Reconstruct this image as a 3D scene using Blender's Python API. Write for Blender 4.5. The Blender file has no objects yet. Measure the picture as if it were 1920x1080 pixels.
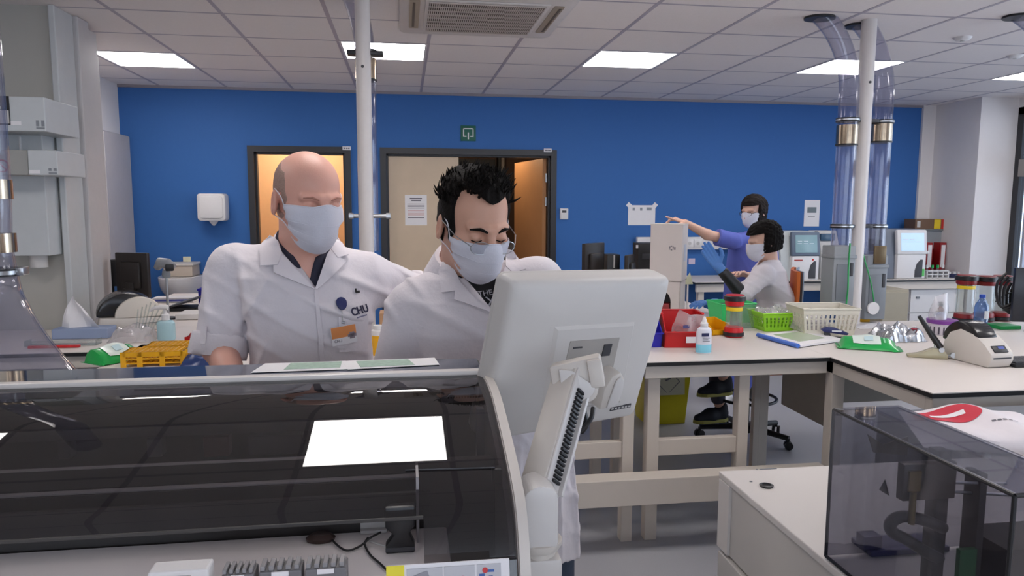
import bpy, bmesh, math, random
import numpy as np
from mathutils import Vector, Matrix, Euler
random.seed(7); np.random.seed(7)
PI = math.pi
SC = bpy.context.scene
COL = SC.collection
# ------------------------------------------------------------------ camera frame
CAMH = 1.62
F_PX, PITCH, YAW, ROLL = 1358.05, .112913, .147788, .00373139
_cy, _sy = math.cos(YAW), math.sin(YAW)
FW = Vector((_sy*math.cos(PITCH), _cy*math.cos(PITCH), -math.sin(PITCH)))
_r = Vector((_cy, -_sy, 0)); _u = _r.cross(FW)
RT = math.cos(ROLL)*_r + math.sin(ROLL)*_u
UP = -math.sin(ROLL)*_r + math.cos(ROLL)*_u
EYE = Vector((0, 0, CAMH))
def ray(u, v): return FW*F_PX + RT*(u-960) - UP*(v-540)
def PY(u, v, y): d = ray(u, v); return EYE + d*(y/d.y)
def PZ(u, v, z): d = ray(u, v); return EYE + d*((z-CAMH)/d.z)
def PXX(u, v, x): d = ray(u, v); return EYE + d*(x/d.x)
# ------------------------------------------------------------------ materials
MATS = {}
def lin(h):
    if isinstance(h, str):
        h = h.lstrip('#'); c = [int(h[i:i+2], 16)/255 for i in (0, 2, 4)]
    else: c = list(h)
    return tuple((x/12.92 if x <= .04045 else ((x+.055)/1.055)**2.4) for x in c) + (1,)
def mat(name, col, rough=.5, metal=0., var=.05, vs=18., bump=0., bs=60., spec=.5, emit=None, es=1., coat=0., sheen=0., sss=0.):
    if name in MATS: return MATS[name]
    m = bpy.data.materials.new(name); m.use_nodes = True
    nt = m.node_tree; b = nt.nodes['Principled BSDF']
    c = lin(col)
    tc = nt.nodes.new('ShaderNodeTexCoord')
    n = nt.nodes.new('ShaderNodeTexNoise'); n.inputs['Scale'].default_value = vs; n.inputs['Detail'].default_value = 4
    nt.links.new(tc.outputs['Object'], n.inputs['Vector'])
    mx = nt.nodes.new('ShaderNodeMix'); mx.data_type = 'RGBA'
    mx.inputs[6].default_value = tuple(min(1, x*(1-var)) for x in c[:3])+(1,)
    mx.inputs[7].default_value = tuple(min(1, x*(1+var)) for x in c[:3])+(1,)
    nt.links.new(n.outputs['Fac'], mx.inputs[0]); nt.links.new(mx.outputs[2], b.inputs['Base Color'])
    b.inputs['Roughness'].default_value = rough; b.inputs['Metallic'].default_value = metal
    b.inputs['Specular IOR Level'].default_value = spec
    if coat: b.inputs['Coat Weight'].default_value = coat
    if sheen: b.inputs['Sheen Weight'].default_value = sheen
    if sss:
        b.inputs['Subsurface Weight'].default_value = sss
        b.inputs['Subsurface Radius'].default_value = (.012, .005, .003)
        b.inputs['Subsurface Scale'].default_value = 1.0
    if emit:
        b.inputs['Emission Color'].default_value = lin(emit); b.inputs['Emission Strength'].default_value = es
    if bump:
        n2 = nt.nodes.new('ShaderNodeTexNoise'); n2.inputs['Scale'].default_value = bs; n2.inputs['Detail'].default_value = 3
        nt.links.new(tc.outputs['Object'], n2.inputs['Vector'])
        bp = nt.nodes.new('ShaderNodeBump'); bp.inputs['Strength'].default_value = bump; bp.inputs['Distance'].default_value = .01
        nt.links.new(n2.outputs['Fac'], bp.inputs['Height']); nt.links.new(bp.outputs['Normal'], b.inputs['Normal'])
    MATS[name] = m; return m
def clear(name, tint, refl=.6, rough=.03, body=0., bodycol='#888888', f0=.04):
    """thin transparent plastic: tinted see-through, glancing reflections, a little milky body"""
    if name in MATS: return MATS[name]
    m = bpy.data.materials.new(name); m.use_nodes = True; nt = m.node_tree; nt.nodes.clear()
    out = nt.nodes.new('ShaderNodeOutputMaterial')
    tr = nt.nodes.new('ShaderNodeBsdfTransparent'); tr.inputs[0].default_value = lin(tint)
    gl = nt.nodes.new('ShaderNodeBsdfGlossy'); gl.inputs['Roughness'].default_value = rough
    df = nt.nodes.new('ShaderNodeBsdfDiffuse'); df.inputs[0].default_value = lin(bodycol)
    lw = nt.nodes.new('ShaderNodeLayerWeight'); lw.inputs['Blend'].default_value = .35
    tc = nt.nodes.new('ShaderNodeTexCoord'); nz = nt.nodes.new('ShaderNodeTexNoise'); nz.inputs['Scale'].default_value = 9
    nt.links.new(tc.outputs['Object'], nz.inputs['Vector'])
    ml = nt.nodes.new('ShaderNodeMath'); ml.operation = 'MULTIPLY_ADD'; ml.inputs[1].default_value = refl; ml.inputs[2].default_value = f0
    nt.links.new(lw.outputs['Facing'], ml.inputs[0])
    sq = nt.nodes.new('ShaderNodeMath'); sq.operation = 'POWER'; sq.inputs[1].default_value = 2.2
    nt.links.new(lw.outputs['Facing'], sq.inputs[0]); nt.links.new(sq.outputs[0], ml.inputs[0])
    m1 = nt.nodes.new('ShaderNodeMixShader'); nt.links.new(tr.outputs[0], m1.inputs[1]); nt.links.new(df.outputs[0], m1.inputs[2])
    mb_ = nt.nodes.new('ShaderNodeMath'); mb_.operation = 'MULTIPLY'; mb_.inputs[1].default_value = body*2
    nt.links.new(nz.outputs['Fac'], mb_.inputs[0]); nt.links.new(mb_.outputs[0], m1.inputs[0])
    m2 = nt.nodes.new('ShaderNodeMixShader'); nt.links.new(m1.outputs[0], m2.inputs[1]); nt.links.new(gl.outputs[0], m2.inputs[2])
    nt.links.new(ml.outputs[0], m2.inputs[0]); nt.links.new(m2.outputs[0], out.inputs[0])
    MATS[name] = m; return m
# ------------------------------------------------------------------ object tree
def wm(o):
    m = o.matrix_basis.copy()
    return wm(o.parent) @ m if o.parent else m
def tag(o, label, cat, group=None, kind=None):
    if label: o['label'] = label
    if cat: o['category'] = cat
    if group: o['group'] = group
    if kind: o['kind'] = kind
    return o
def thing(name, label, cat, loc=(0, 0, 0), rz=0., group=None):
    o = bpy.data.objects.new(name, None); COL.objects.link(o)
    o.location = Vector(loc); o.rotation_euler = (0, 0, rz); o.empty_display_size = .05
    return tag(o, label, cat, group)
def copy_tree(o, parent=None):
    c = o.copy(); COL.objects.link(c)
    if parent: c.parent = parent
    for ch in list(o.children): copy_tree(ch, c)
    return c
class MB:
    def __init__(s, local=False): s.bm = bmesh.new(); s.local = local
    def _xf(s, vs, M):
        if M is not None:
            for v in vs: v.co = M @ v.co
    def box(s, c, d, M=None, bev=0., seg=2):
        b = bmesh.new(); bmesh.ops.create_cube(b, size=1)
        for v in b.verts: v.co = Vector((v.co.x*d[0], v.co.y*d[1], v.co.z*d[2]))
        if bev > 0:
            bmesh.ops.bevel(b, geom=b.edges[:], offset=min(bev, min(d)*.49), segments=seg, profile=.5, affect='EDGES')
        for v in b.verts: v.co = (M @ v.co if M is not None else v.co) + Vector(c)
        s.merge(b); return s
    def bx(s, x0, x1, y0, y1, z0, z1, bev=0., seg=2):
        return s.box(((x0+x1)/2, (y0+y1)/2, (z0+z1)/2), (abs(x1-x0), abs(y1-y0), abs(z1-z0)), None, bev, seg)
    def merge(s, b):
        me = bpy.data.meshes.new('tmp'); b.to_mesh(me); b.free(); s.bm.from_mesh(me); bpy.data.meshes.remove(me)
    def cyl(s, p0, p1, r0, r1=None, seg=24, caps=True):
        r1 = r0 if r1 is None else r1
        return s.tube([p0, p1], [r0, r1], seg, caps)
    def tube(s, pts, r, seg=12, caps=True, ref=None):
        pts = [Vector(p) for p in pts]; n = len(pts)
        rs = [r]*n if not isinstance(r, (list, tuple)) else r
        t0 = (pts[1]-pts[0]).normalized()
        a = Vector(ref) if ref else (Vector((0, 0, 1)) if abs(t0.z) < .9 else Vector((1, 0, 0)))
        nrm = (a - t0*a.dot(t0)).normalized(); rings = []
        for i in range(n):
            t = (pts[min(i+1, n-1)]-pts[max(i-1, 0)]).normalized()
            nrm = (nrm - t*nrm.dot(t)).normalized(); bn = t.cross(nrm)
            rings.append([s.bm.verts.new(pts[i] + (nrm*math.cos(2*PI*k/seg) + bn*math.sin(2*PI*k/seg))*rs[i]) for k in range(seg)])
        for i in range(n-1):
            for k in range(seg):
                s.bm.faces.new((rings[i][k], rings[i][(k+1) % seg], rings[i+1][(k+1) % seg], rings[i+1][k]))
        if caps: s.bm.faces.new(rings[0][::-1]); s.bm.faces.new(rings[-1])
        return s
    def lathe(s, prof, c=(0, 0, 0), seg=28, M=None, sx=1., sy=1.):
        rings = []
        for r, z in prof:
            ring = []
            for k in range(seg):
                p = Vector((r*sx*math.cos(2*PI*k/seg), r*sy*math.sin(2*PI*k/seg), z))
                if M is not None: p = M @ p
                ring.append(s.bm.verts.new(p+Vector(c)))
            rings.append(ring)
        for a, b in zip(rings, rings[1:]):
            for k in range(seg): s.bm.faces.new((a[k], a[(k+1) % seg], b[(k+1) % seg], b[k]))
        if prof[0][0] > 1e-6: s.bm.faces.new(rings[0][::-1])
        if prof[-1][0] > 1e-6: s.bm.faces.new(rings[-1])
        return s
    def prism(s, poly, axis, a, b, M=None, bev=0.):
        """poly: 2-D points in the plane across AXIS ('x': (y,z), 'y': (x,z), 'z': (x,y)), run from a to b"""
        def P(q, t):
            v = {'x': (t, q[0], q[1]), 'y': (q[0], t, q[1]), 'z': (q[0], q[1], t)}[axis]; return Vector(v)
        bb = bmesh.new()
        A = [bb.verts.new(P(q, a)) for q in poly]; B = [bb.verts.new(P(q, b)) for q in poly]; n = len(poly)
        bb.faces.new(A); bb.faces.new(B[::-1])
        for i in range(n): bb.faces.new((A[i], B[i], B[(i+1) % n], A[(i+1) % n]))
        bmesh.ops.recalc_face_normals(bb, faces=bb.faces[:])
        if bev > 0: bmesh.ops.bevel(bb, geom=bb.edges[:], offset=bev, segments=2, profile=.5, affect='EDGES')
        if M is not None:
            for v in bb.verts: v.co = M @ v.co
        s.merge(bb); return s
    def sheet(s, rows, th=0., closed=False):
        """a grid of points as a surface; th gives it a thickness along its normals"""
        bb = bmesh.new(); n = len(rows); m = len(rows[0])
        V = [[bb.verts.new(Vector(p)) for p in r] for r in rows]
        for i in range(n-1):
            for j in range(m-1 + (1 if closed else 0)):
                bb.faces.new((V[i][j], V[i][(j+1) % m], V[i+1][(j+1) % m], V[i+1][j]))
        if th:
            bb.normal_update()
            bmesh.ops.solidify(bb, geom=bb.faces[:], thickness=th)
        s.merge(bb); return s
    def ball(s, c, r, seg=20, rings=12, M=None):
        r = (r, r, r) if not isinstance(r, (tuple, list)) else r
        b = bmesh.new(); bmesh.ops.create_uvsphere(b, u_segments=seg, v_segments=rings, radius=1)
        for v in b.verts:
            p = Vector((v.co.x*r[0], v.co.y*r[1], v.co.z*r[2])); v.co = (M @ p if M is not None else p)+Vector(c)
        s.merge(b); return s
    def xf(s, M):
        for v in s.bm.verts: v.co = M @ v.co
        return s
    def build(s, name, m, parent=None, smooth=True, ang=35, label=None):
        bm = s.bm; bmesh.ops.recalc_face_normals(bm, faces=bm.faces[:])
        me = bpy.data.meshes.new(name)
        o = bpy.data.objects.new(name, me); COL.objects.link(o)
        if parent is not None:
            o.parent = parent
            if not s.local:
                I = wm(parent).inverted()
                for v in bm.verts: v.co = I @ v.co
        elif not s.local:
            xs = [v.co for v in bm.verts]
            c = Vector(((min(p.x for p in xs)+max(p.x for p in xs))/2, (min(p.y for p in xs)+max(p.y for p in xs))/2, min(p.z for p in xs)))
            for v in bm.verts: v.co -= c
            o.location = c
        bm.to_mesh(me); bm.free()
        if smooth:
            me.polygons.foreach_set('use_smooth', [True]*len(me.polygons))
            try: me.set_sharp_from_angle(angle=math.radians(ang))
            except Exception: pass
        me.materials.append(m)
        if label: o['label'] = label
        return o
def text(name, s, size, M, m, parent, ext=.0006, align='CENTER', label=None, bold=0.):
    """lettering: world matrix M puts its baseline; converted to a mesh part"""
    cu = bpy.data.curves.new(name, 'FONT'); cu.body = s; cu.size = size; cu.extrude = ext; cu.align_x = align; cu.align_y = 'CENTER'; cu.offset = bold
    t = bpy.data.objects.new(name+'_c', cu); COL.objects.link(t)
    dg = bpy.context.evaluated_depsgraph_get(); me = bpy.data.meshes.new_from_object(t.evaluated_get(dg))
    COL.objects.unlink(t); bpy.data.objects.remove(t)
    o = bpy.data.objects.new(name, me); COL.objects.link(o); me.name = name
    me.materials.clear(); me.materials.append(m)
    T = M
    if parent is not None: o.parent = parent; T = wm(parent).inverted() @ M
    me.transform(T)
    if label: o['label'] = label
    return o
def face_M(c, xd, yd):
    """matrix whose local x runs along xd, local y along yd, at c"""
    xd = Vector(xd).normalized(); yd = Vector(yd); yd = (yd-xd*yd.dot(xd)).normalized(); z = xd.cross(yd)
    M = Matrix((xd, yd, z)).transposed().to_4x4(); M.translation = Vector(c); return M
def rotz(a): return Matrix.Rotation(a, 3, 'Z')
def arc(c, r, a0, a1, n): return [(c[0]+r*math.cos(a0+(a1-a0)*i/n), c[1]+r*math.sin(a0+(a1-a0)*i/n)) for i in range(n+1)]
def rrect(x0, x1, y0, y1, r, n=4):
    return (arc((x1-r, y0+r), r, -PI/2, 0, n)+arc((x1-r, y1-r), r, 0, PI/2, n)+arc((x0+r, y1-r), r, PI/2, PI, n)+arc((x0+r, y0+r), r, PI, 1.5*PI, n))
def smooth_path(pts, n=8):
    pts = [Vector(p) for p in pts]; out = []
    P = [pts[0]*2-pts[1]]+pts+[pts[-1]*2-pts[-2]]
    for i in range(1, len(P)-2):
        for k in range(n):
            t = k/n
            out.append(.5*((2*P[i])+(-P[i-1]+P[i+1])*t+(2*P[i-1]-5*P[i]+4*P[i+1]-P[i+2])*t*t+(-P[i-1]+3*P[i]-3*P[i+1]+P[i+2])*t**3))
    out.append(pts[-1]); return out
def noise3(P, s, seed=0):
    """cheap smooth pseudo-noise of points (N,3) in -1..1"""
    r = np.random.RandomState(seed); v = 0
    for i in range(5):
        k = r.normal(size=3)*s; v = v+np.sin(P@k+r.uniform(0, 6.28))
    return v/5*1.6
# ------------------------------------------------------------------ signed distance modelling
def vlen(a): return np.sqrt((a*a).sum(-1))
def smin(a, b, k):
    h = np.clip(.5+.5*(b-a)/k, 0, 1); return b*(1-h)+a*h-k*h*(1-h)
def smax(a, b, k): return -smin(-a, -b, k)
def s_ell(P, c, r, R=None):
    q = P-np.array(c, dtype=np.float64)
    if R is not None: q = q@np.array(R)
    r = np.array(r); k0 = vlen(q/r); k1 = vlen(q/(r*r)); return np.where(k1 < 1e-9, -min(r), k0*(k0-1)/np.maximum(k1, 1e-9))
def s_cap(P, a, b, ra, rb=None, flat=None):
    rb = ra if rb is None else rb; a = np.array(a, dtype=float); b = np.array(b, dtype=float)
    ab = b-a; t = np.clip(((P-a)@ab)/(ab@ab), 0, 1); q = P-a-t[:, None]*ab
    if flat is not None:                        # flat: (direction, factor) squashes the section
        d = np.array(flat[0], float); d /= np.linalg.norm(d); q = q+np.outer(q@d, d)*(flat[1]-1)
    return vlen(q)-(ra+(rb-ra)*t)
def s_loft(P, st, lat=(1, 0, 0)):
    """stations (z, cx, cy, half width, half depth), stacked along z; lat is the width direction"""
    st = sorted(st); z = np.array([s[0] for s in st]); zz = np.clip(P[:, 2], z[0], z[-1])
    g = lambda k: np.interp(zz, z, [s[k] for s in st])
    lx, ly = lat[0], lat[1]; n = math.hypot(lx, ly); lx /= n; ly /= n
    dx = P[:, 0]-g(1); dy = P[:, 1]-g(2); w = g(3); d = g(4)
    a = dx*lx+dy*ly; b = -dx*ly+dy*lx
    q = (np.abs(a/w)**2.4+np.abs(b/d)**2.4)**(1/2.4)
    e = (q-1)*np.minimum(w, d)*1.1
    over = np.abs(P[:, 2]-zz)
    return np.where(over > 0, np.sqrt(np.maximum(e, 0)**2+over**2)+np.minimum(e, 0)*.0, e)
def s_box(P, c, h, R=None, r=0.):
    q = P-np.array(c, dtype=float)
    if R is not None: q = q@np.array(R)
    q = np.abs(q)-np.array(h)+r
    return vlen(np.maximum(q, 0))+np.minimum(q.max(-1), 0)-r
def sdf_grid(f, lo, hi, vox):
    lo = np.array(lo, float); hi = np.array(hi, float); k = 4
    n = np.ceil((hi-lo)/(vox*k)).astype(int)+1
    ax = [lo[i]+np.arange(n[i])*vox*k for i in range(3)]
    C = np.stack(np.meshgrid(*ax, indexing='ij'), -1)
    dc = f(C.reshape(-1, 3)).reshape(n)
    near = np.abs(dc) < vox*k*2.4
    N = n*k
    V = np.repeat(np.repeat(np.repeat(dc, k, 0), k, 1), k, 2).astype(np.float32)
    idx = np.argwhere(near)
    off = np.stack(np.meshgrid(*[np.arange(k)]*3, indexing='ij'), -1).reshape(-1, 3)
    allc = (idx[:, None, :]*k+off[None]).reshape(-1, 3)
    for i in range(0, len(allc), 400000):
        c = allc[i:i+400000]; V[c[:, 0], c[:, 1], c[:, 2]] = f(lo+c*vox)
    return V, lo
def surface_nets(V, lo, vox):
    S = V < 0
    n = np.array(V.shape)-1
    cnt = np.zeros(n, np.int8)
    for dx in (0, 1):
        for dy in (0, 1):
            for dz in (0, 1): cnt += S[dx:n[0]+dx, dy:n[1]+dy, dz:n[2]+dz]
    act = np.argwhere((cnt > 0) & (cnt < 8))
    ids = -np.ones(n, np.int64); ids[act[:, 0], act[:, 1], act[:, 2]] = np.arange(len(act))
    cor = np.array([(a, b, c) for a in (0, 1) for b in (0, 1) for c in (0, 1)])
    val = np.stack([V[act[:, 0]+c[0], act[:, 1]+c[1], act[:, 2]+c[2]] for c in cor], 1)
    acc = np.zeros((len(act), 3)); m = np.zeros(len(act))
    for i in range(8):
        for j in range(i+1, 8):
            if np.abs(cor[i]-cor[j]).sum() != 1: continue
            a = val[:, i]; b = val[:, j]; cr = (a < 0) != (b < 0)
            t = np.where(cr, a/np.where(cr, a-b, 1), 0)
            acc += cr[:, None]*(cor[i]+t[:, None]*(cor[j]-cor[i])); m += cr
    verts = lo+(act+acc/m[:, None])*vox
    quads = []
    for ax in range(3):
        o = [1, 1, 1]; o[ax] = 0
        sl0 = tuple(slice(o[i], n[i]) for i in range(3)); sl1 = tuple(slice(o[i]+(1 if i == ax else 0), n[i]+(1 if i == ax else 0)) for i in range(3))
        a = S[sl0]; b = S[sl1]
        e = np.argwhere(a != b)+np.array(o)
        if len(e) == 0: continue
        u, w = [(1, 2), (2, 0), (0, 1)][ax]; du = np.eye(3, dtype=int)[u]; dw = np.eye(3, dtype=int)[w]
        q = [ids[tuple((e-s).T)] for s in (du*0, du, du+dw, dw)]
        fl = S[tuple(e.T)]
        q = np.stack(q, 1); q[~fl] = q[~fl][:, ::-1]; quads.append(q)
    q = np.concatenate(quads); q = q[(q >= 0).all(1)]
    return verts, q
def np_mesh(name, verts, faces, m, parent=None, smooth=True, label=None):
    me = bpy.data.meshes.new(name); o = bpy.data.objects.new(name, me); COL.objects.link(o)
    v = np.asarray(verts, float)
    if parent is not None:
        o.parent = parent; I = np.array(wm(parent).inverted()); v = v@I[:3, :3].T+I[:3, 3]
    me.from_pydata(v.tolist(), [], np.asarray(faces).tolist()); me.validate(); me.update()
    me.polygons.foreach_set('use_smooth', [smooth]*len(me.polygons)); me.materials.append(m)
    if label: o['label'] = label
    return o
def sdf_obj(name, f, lo, hi, vox, m, parent=None, label=None, keep=None):
    V, l = sdf_grid(f, lo, hi, vox); v, q = surface_nets(V, l, vox)
    if keep is not None:
        k = keep(v); q = q[k[q].all(1)]; used = np.unique(q); mp = -np.ones(len(v), int); mp[used] = np.arange(len(used)); v = v[used]; q = mp[q]
    return np_mesh(name, v, q, m, parent, label=label)
# ================================================================== SETTING
CEIL = 2.713; BACK = 7.256; X0, TY0 = -1.6219, 4.5139 % .6
def bumpy_ceiling():
    m = mat('ceiling_tile', '#E4DEDC', .9, var=.03, vs=40, bump=.25, bs=220, spec=.2); return m
def struct(name, mb, m, **k):
    o = mb.build(name, m, **k); o['kind'] = 'structure'; return o
M_FLOOR = mat('vinyl_floor', '#A3A3A8', .36, var=.06, vs=160, bump=.04, bs=300, spec=.45)
M_BLUE = mat('blue_paint', '#3567A8', .62, var=.03, vs=30, bump=.06, bs=250, spec=.3)
M_GREYP = mat('grey_panel', '#AFADA6', .5, var=.02)
M_WHITEW = mat('white_wall_paint', '#DCD8D8', .7, var=.02, bump=.05, bs=200)
M_FRAME = mat('dark_frame', '#2B2C30', .45, var=.05)
M_WOOD = mat('beech_leaf', '#C9B59C', .5, var=.08, vs=6, bump=.02)
M_WOODO = mat('orange_wood', '#B58257', .5, var=.1, vs=5)
M_STEEL = mat('brushed_steel', '#B9BBBE', .3, metal=1., var=.06)
M_ALU = mat('white_aluminium', '#D2CFD0', .35, var=.03, spec=.5)
M_BLACK = mat('black_plastic', '#17171A', .42, var=.1)
M_DGREY = mat('dark_grey_plastic', '#3A3B40', .5, var=.08)
M_GREY = mat('mid_grey_plastic', '#7E8288', .5, var=.06)
M_LGREY = mat('light_grey_plastic', '#BDBBB9', .45, var=.03)
M_WHITE = mat('white_plastic', '#DAD8D8', .4, var=.02)
M_BEIGE = mat('beige_plastic', '#C9C3BC', .5, var=.03, bump=.04, bs=500)
M_CREAM = mat('cream_enamel', '#D5CEC6', .42, var=.02)
M_PAPER = mat('white_paper', '#E4E2E4', .8, var=.02, spec=.2)
M_INK = mat('grey_print', '#6E6B72', .8, var=.1)
M_RED = mat('red_plastic', '#C0181C', .4, var=.06)
M_YEL = mat('yellow_plastic', '#E3A80B', .42, var=.06)
M_GREEN = mat('green_plastic', '#159145', .4, var=.08)
M_GOLDEN = mat('yellow_bin', '#C3B50C', .45, var=.06)

floor = struct('floor', MB().bx(-5.5, 9, -4, 11, -.1, 0), M_FLOOR)
# ceiling slab of tiles, a recessed T-bar lattice between them
cm = MB()
tiles = []
HOLES = set()
LIGHT_CELLS = [(-1, 2, -1), (2, 3, 2)]
def cellx(i): return X0+.6*i
def celly(j): return 4.5139+.6*j
lights_at = [(-1, 2), (2, 1), (5, 1), (8, 1), (11, 1), (-1, -4), (2, -4), (5, -4), (8, -4), (11, -4), (-1, -10), (5, -10), (8, -10)]
for i in range(-6, 18):
    for j in range(-14, 5):
        if (i, j) in lights_at: continue
        x0, y0 = cellx(i), celly(j)
        y1 = min(y0+.6, BACK+.05)
        if y1-y0 < .05: continue
        cm.bx(x0+.008, x0+.592, y0+.006, y1-.006, CEIL, CEIL+.02, 0)
ceiling = struct('ceiling', cm, bumpy_ceiling(), smooth=False)
tb = MB()
for i in range(-6, 19): tb.bx(cellx(i)-.012, cellx(i)+.012, -4, BACK, CEIL-.0015, CEIL+.014)
for j in range(-14, 5): tb.bx(-5.3, 9, celly(j)-.010, celly(j)+.010, CEIL-.001, CEIL+.013)
struct('trim_1', tb, mat('ceiling_grid', '#AAA4AE', .5, var=.03), smooth=False)
struct('ceiling.001', MB().bx(-5.5, 9, -4, 11, CEIL+.03, CEIL+.1), bumpy_ceiling(), smooth=False)
# back wall with its two door openings
DL0, DL1, DR0, DR1, DT = -1.40, -.56, -.165, 1.47, 2.12
wb = MB()
wb.bx(-5.4, DL0, BACK, BACK+.14, 0, CEIL+.02).bx(DL1, DR0, BACK, BACK+.14, 0, CEIL+.02).bx(DR1, 5.55, BACK, BACK+.14, 0, CEIL+.02)
wb.bx(DL0, DL1, BACK, BACK+.14, DT, CEIL+.02).bx(DR0, DR1, BACK, BACK+.14, DT, CEIL+.02)
struct('wall_back', wb, M_BLUE, smooth=False)
struct('trim_2', MB().bx(5.55, 5.70, BACK-.03, BACK+.14, 0, CEIL+.02), M_WHITEW, smooth=False)
struct('trim_3', MB().bx(-5.4, 5.55, BACK-.012, BACK-.0, CEIL-.025, CEIL), mat('grey_edge', '#8E8890', .6), smooth=False)
struct('baseboard_back', MB().bx(-2.5, DL0-.06, BACK-.012, BACK, 0, .08).bx(DR1+.06, 5.55, BACK-.012, BACK, 0, .08), M_DGREY, smooth=False)
# right: pier, bright reveal, tall window band
struct('wall_right', MB().bx(5.70, 6.12, 6.6, BACK+.14, 0, CEIL+.02), M_WHITEW, smooth=False)
struct('wall_right.001', MB().bx(6.12, 6.26, -4, BACK, 0, .45).bx(6.12, 6.26, -4, BACK, 2.62, CEIL+.02), M_WHITEW, smooth=False)
wf = MB(); WX = 6.12
for y in (6.53, 5.2, 3.8, 2.4, 1.0, -.4, -1.8): wf.bx(WX, WX+.07, y, y+.07, .45, 2.62)
for z in (.45, 2.55): wf.bx(WX, WX+.07, -1.8, 6.6, z, z+.07)
win = struct('window_1', wf, M_FRAME, smooth=False)
MB().bx(WX-.02, WX+.05, -1.8, 6.53, 1.93, 2.10, .004).build('transom', mat('grey_rail', '#8F8B88', .5), win)
iv = MB()
for y in (6.45, 5.27, 3.87, 2.47, 1.07, -.33): iv.bx(WX+.01, WX+.06, y-.03, y, .52, 2.55)
iv.build('sash_bar', mat('pale_aluminium', '#A5A8B2', .35, metal=.6), win)
MB().bx(WX+.03, WX+.036, -1.75, 6.53, .5, 2.56).build('window_pane', clear('window_glass', '#EEF3F8', .4, .02), win)
# left: partition facing the room, pillar, low grey closet against the blue wall
struct('wall_left', MB().bx(-5.4, -1.93, 4.5, 4.69, 0, CEIL), M_GREYP, smooth=False)
struct('wall_left.001', MB().bx(-2.72, -2.58, 4.69, BACK, 0, CEIL), M_WHITEW, smooth=False)
struct('wall_left.002', MB().bx(-5.4, -5.3, -4, 4.5, 0, CEIL), M_WHITEW, smooth=False)
struct('wall_front', MB().bx(-5.4, 9, -4.1, -4, 0, .9).bx(-5.4, 9, -4.1, -4, 2.55, CEIL).bx(-5.4, -2.5, -4.1, -4, .9, 2.55).bx(4.5, 9, -4.1, -4, .9, 2.55), M_WHITEW, smooth=False)
w2 = MB()  # unseen window and its wall opening, added to let in frontal light
for x in (-2.5, -.8, .97, 2.7, 4.43): w2.bx(x, x+.07, -4.08, -4.01, .9, 2.55)
for z in (.9, 2.48): w2.bx(-2.5, 4.5, -4.08, -4.01, z, z+.07)
fill_win = struct('added_fill_window', w2, M_FRAME, smooth=False)
MB().bx(-2.45, 4.45, -4.05, -4.044, .95, 2.5).build('window_pane', clear('window_glass', '#EEF3F8', .4, .02), fill_win)
struct('trim_4', MB().bx(-1.93, -1.895, 4.47, 4.70, 0, CEIL, .006), mat('pale_panel', '#BEC1C2', .45), smooth=False)
struct('trim_5', MB().bx(-2.6, -1.87, 4.70, 4.86, 0, CEIL, .01).bx(-2.6, -1.905, 4.86, 5.06, 0, CEIL-.02, .01).bx(-2.6, -1.955, 5.06, 5.2, 0, CEIL-.14), mat('pale_pillar', '#B9B6B6', .5), smooth=False)
t = thing('closet', 'tall pale grey closet panel against the blue wall behind the left pillar', 'closet', (-2.53, 6.85, 0))
MB().bx(-2.575, -2.5, 6.62, 7.235, 0, 2.245, .004).build('body', mat('closet_grey', '#AFABAE', .5), t, False)
MB().bx(-2.498, -2.488, 6.64, 7.22, .02, 2.235, .003).build('door', mat('closet_grey', '#AFABAE', .5), t, False)
# rooms behind the doors
M_ROOM = mat('warm_room_wall', '#DDBB94', .8, var=.05)
M_BROWN = mat('dark_corridor', '#5E4536', .8, var=.08)
struct('wall_room', MB().bx(-2.2, -.45, 9.2, 9.3, 0, 2.7).bx(-2.3, -2.2, BACK+.14, 9.3, 0, 2.7).bx(-.45, -.38, BACK+.14, 9.3, 0, 2.7).bx(-2.3, -.38, BACK+.14, 9.3, 2.7, 2.74), M_ROOM, smooth=False)
struct('wall_corridor', MB().bx(-.3, 2.6, 10.2, 10.3, 0, 2.6).bx(2.6, 2.7, BACK+.14, 10.3, 0, 2.6).bx(-.38, -.3, BACK+.14, 10.3, 0, 2.6).bx(-.38, 2.7, BACK+.14, 10.3, 2.5, 2.6), M_BROWN, smooth=False)
def lettering(lines, c, xd, yd, m, parent, name='lettering'):
    """rows of fine print as thin dashes: (x0, x1, y) in metres on the face at c"""
    M = face_M(c, xd, yd); b = MB()
    for x0, x1, y, h in lines:
        b.box((0, 0, 0), (x1-x0, h, .0006), None)
        for v in b.bm.verts[-8:]: v.co = M @ (v.co+Vector(((x0+x1)/2, y, 0)))
    return b.build(name, m, parent, False)
def frame(x0, x1, top, name):
    b = MB(); w = .058
    b.bx(x0-w, x0, BACK-.022, BACK+.14, 0, top+w).bx(x1, x1+w, BACK-.022, BACK+.14, 0, top+w).bx(x0, x1, BACK-.022, BACK+.14, top, top+w)
    b.bx(x0, x0+.018, BACK+.03, BACK+.1, 0, top).bx(x1-.018, x1, BACK+.03, BACK+.1, 0, top).bx(x0, x1, BACK+.03, BACK+.1, top-.018, top)
    return struct(name, b, M_FRAME, smooth=False)
d1 = frame(DL0, DL1, DT, 'door_1'); d2 = frame(DR0, DR1, DT, 'door_2')
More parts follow.
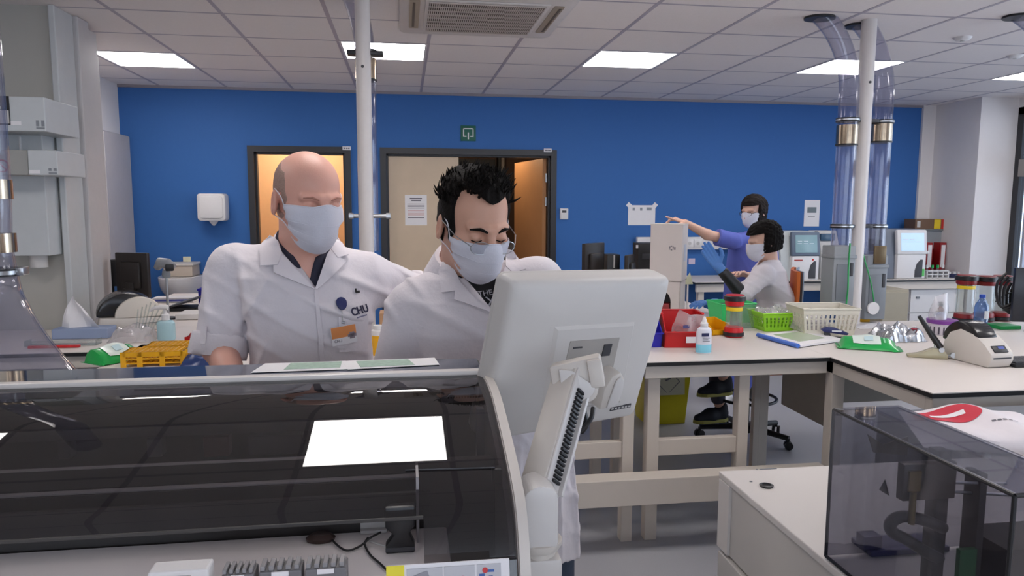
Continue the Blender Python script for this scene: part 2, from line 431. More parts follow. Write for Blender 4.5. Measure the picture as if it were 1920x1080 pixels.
# left leaf of the double door, closed; right leaf swung open into the corridor
leaf = MB().bx(DR0+.02, .545, BACK+.05, BACK+.09, .01, DT-.02, .002).build('door_leaf', M_WOOD, d2, False)
MB().bx(.5, .54, BACK+.03, BACK+.05, 1.0, 1.2, .004).build('lock_plate', M_STEEL, leaf)
op = MB().box((0, 0, 0), (.9, .04, DT-.03), rotz(math.radians(62)), .002)
for v in op.bm.verts: v.co += Vector((DR1-.02-.45*math.cos(math.radians(62))+0*.1, BACK+.12+.45*math.sin(math.radians(62)), DT/2))
for v in op.bm.verts: pass
op = MB(); A = Vector((DR1-.025, BACK+.10, 0)); B = A+Vector((-.16, .86, 0)); nn = Vector((.86, .16, 0)).normalized()*.04
op.prism([(A.x, A.y), (B.x, B.y), (B.x-nn.x, B.y-nn.y), (A.x-nn.x, A.y-nn.y)], 'z', .01, DT-.02)
lf2 = op.build('door_leaf', M_WOODO, d2, False)
hb = MB()
for z in (.3, 1.0, 1.62, 1.86): hb.cyl((DR1-.03, BACK+.085, z), (DR1-.03, BACK+.085, z+.09), .012)
hb.build('hinge', M_STEEL, lf2)
# an inner door far down the corridor
inn = struct('door_3', MB().bx(.6, 1.25, 9.98, 10.06, 0, 2.25).bx(1.28, 1.31, 9.9, 10.1, 0, 2.45), mat('corridor_dark', '#1C1512', .6), smooth=False)
MB().bx(1.32, 1.36, 9.88, 9.96, 0, 2.45).build('door_edge', mat('pale_edge', '#8A7C6D', .5), inn, False)
# plates above the doors
for (u, v, lab, s) in ((650, 278, 'small white number plate on the frame of the left doorway', '015'), (1027, 282, 'small white number plate on the frame of the double door', '016')):
    p = PY(u, v, BACK-.024)
    t = thing('number_plate', lab, 'plate', p)
    MB().bx(p.x-.04, p.x+.04, BACK-.028, BACK-.022, p.z-.018, p.z+.018, .002).build('plate', M_PAPER, t)
    lettering([(-.028, -.01, 0, .014), (-.005, .008, 0, .014), (.013, .028, 0, .014)], (p.x, BACK-.0285, p.z), (1, 0, 0), (0, 0, 1), M_INK, t)
# exit pictogram
p = PY(878, 250, BACK-.004)
t = thing('exit_sign', 'square green sign with a white outline symbol above the double door', 'sign', p)
MB().bx(p.x-.075, p.x+.075, BACK-.008, BACK, p.z-.075, p.z+.075, .002).build('panel', mat('sign_green', '#0C5B4B', .5, var=.03), t)
b = MB(); y0, y1 = BACK-.0105, BACK-.008
for x0, x1, z0, z1 in ((-.052, .052, .04, .05), (-.052, -.042, -.028, .05), (.042, .052, -.028, .05), (-.052, -.018, -.035, -.025), (.018, .052, -.035, -.025), (-.006, .006, -.058, .008)):
    b.bx(p.x+x0, p.x+x1, y0, y1, p.z+z0, p.z+z1)
b.build('symbol', M_PAPER, t, False)
# notice on the closed leaf
p = PY(780, 394, BACK+.045)
t = thing('door_notice', 'white printed notice stuck on the closed wooden door leaf', 'notice', p)
MB().bx(p.x-.108, p.x+.108, BACK+.0465, BACK+.049, p.z-.15, p.z+.15).build('sheet', M_PAPER, t, False)
L = [(-.06, .06, .115, .012), (-.045, .05, .095, .012)]
L += [(-.085, .085, .075-.014*k, .004) for k in range(1, 5)]
lettering(L, (p.x, BACK+.046, p.z), (1, 0, 0), (0, 0, 1), M_INK, t)
lettering([(-.08, .08, -.005-.014*k, .005) for k in range(4)], (p.x, BACK+.046, p.z), (1, 0, 0), (0, 0, 1), mat('red_print', '#C98C8C', .8), t, 'red_lettering')
lettering([(-.08, .08, -.075, .008)], (p.x, BACK+.046, p.z), (1, 0, 0), (0, 0, 1), M_INK, t)
# towel dispenser on the blue wall
p = PY(404, 390, BACK)
t = thing('towel_dispenser', 'white rounded towel dispenser with a cone spout on the blue wall', 'dispenser', p)
b = MB(); b.prism([(p.x+q[0], p.z+q[1]) for q in rrect(-.125, .125, -.12, .135, .03)], 'y', BACK-.16, BACK-.002, bev=.012)
b.build('housing', M_WHITE, t)
MB().prism([(p.x+q[0], p.z+q[1]) for q in rrect(-.105, .105, -.095, .11, .03)], 'y', BACK-.172, BACK-.155, bev=.006).build('front_cover', M_WHITE, t)
MB().lathe([(.008, -.165), (.018, -.155), (.045, -.118), (.05, -.11)], (p.x+.0, BACK-.085, p.z)).build('spout', M_WHITE, t)
# thermostat
p = PY(1057, 401, BACK)
t = thing('thermostat', 'small white room thermostat beside the double door', 'thermostat', p)
MB().bx(p.x-.043, p.x+.043, BACK-.022, BACK, p.z-.056, p.z+.056, .006).build('case', M_WHITE, t)
MB().bx(p.x-.022, p.x+.022, BACK-.025, BACK-.021, p.z+.012, p.z+.036, .002).build('display', M_DGREY, t)
# taped sheet on the wall
p = PY(1203, 403, BACK)
t = thing('taped_sheet', 'white sheet taped by its corners to the blue wall near the pointing finger', 'sheet', p)
MB().bx(p.x-.145, p.x+.145, BACK-.004, BACK-.001, p.z-.105, p.z+.1).build('paper', M_PAPER, t, False)
b = MB()
for sx in (-1, 1): b.box((p.x+sx*.14, BACK-.006, p.z+.1), (.045, .002, .045), Matrix.Rotation(.7, 3, 'Y'))
b.build('tape', M_PAPER, t, False)
lettering([(-.1, -.075, .06, .03), (-.02, .005, .06, .03), (.05, .105, .062, .03)], (p.x, BACK-.0045, p.z), (1, 0, 0), (0, 0, 1), mat('pale_print', '#8E939A', .8), t)
# notice on the right part of the blue wall
p = PY(1522, 399, BACK)
t = thing('wall_notice', 'tall white notice with a grey block on the blue wall above the analyser', 'notice', p)
MB().bx(p.x-.088, p.x+.088, BACK-.004, BACK-.001, p.z-.145, p.z+.135).build('sheet', M_PAPER, t, False)
lettering([(-.055, .05, .03, .06)], (p.x, BACK-.0045, p.z), (1, 0, 0), (0, 0, 1), mat('grey_block', '#6F7A80', .8), t, 'print_block')
lettering([(-.04, .035, -.04, .006)], (p.x, BACK-.0045, p.z), (1, 0, 0), (0, 0, 1), M_INK, t)
# cable trunking along the back wall, with sockets
t = thing('cable_trunking', 'white cable trunking with sockets along the blue wall behind the two women', 'trunking', PY(1290, 456, BACK))
a = PY(1192, 456, BACK); c = PY(1560, 466, BACK)
MB().bx(a.x, c.x, BACK-.06, BACK-.001, a.z-.065, a.z+.065, .004).build('duct', M_WHITE, t)
b = PY(1292, 455, BACK)
for k in range(2):
    s_ = MB().bx(b.x-.06+k*.09, b.x+.02+k*.09, BACK-.068, BACK-.058, a.z-.04, a.z+.04, .003).build('socket', M_WHITE, t)
    MB().cyl((b.x-.02+k*.09, BACK-.0695, a.z), (b.x-.02+k*.09, BACK-.066, a.z), .018).build('socket_face', M_LGREY, s_)
t2 = PY(1297, 490, BACK)
tag(MB().bx(t2.x-.035, t2.x+.035, BACK-.003, BACK, t2.z-.03, t2.z+.03).build('wall_note', mat('pink_note', '#CDBFD2', .8), None, False), 'small pale square note on the blue wall below the trunking', 'note')
# yellow note / switch at left
p = PY(351, 488, BACK)
tag(MB().bx(p.x-.035, p.x+.035, BACK-.012, BACK, p.z-.035, p.z+.035, .004).build('light_switch', mat('cream_switch', '#D9D6B8', .5), None), 'small cream square switch on the blue wall above the washbasin', 'switch')
# ================================================================== CEILING FITTINGS
M_LAMP = mat('lamp_diffuser', '#FFFFFF', .5, var=0, emit='#FFF9F6', es=14.)
lamp_labels = {(-1, 2): 'square ceiling light panel nearest the left pillar, glowing white', (2, 1): 'square ceiling light panel partly behind the left pole, glowing white',
  (5, 1): 'square ceiling light panel between the air conditioner and the right pole', (8, 1): 'square ceiling light panel behind the bent tubes of the right pole', (11, 1): 'square ceiling light panel close to the window, glowing white'}
for (i, j) in lights_at:
    x, y = cellx(i)+.3, celly(j)+.3
    t = thing('ceiling_light', lamp_labels.get((i, j), 'square ceiling light panel over the front of the room'), 'light', (x, y, CEIL), 0, 'square ceiling light panels')
    fr = MB()
    for a, b_, c, d in ((-.295, -.28, -.295, .295), (.28, .295, -.295, .295), (-.28, .28, -.295, -.28), (-.28, .28, .28, .295)): fr.bx(x+a, x+b_, y+c, y+d, CEIL-.003, CEIL+.02)
    fr.build('frame', M_ALU, t, False)
    MB().bx(x-.28, x+.28, y-.28, y+.28, CEIL+.002, CEIL+.018).build('diffuser', M_LAMP, t, False)
# air-conditioner cassette
c = PZ(905, 22, CEIL)
t = thing('air_conditioner', 'white ceiling cassette air conditioner with a square grille', 'air conditioner', (c.x, c.y, CEIL))
W = .47; z0 = CEIL-.030
ac = MB(); yo = .005
pl = [(c.x+q[0], c.y+yo+q[1]) for q in rrect(-W, W, -W, W, .06)]
ac.prism(pl, 'z', z0, CEIL+.0, bev=.012); ac.build('panel', mat('ac_white', '#C9C3BF', .5), t)
gx = .31; gy = .31
g = MB()
g.bx(c.x-gx-.02, c.x+gx+.02, c.y+yo-gy-.02, c.y+yo+gy+.02, z0-.01, z0, .004)
g.build('grille_frame', mat('ac_white', '#C9C3BF', .5), t)
MB().bx(c.x-gx, c.x+gx, c.y+yo-gy, c.y+yo+gy, z0-.0125, z0-.0095).build('grille_recess', mat('grille_dark', '#4A4038', .8), t, False)
gb = MB()
for k in range(56):
    x = c.x-gx+(k+.5)*2*gx/56; gb.bx(x-.0028, x+.0028, c.y+yo-gy, c.y+yo+gy, z0-.016, z0-.012)
for k in range(9):
    y = c.y+yo-gy+k*2*gy/8; gb.bx(c.x-gx, c.x+gx, y-.006, y+.006, z0-.017, z0-.012)
gb.build('grille', mat('ac_grille', '#B8AFA8', .5), t, False)
for sx in (-1, 1):
    lv = MB().prism([(c.x+sx*(.385+q[0]*sx), c.y+yo+q[1]) for q in rrect(-.028, .028, -.3, .3, .012)], 'z', z0-.004, z0+.001)
    lv.build('air_outlet', mat('ac_outlet', '#9C9080', .6), t)
    MB().bx(c.x+sx*.392-.004, c.x+sx*.392+.01, c.y+yo-.26, c.y+yo+.26, z0-.006, z0-.003).build('louver', mat('louver_dark', '#5C5248', .6), t, False)
# smoke detector and a small ceiling disc
for (u, v, lab) in ((1805, 70, 'round white smoke detector set in the ceiling tiles'), (1903, 104, 'round white ceiling disc at the right edge near the window')):
    p = PZ(u, v, CEIL)
    t = thing('smoke_detector', lab, 'detector', p)
    MB().lathe([(.02, -.022), (.040, -.018), (.052, -.006), (.054, 0)], p).build('body', M_WHITE, t)
    MB().lathe([(.0, -.028), (.014, -.026), (.016, -.021)], p).build('sensor', M_LGREY, t)
# ================================================================== PNEUMATIC TUBES AND POLES
M_TUBE = clear('clear_tube', '#F2F2F7', .7, .06, .05, '#B4B6C8', .035)
M_POLE = mat('white_pole', '#CFC9C6', .35, var=.03)
def pole(name, lab, x, y, r, zb, zt):
    t = thing(name, lab, 'pole', (x, y, zb))
    MB().cyl((x, y, zb+.012), (x, y, zt), r, seg=32).build('shaft', M_POLE, t)
    MB().cyl((x, y, zb), (x, y, zb+.012), r*1.9, seg=32).build('foot_plate', M_ALU, t)
    MB().cyl((x-.002, y-r-.003, 2.35), (x-.002, y-r+.004, 2.35), .008, seg=12).build('bolt', M_DGREY, t)
    return t
lp = PZ(677, -5, CEIL); LPX, LPY = lp.x+.005, 4.05
pole('support_pole', 'white round support pole beside the double door, behind the men', LPX, LPY, .040, 0, CEIL)
rp = Vector((2.72, 4.05, 0))
pole('support_pole', 'white round support pole between the two bent clear tubes on the right', 2.72, 4.05, .043, .9, CEIL)
def tube_thing(lab, path, r, extras, grp='clear pneumatic tubes', loc=None):
    pts = [Vector(p) for p in path]; low = min(pts, key=lambda p: p.z)
    t = thing('pneumatic_tube', lab, 'tube', loc or low, 0, grp)
    b = MB(); b.tube(pts, r, 28, caps=False); b.build('pipe', M_TUBE, t)
    b = MB(); b.tube(pts, r-.004, 28, caps=False); b.build('inner_wall', M_TUBE, t)
    for kind, z, x, y in extras:
        if kind == 'clamp':
            k = MB().lathe([(r+.001, z-.012), (r+.008, z-.012), (r+.008, z+.012), (r+.001, z+.012)], (x, y, 0)).build('clamp', M_BLACK, t)
            MB().lathe([(r+.0082, z-.004), (r+.0092, z-.004), (r+.0092, z+.004), (r+.0082, z+.004)], (x, y, 0)).build('clamp_band', M_STEEL, k)
        if kind == 'sleeve':
            k = MB().lathe([(r+.0005, z-.055), (r+.003, z-.055), (r+.003, z+.055), (r+.0005, z+.055)], (x, y, 0)).build('steel_sleeve', mat('mirror_sleeve', '#B5A48E', .18, metal=1., var=.25, vs=40), t)
            MB().lathe([(r+.001, z-.064), (r+.005, z-.064), (r+.005, z-.055), (r+.001, z-.055)], (x, y, 0)).build('sleeve_ring', M_BLACK, k)
    return t
R_T = .058
# right pair: straight upright runs that bend away into the ceiling towards the left
def bent(u, vc, uc, vtop, y):
    a = PY(u, vc, y); top = PZ(uc, vtop, CEIL)
    return a, top
yA = 4.02; A_ = PY(1584, 330, yA); TA = PZ(1537, 32, CEIL)
yB = 4.12; B_ = PY(1648, 330, yB); TB = PZ(1612, 47, CEIL)
def bend_path(xa, ya, zb, zt, X1, Y1):
    pts = [(xa, ya, zb+(zt-zb)*i/12) for i in range(13)]
    n = 14
    for i in range(1, n+1):
        s = i/n*PI/2*.62
        k = (1-math.cos(s))/(1-math.cos(PI/2*.62)); h = math.sin(s)/math.sin(PI/2*.62)
        pts.append((xa+(X1-xa)*k, ya+(Y1-ya)*k, zt+(CEIL+.02-zt)*h))
    return pts
zb = .95
tA = tube_thing('bent clear pneumatic tube left of the right-hand pole, entering the ceiling', bend_path(A_.x, yA, 1.33, 2.28, TA.x, TA.y), R_T,
    [('clamp', 2.13, A_.x, yA), ('sleeve', 2.045, A_.x, yA), ('clamp', PY(1584, 424, yA).z, A_.x, yA)])
tB = tube_thing('bent clear pneumatic tube right of the right-hand pole, entering the ceiling', bend_path(B_.x, yB, 1.25, 2.28, TB.x, TB.y), R_T,
    [('clamp', 2.135, B_.x, yB), ('sleeve', 2.075, B_.x, yB), ('clamp', PY(1648, 424, yB).z, B_.x, yB)])
for tt, TT in ((tA, TA), (tB, TB)):
    MB().lathe([(.062, CEIL-.012), (.078, CEIL-.012), (.078, CEIL-.0005), (.062, CEIL-.0005)], (TT.x, TT.y, 0), sx=1.15).build('ceiling_collar', M_BLACK, tt)
# mounting arms from pole to tubes
for tt, x, y, zs in ((tA, A_.x, yA, (2.13, PY(1584, 424, yA).z)), (tB, B_.x, yB, (2.135, PY(1648, 424, yB).z))):
    for z in zs:
        xa, xb = (x+R_T+.008, 2.72-.043) if x < 2.72 else (2.72+.043, x-R_T-.008)
        MB().bx(xa, xb, y-.012 if y < 4.05 else 4.05, y+.03 if y < 4.05 else y+.012, z-.01, z+.01, .003).build('bracket', M_DGREY, tt)
# stations: grey receiving boxes hanging under each tube
def station(lab, x, y, ztop, h, w, d, tone, dz):
    t = thing('tube_station', lab, 'station', (x, y, ztop-h), 0, 'pneumatic tube stations')
    m = mat('station_'+tone, tone, .5, var=.05)
    MB().bx(x-w/2, x+w/2, y-d/2, y+d/2, ztop-h, ztop, .006).build('housing', m, t)
    MB().bx(x-w*.36, x+w*.2, y-d/2-.006, y-d/2+.002, ztop-h*.9, ztop-h*.3, .003).build('door', mat('station_door', '#71767C', .45), t)
    MB().bx(x-w*.5-.004, x+w*.5+.004, y-d/2-.008, y+d/2, ztop-.075, ztop-.055, .003).build('rim', m, t)
    MB().bx(x+w*.26, x+w*.4, y-d/2-.005, y-d/2+.002, ztop-h*.5, ztop-h*.28, .002).build('keypad', M_DGREY, t)
    return t
zA = PY(1575, 460, yA).z
station('grey tube station box left of the right-hand pole', A_.x-.012, yA, zA, zA-1.03, .14, .13, '#8A8E92', 0)
zB = PY(1640, 478, yB).z
sB = station('grey tube station box right of the right-hand pole with a pull cord', B_.x-.018, yB, zB, zB-.93, .14, .13, '#80858B', 0)
MB().bx(B_.x-.05, B_.x+.03, yB-.075, yB-.06, zB-.05, zB+.06, .004).build('latch', mat('latch_brass', '#6B5B45', .35, metal=.8), sB)
pc = PY(1637, 578, yB-.08)
cord = thing('pull_cord', 'green pull cord with a round white tag hanging on the right tube station', 'cord', pc)
MB().tube(smooth_path([PY(1612, 452, yB-.085), PY(1622, 490, yB-.085), PY(1633, 530, yB-.085), PY(1639, 566, yB-.085)], 6), .004, 8).build('string', M_GREEN, cord)
MB().cyl((pc.x, pc.y-.006, pc.z), (pc.x, pc.y+.006, pc.z), .038, seg=28).build('tag', M_WHITE, cord)
cord2 = thing('pull_cord', 'green pull cord hanging straight beside the left tube station', 'cord', PY(1589, 585, yA-.08))
MB().tube(smooth_path([PY(1594, 456, yA-.085), PY(1591, 500, yA-.085), PY(1590, 540, yA-.085), PY(1585, 585, yA-.085)], 6), .005, 8).build('string', M_GREEN, cord2)
MB().ball(PY(1585, 585, yA-.085), .008).build('knob', M_GREEN, cord2)
# tube behind the left pole
yL = LPY+.105; xl = PY(689, 300, yL).x+.045
xt = PZ(668, -60, CEIL)
tL = tube_thing('clear pneumatic tube behind the white pole near the double door', bend_path(xl-.045, yL, PY(700, 470, yL).z, 2.38, xl-.11, yL-.05), .055,
   [('clamp', PY(690, 99, yL).z, xl-.045, yL), ('sleeve', PY(697, 130, yL).z, xl-.045, yL)])
z = PY(690, 405, LPY).z
MB().cyl((LPX-.08, LPY, z), (LPX+.12, LPY, z), .011, seg=14).build('cross_bar', M_STEEL, tL)
for s in (-.08, .12): MB().cyl((LPX+s-.012, LPY, z), (LPX+s+.012, LPY, z), .017, seg=6).build('bar_nut', M_STEEL, tL)
zc = PY(690, 99, LPY).z
MB().bx(LPX-.085, LPX+.105, LPY-.012, LPY+.06, zc-.012, zc+.012, .004).build('clamp_arm', M_BLACK, tL)
# tube at the far upper right edge
TC = PZ(1912, 30, CEIL)
tC = tube_thing('bent clear pneumatic tube at the upper right edge of the room', bend_path(TC.x+.30, TC.y-.02, 1.5, 2.28, TC.x, TC.y), R_T, [('clamp', 2.1, TC.x+.3, TC.y-.02)])
MB().lathe([(.062, CEIL-.012), (.08, CEIL-.012), (.08, CEIL-.0005), (.062, CEIL-.0005)], (TC.x, TC.y, 0), sx=1.15).build('ceiling_collar', M_BLACK, tC)
# wide flexible tube at the left edge
yF = 2.5; c0 = PY(-12, 420, yF)
pth = smooth_path([(c0.x, yF, CEIL+.01), (c0.x, yF, 2.2), (c0.x, yF, 1.72), PY(-14, 520, yF), PY(-2, 590, 2.44), PY(38, 660, 2.36), PY(95, 730, 2.28), PY(160, 810, 2.22)], 8)
zz = [.055 if p.z > 1.5 else .055+min(.032, (1.5-p.z)*.14) for p in pth]
t = thing('pneumatic_tube', 'wide clear tube bending down behind the analyser at the left edge', 'tube', pth[-1], 0, 'clear pneumatic tubes')
MB().tube(pth, zz, 32, caps=False).build('pipe', M_TUBE, t)
MB().tube(pth, [r-.005 for r in zz], 32, caps=False).build('inner_wall', M_TUBE, t)
zq = PY(5, 510, yF).z
k = MB().lathe([(.056, zq-.012), (.066, zq-.012), (.066, zq+.012), (.056, zq+.012)], (c0.x, yF, 0)).build('clamp', M_BLACK, t)
MB().lathe([(.0665, zq-.006), (.0685, zq-.006), (.0685, zq+.006), (.0665, zq+.006)], (c0.x, yF, 0)).build('clamp_band', M_STEEL, k)
MB().bx(c0.x+.06, c0.x+.085, yF-.02, yF+.02, zq-.01, zq+.016, .003).build('clamp_screw', M_STEEL, t)
for zs in (PY(10, 355, yF).z, PY(10, 455, yF).z):
    MB().lathe([(.0555, zs-.03), (.058, zs-.03), (.058, zs+.03), (.0555, zs+.03)], (c0.x, yF, 0)).build('steel_sleeve', MATS['mirror_sleeve'], t)
# ================================================================== BENCHES
M_TOP = mat('bench_laminate', '#DAD2CC', .38, var=.025, vs=8, spec=.4)
M_EDGE = mat('black_bench_edge', '#141416', .5)
M_BFR = mat('bench_frame', '#CEC5BB', .45, var=.02)
BZ = .9
def bench(name, lab, poly, parts, grp='white laboratory benches'):
    xs = [p[0] for p in poly]; ys = [p[1] for p in poly]
    t = thing(name, lab, 'bench', (sum(xs)/len(xs), sum(ys)/len(ys), 0), 0, grp)
    MB().prism(poly, 'z', BZ-.004, BZ).build('worktop', M_TOP, t, False)
    MB().prism(poly, 'z', BZ-.022, BZ-.004).build('worktop_core', M_EDGE, t, False)
    for nm, boxes in parts:
        for b in boxes: MB().bx(*b, .003).build(nm, M_BFR, t, False)
    return t
fy = 3.18
# long centre row: two frames meeting near x = 1.1, plus the foot beam
bench('lab_bench', 'white laboratory bench with black edge behind the two men', [(-1.35, fy), (1.10, fy), (1.10, 3.93), (-1.35, 3.93)],
  [('apron', [(-1.33, 1.09, fy+.02, fy+.05, BZ-.085, BZ-.022), (-1.33, 1.09, 3.86, 3.9, BZ-.085, BZ-.022)]),
   ('leg', [(-1.3, -1.24, fy+.06, fy+.12, 0, BZ-.022), (-1.3, -1.24, 3.8, 3.86, 0, BZ-.022), (1.02, 1.075, fy+.06, fy+.12, 0, BZ-.022), (1.02, 1.075, 3.8, 3.86, 0, BZ-.022)]),
   ('stretcher', [(-1.24, 1.02, fy+.07, fy+.11, .42, .50)])])
xl_ = PY(1555, 700, fy).x
bench('lab_bench', 'white laboratory bench with black edge carrying the red bin and baskets', [(1.10, fy), (2.03, fy), (2.03, 3.93), (1.10, 3.93)],
  [('apron', [(1.11, 2.03, fy+.02, fy+.05, BZ-.085, BZ-.022), (1.11, 2.03, 3.86, 3.9, BZ-.085, BZ-.022)]),
   ('leg', [(1.14, 1.2, fy+.06, fy+.12, 0, BZ-.022), (1.14, 1.2, 3.8, 3.86, 0, BZ-.022), (1.60, 1.655, fy+.06, fy+.12, 0, BZ-.022), (1.745, 1.785, fy+.34, fy+.38, 0, BZ-.022)]),
   ('stretcher', [(1.2, 1.60, fy+.07, fy+.11, .42, .50)]),
   ('foot_beam', [(.62, 2.0, fy-.10, fy, .25, .375)])])
bench('lab_bench', 'white bench wing coming forward on the right with the label printer on it', [(2.032, 2.49), (4.2, 2.49), (4.2, 4.15), (2.125, 4.15), (2.125, 3.94), (2.032, 3.94)],
  [('apron', [(2.05, 4.2, 2.51, 2.55, BZ-.105, BZ-.022), (2.05, 2.09, 2.55, 3.9, BZ-.085, BZ-.022)]),
   ('leg', [(2.05, 2.115, 2.53, 2.59, 0, BZ-.105), (2.05, 2.115, fy, fy+.06, 0, BZ-.022), (3.2, 3.26, 2.53, 2.59, 0, BZ-.105), (2.13, 2.19, 4.04, 4.1, 0, BZ-.022), (4.1, 4.16, 4.04, 4.1, 0, BZ-.022)])])
# modesty panel under the wing
t = thing('modesty_panel', 'grey panel hanging under the bench wing behind the corner leg', 'panel', (2.13, 3.2, .5))
MB().bx(2.12, 4.1, 3.75, 3.77, .5, BZ-.03).build('panel', mat('warm_grey_panel', '#9F978C', .5), t, False)
MB().bx(2.12, 2.135, 3.3, 3.75, .5, BZ-.03).build('side_panel', mat('warm_grey_panel', '#9F978C', .5), t, False)
bench('lab_bench', 'white bench behind the centre row where the two women work', [(.45, 3.95), (2.12, 3.95), (2.12, 5.35), (.45, 5.35)],
  [('apron', [(.47, 2.1, 3.97, 4.0, BZ-.085, BZ-.022), (2.06, 2.1, 4.0, 5.3, BZ-.085, BZ-.022)]),
   ('leg', [(2.065, 2.1, 3.98, 4.02, 0, BZ-.085), (2.04, 2.1, 5.25, 5.31, 0, BZ-.085), (.48, .54, 3.98, 4.04, 0, BZ-.085), (.48, .54, 5.25, 5.31, 0, BZ-.085)])])
bench('lab_bench', 'white bench along the blue wall carrying the two screen analysers', [(2.75, 6.56), (5.69, 6.56), (5.69, 7.23), (2.75, 7.23)],
  [('apron', [(2.77, 5.67, 6.58, 6.61, BZ-.10, BZ-.022)]),
   ('leg', [(3.5, 3.56, 6.6, 6.66, 0, BZ-.10), (5.6, 5.66, 6.6, 6.66, 0, BZ-.10), (2.8, 2.86, 6.6, 6.66, 0, BZ-.10)]),
   ('stretcher', [(2.8, 5.6, 7.1, 7.14, .3, .36)])])
bench('lab_bench', 'white bench in front of the left grey partition', [(-3.2, 3.77), (-.72, 3.77), (-.72, 4.478), (-3.2, 4.478)],
  [('apron', [(-3.2, -.74, 3.79, 3.82, BZ-.085, BZ-.022)]), ('leg', [(-.8, -.74, 3.82, 3.88, 0, BZ-.085), (-.8, -.74, 4.38, 4.44, 0, BZ-.085)])])
bench('lab_bench', 'white bench running back along the left pillar with the black monitor', [(-1.865, 4.48), (-.72, 4.48), (-.72, 6.2), (-1.865, 6.2)],
  [('apron', [(-1.83, -.74, 4.5, 4.53, BZ-.085, BZ-.022)]), ('leg', [(-.8, -.74, 4.53, 4.59, 0, BZ-.085), (-.8, -.74, 6.1, 6.16, 0, BZ-.085), (-1.83, -1.77, 6.1, 6.16, 0, BZ-.085)])])
# ================================================================== SMALL THINGS ON THE CENTRE BENCH
def at(u, v, z=BZ): return PZ(u, v, z+.0008)
M_CLEAR = clear('clear_box_plastic', '#EDF1F0', .5, .08, .10, '#D6DAD8', .05)
M_BAG = clear('clear_bag', '#F7F5F6', .6, .15, .3, '#F2F0F2', .06)
def stack_bin(name, lab, c, w, d, h, m, label=True, rz=0., tag_=None):
    t = thing(name, lab, 'bin', c, rz)
    th = .005; b = MB(local=True)
    sec = [(-d/2, 0), (d/2, 0), (d/2+.012, h), (-d/2+.03, h*.62), (-d/2-.03, h*.62), (-d/2-.01, h*.22)]
    sec = [(-d/2, 0), (d/2, 0), (d/2, h), (-d/2+.07, h), (-d/2-.02, h*.5)]
    for s in (-1, 1): b.prism(sec, 'x', s*w/2, s*(w/2-th))
    b.bx(-w/2, w/2, -d/2, d/2, 0, th); b.bx(-w/2, w/2, d/2-th, d/2, 0, h)
    b.prism([(-d/2, 0), (-d/2-.02, h*.5), (-d/2-.014, h*.5), (-d/2+.006, 0)], 'x', -w/2, w/2)
    for s in (-1, 1): b.box((s*w/2, .03, h), (.016, d-.08, .008), None, .002)
    b.box((0, d/2, h), (w+.012, .014, .008), None, .002); b.box((0, -d/2-.02, h*.5), (w+.01, .012, .008), None, .002)
    b.build('body', m, t, True)
    if label:
        l = MB(local=True); l.bx(.0, w*.48, -d/2-.019, -d/2-.016, h*.17, h*.36); l.build('card_label', M_PAPER, t, False)
    return t
rb = at(1282, 652); rb.y += .11; rb.x += .02
stack_bin('storage_bin', 'red open-fronted storage bin on the bench beside the squeeze bottle', rb, .215, .22, .165, M_RED, True, -.12)
bb = at(1240, 650); bb.y += .10; bb.x += -.075
stack_bin('storage_bin', 'blue storage bin half hidden behind the beige monitor', bb, .15, .22, .15, mat('blue_plastic', '#2321A8', .4, var=.06), False, -.05)
c = rb+Vector((-.005, -.04, .06))
bag = MB()
rows = []
for i in range(9):
    r_ = []
    for j in range(9):
        a, q = i/8, j/8
        p = Vector((-.075+.13*q+.03*a, -.05-.03*a+.02*math.sin(7*q+3*a), .02+.115*a-.035*q+.008*math.sin(9*a+5*q)))
        r_.append(c+p)
    rows.append(r_)
bag.sheet(rows, .0015)
tb_ = thing('plastic_bag', 'clear plastic bag lying in the red storage bin', 'bag', c)
bag.build('film', M_BAG, tb_)
b = MB(); b.box(c+Vector((-.01, -.082, .05)), (.035, .002, .016), rotz(.1)); b.build('print', mat('blue_print', '#4B4A7C', .7), tb_, False)
def squeeze_bottle(lab, p, s=1.):
    t = thing('squeeze_bottle', lab, 'bottle', p)
    MB().lathe([(.0, 0), (.034*s, 0), (.037*s, .006), (.037*s, .105*s), (.033*s, .122*s), (.019*s, .132*s), (.017*s, .136*s)], p, sx=1.05, sy=.75).build('body', mat('bottle_white', '#D8D8E0', .35), t)
    MB().lathe([(.0375*s, .006), (.0379*s, .007), (.0379*s, .045*s), (.0375*s, .046*s)], p, sx=1.052, sy=.753).build('gel', mat('cyan_gel', '#7FC5D8', .25), t)
    k = MB().lathe([(.019*s, .134*s), (.019*s, .15*s), (.014*s, .155*s), (.007*s, .176*s), (.004*s, .182*s), (0, .183*s)], p).build('nozzle_cap', M_WHITE, t)
    d = MB(); d.bx(p.x-.024, p.x+.014, p.y-.0298, p.y-.0288, p.z+.088*s, p.z+.104*s); d.build('brand_band', mat('navy_print', '#1E2450', .6), t, False)
    lettering([(-.018, .02, -.03, .003), (-.016, .01, -.038, .003), (-.018, .018, -.046, .003)], (p.x, p.y-.0295, p.z+.11*s), (1, 0, 0), (0, 0, 1), M_INK, t)
    return t
squeeze_bottle('white squeeze bottle with pale blue gel at the front of the bench', at(1323, 664)+Vector((0, .028, 0)))
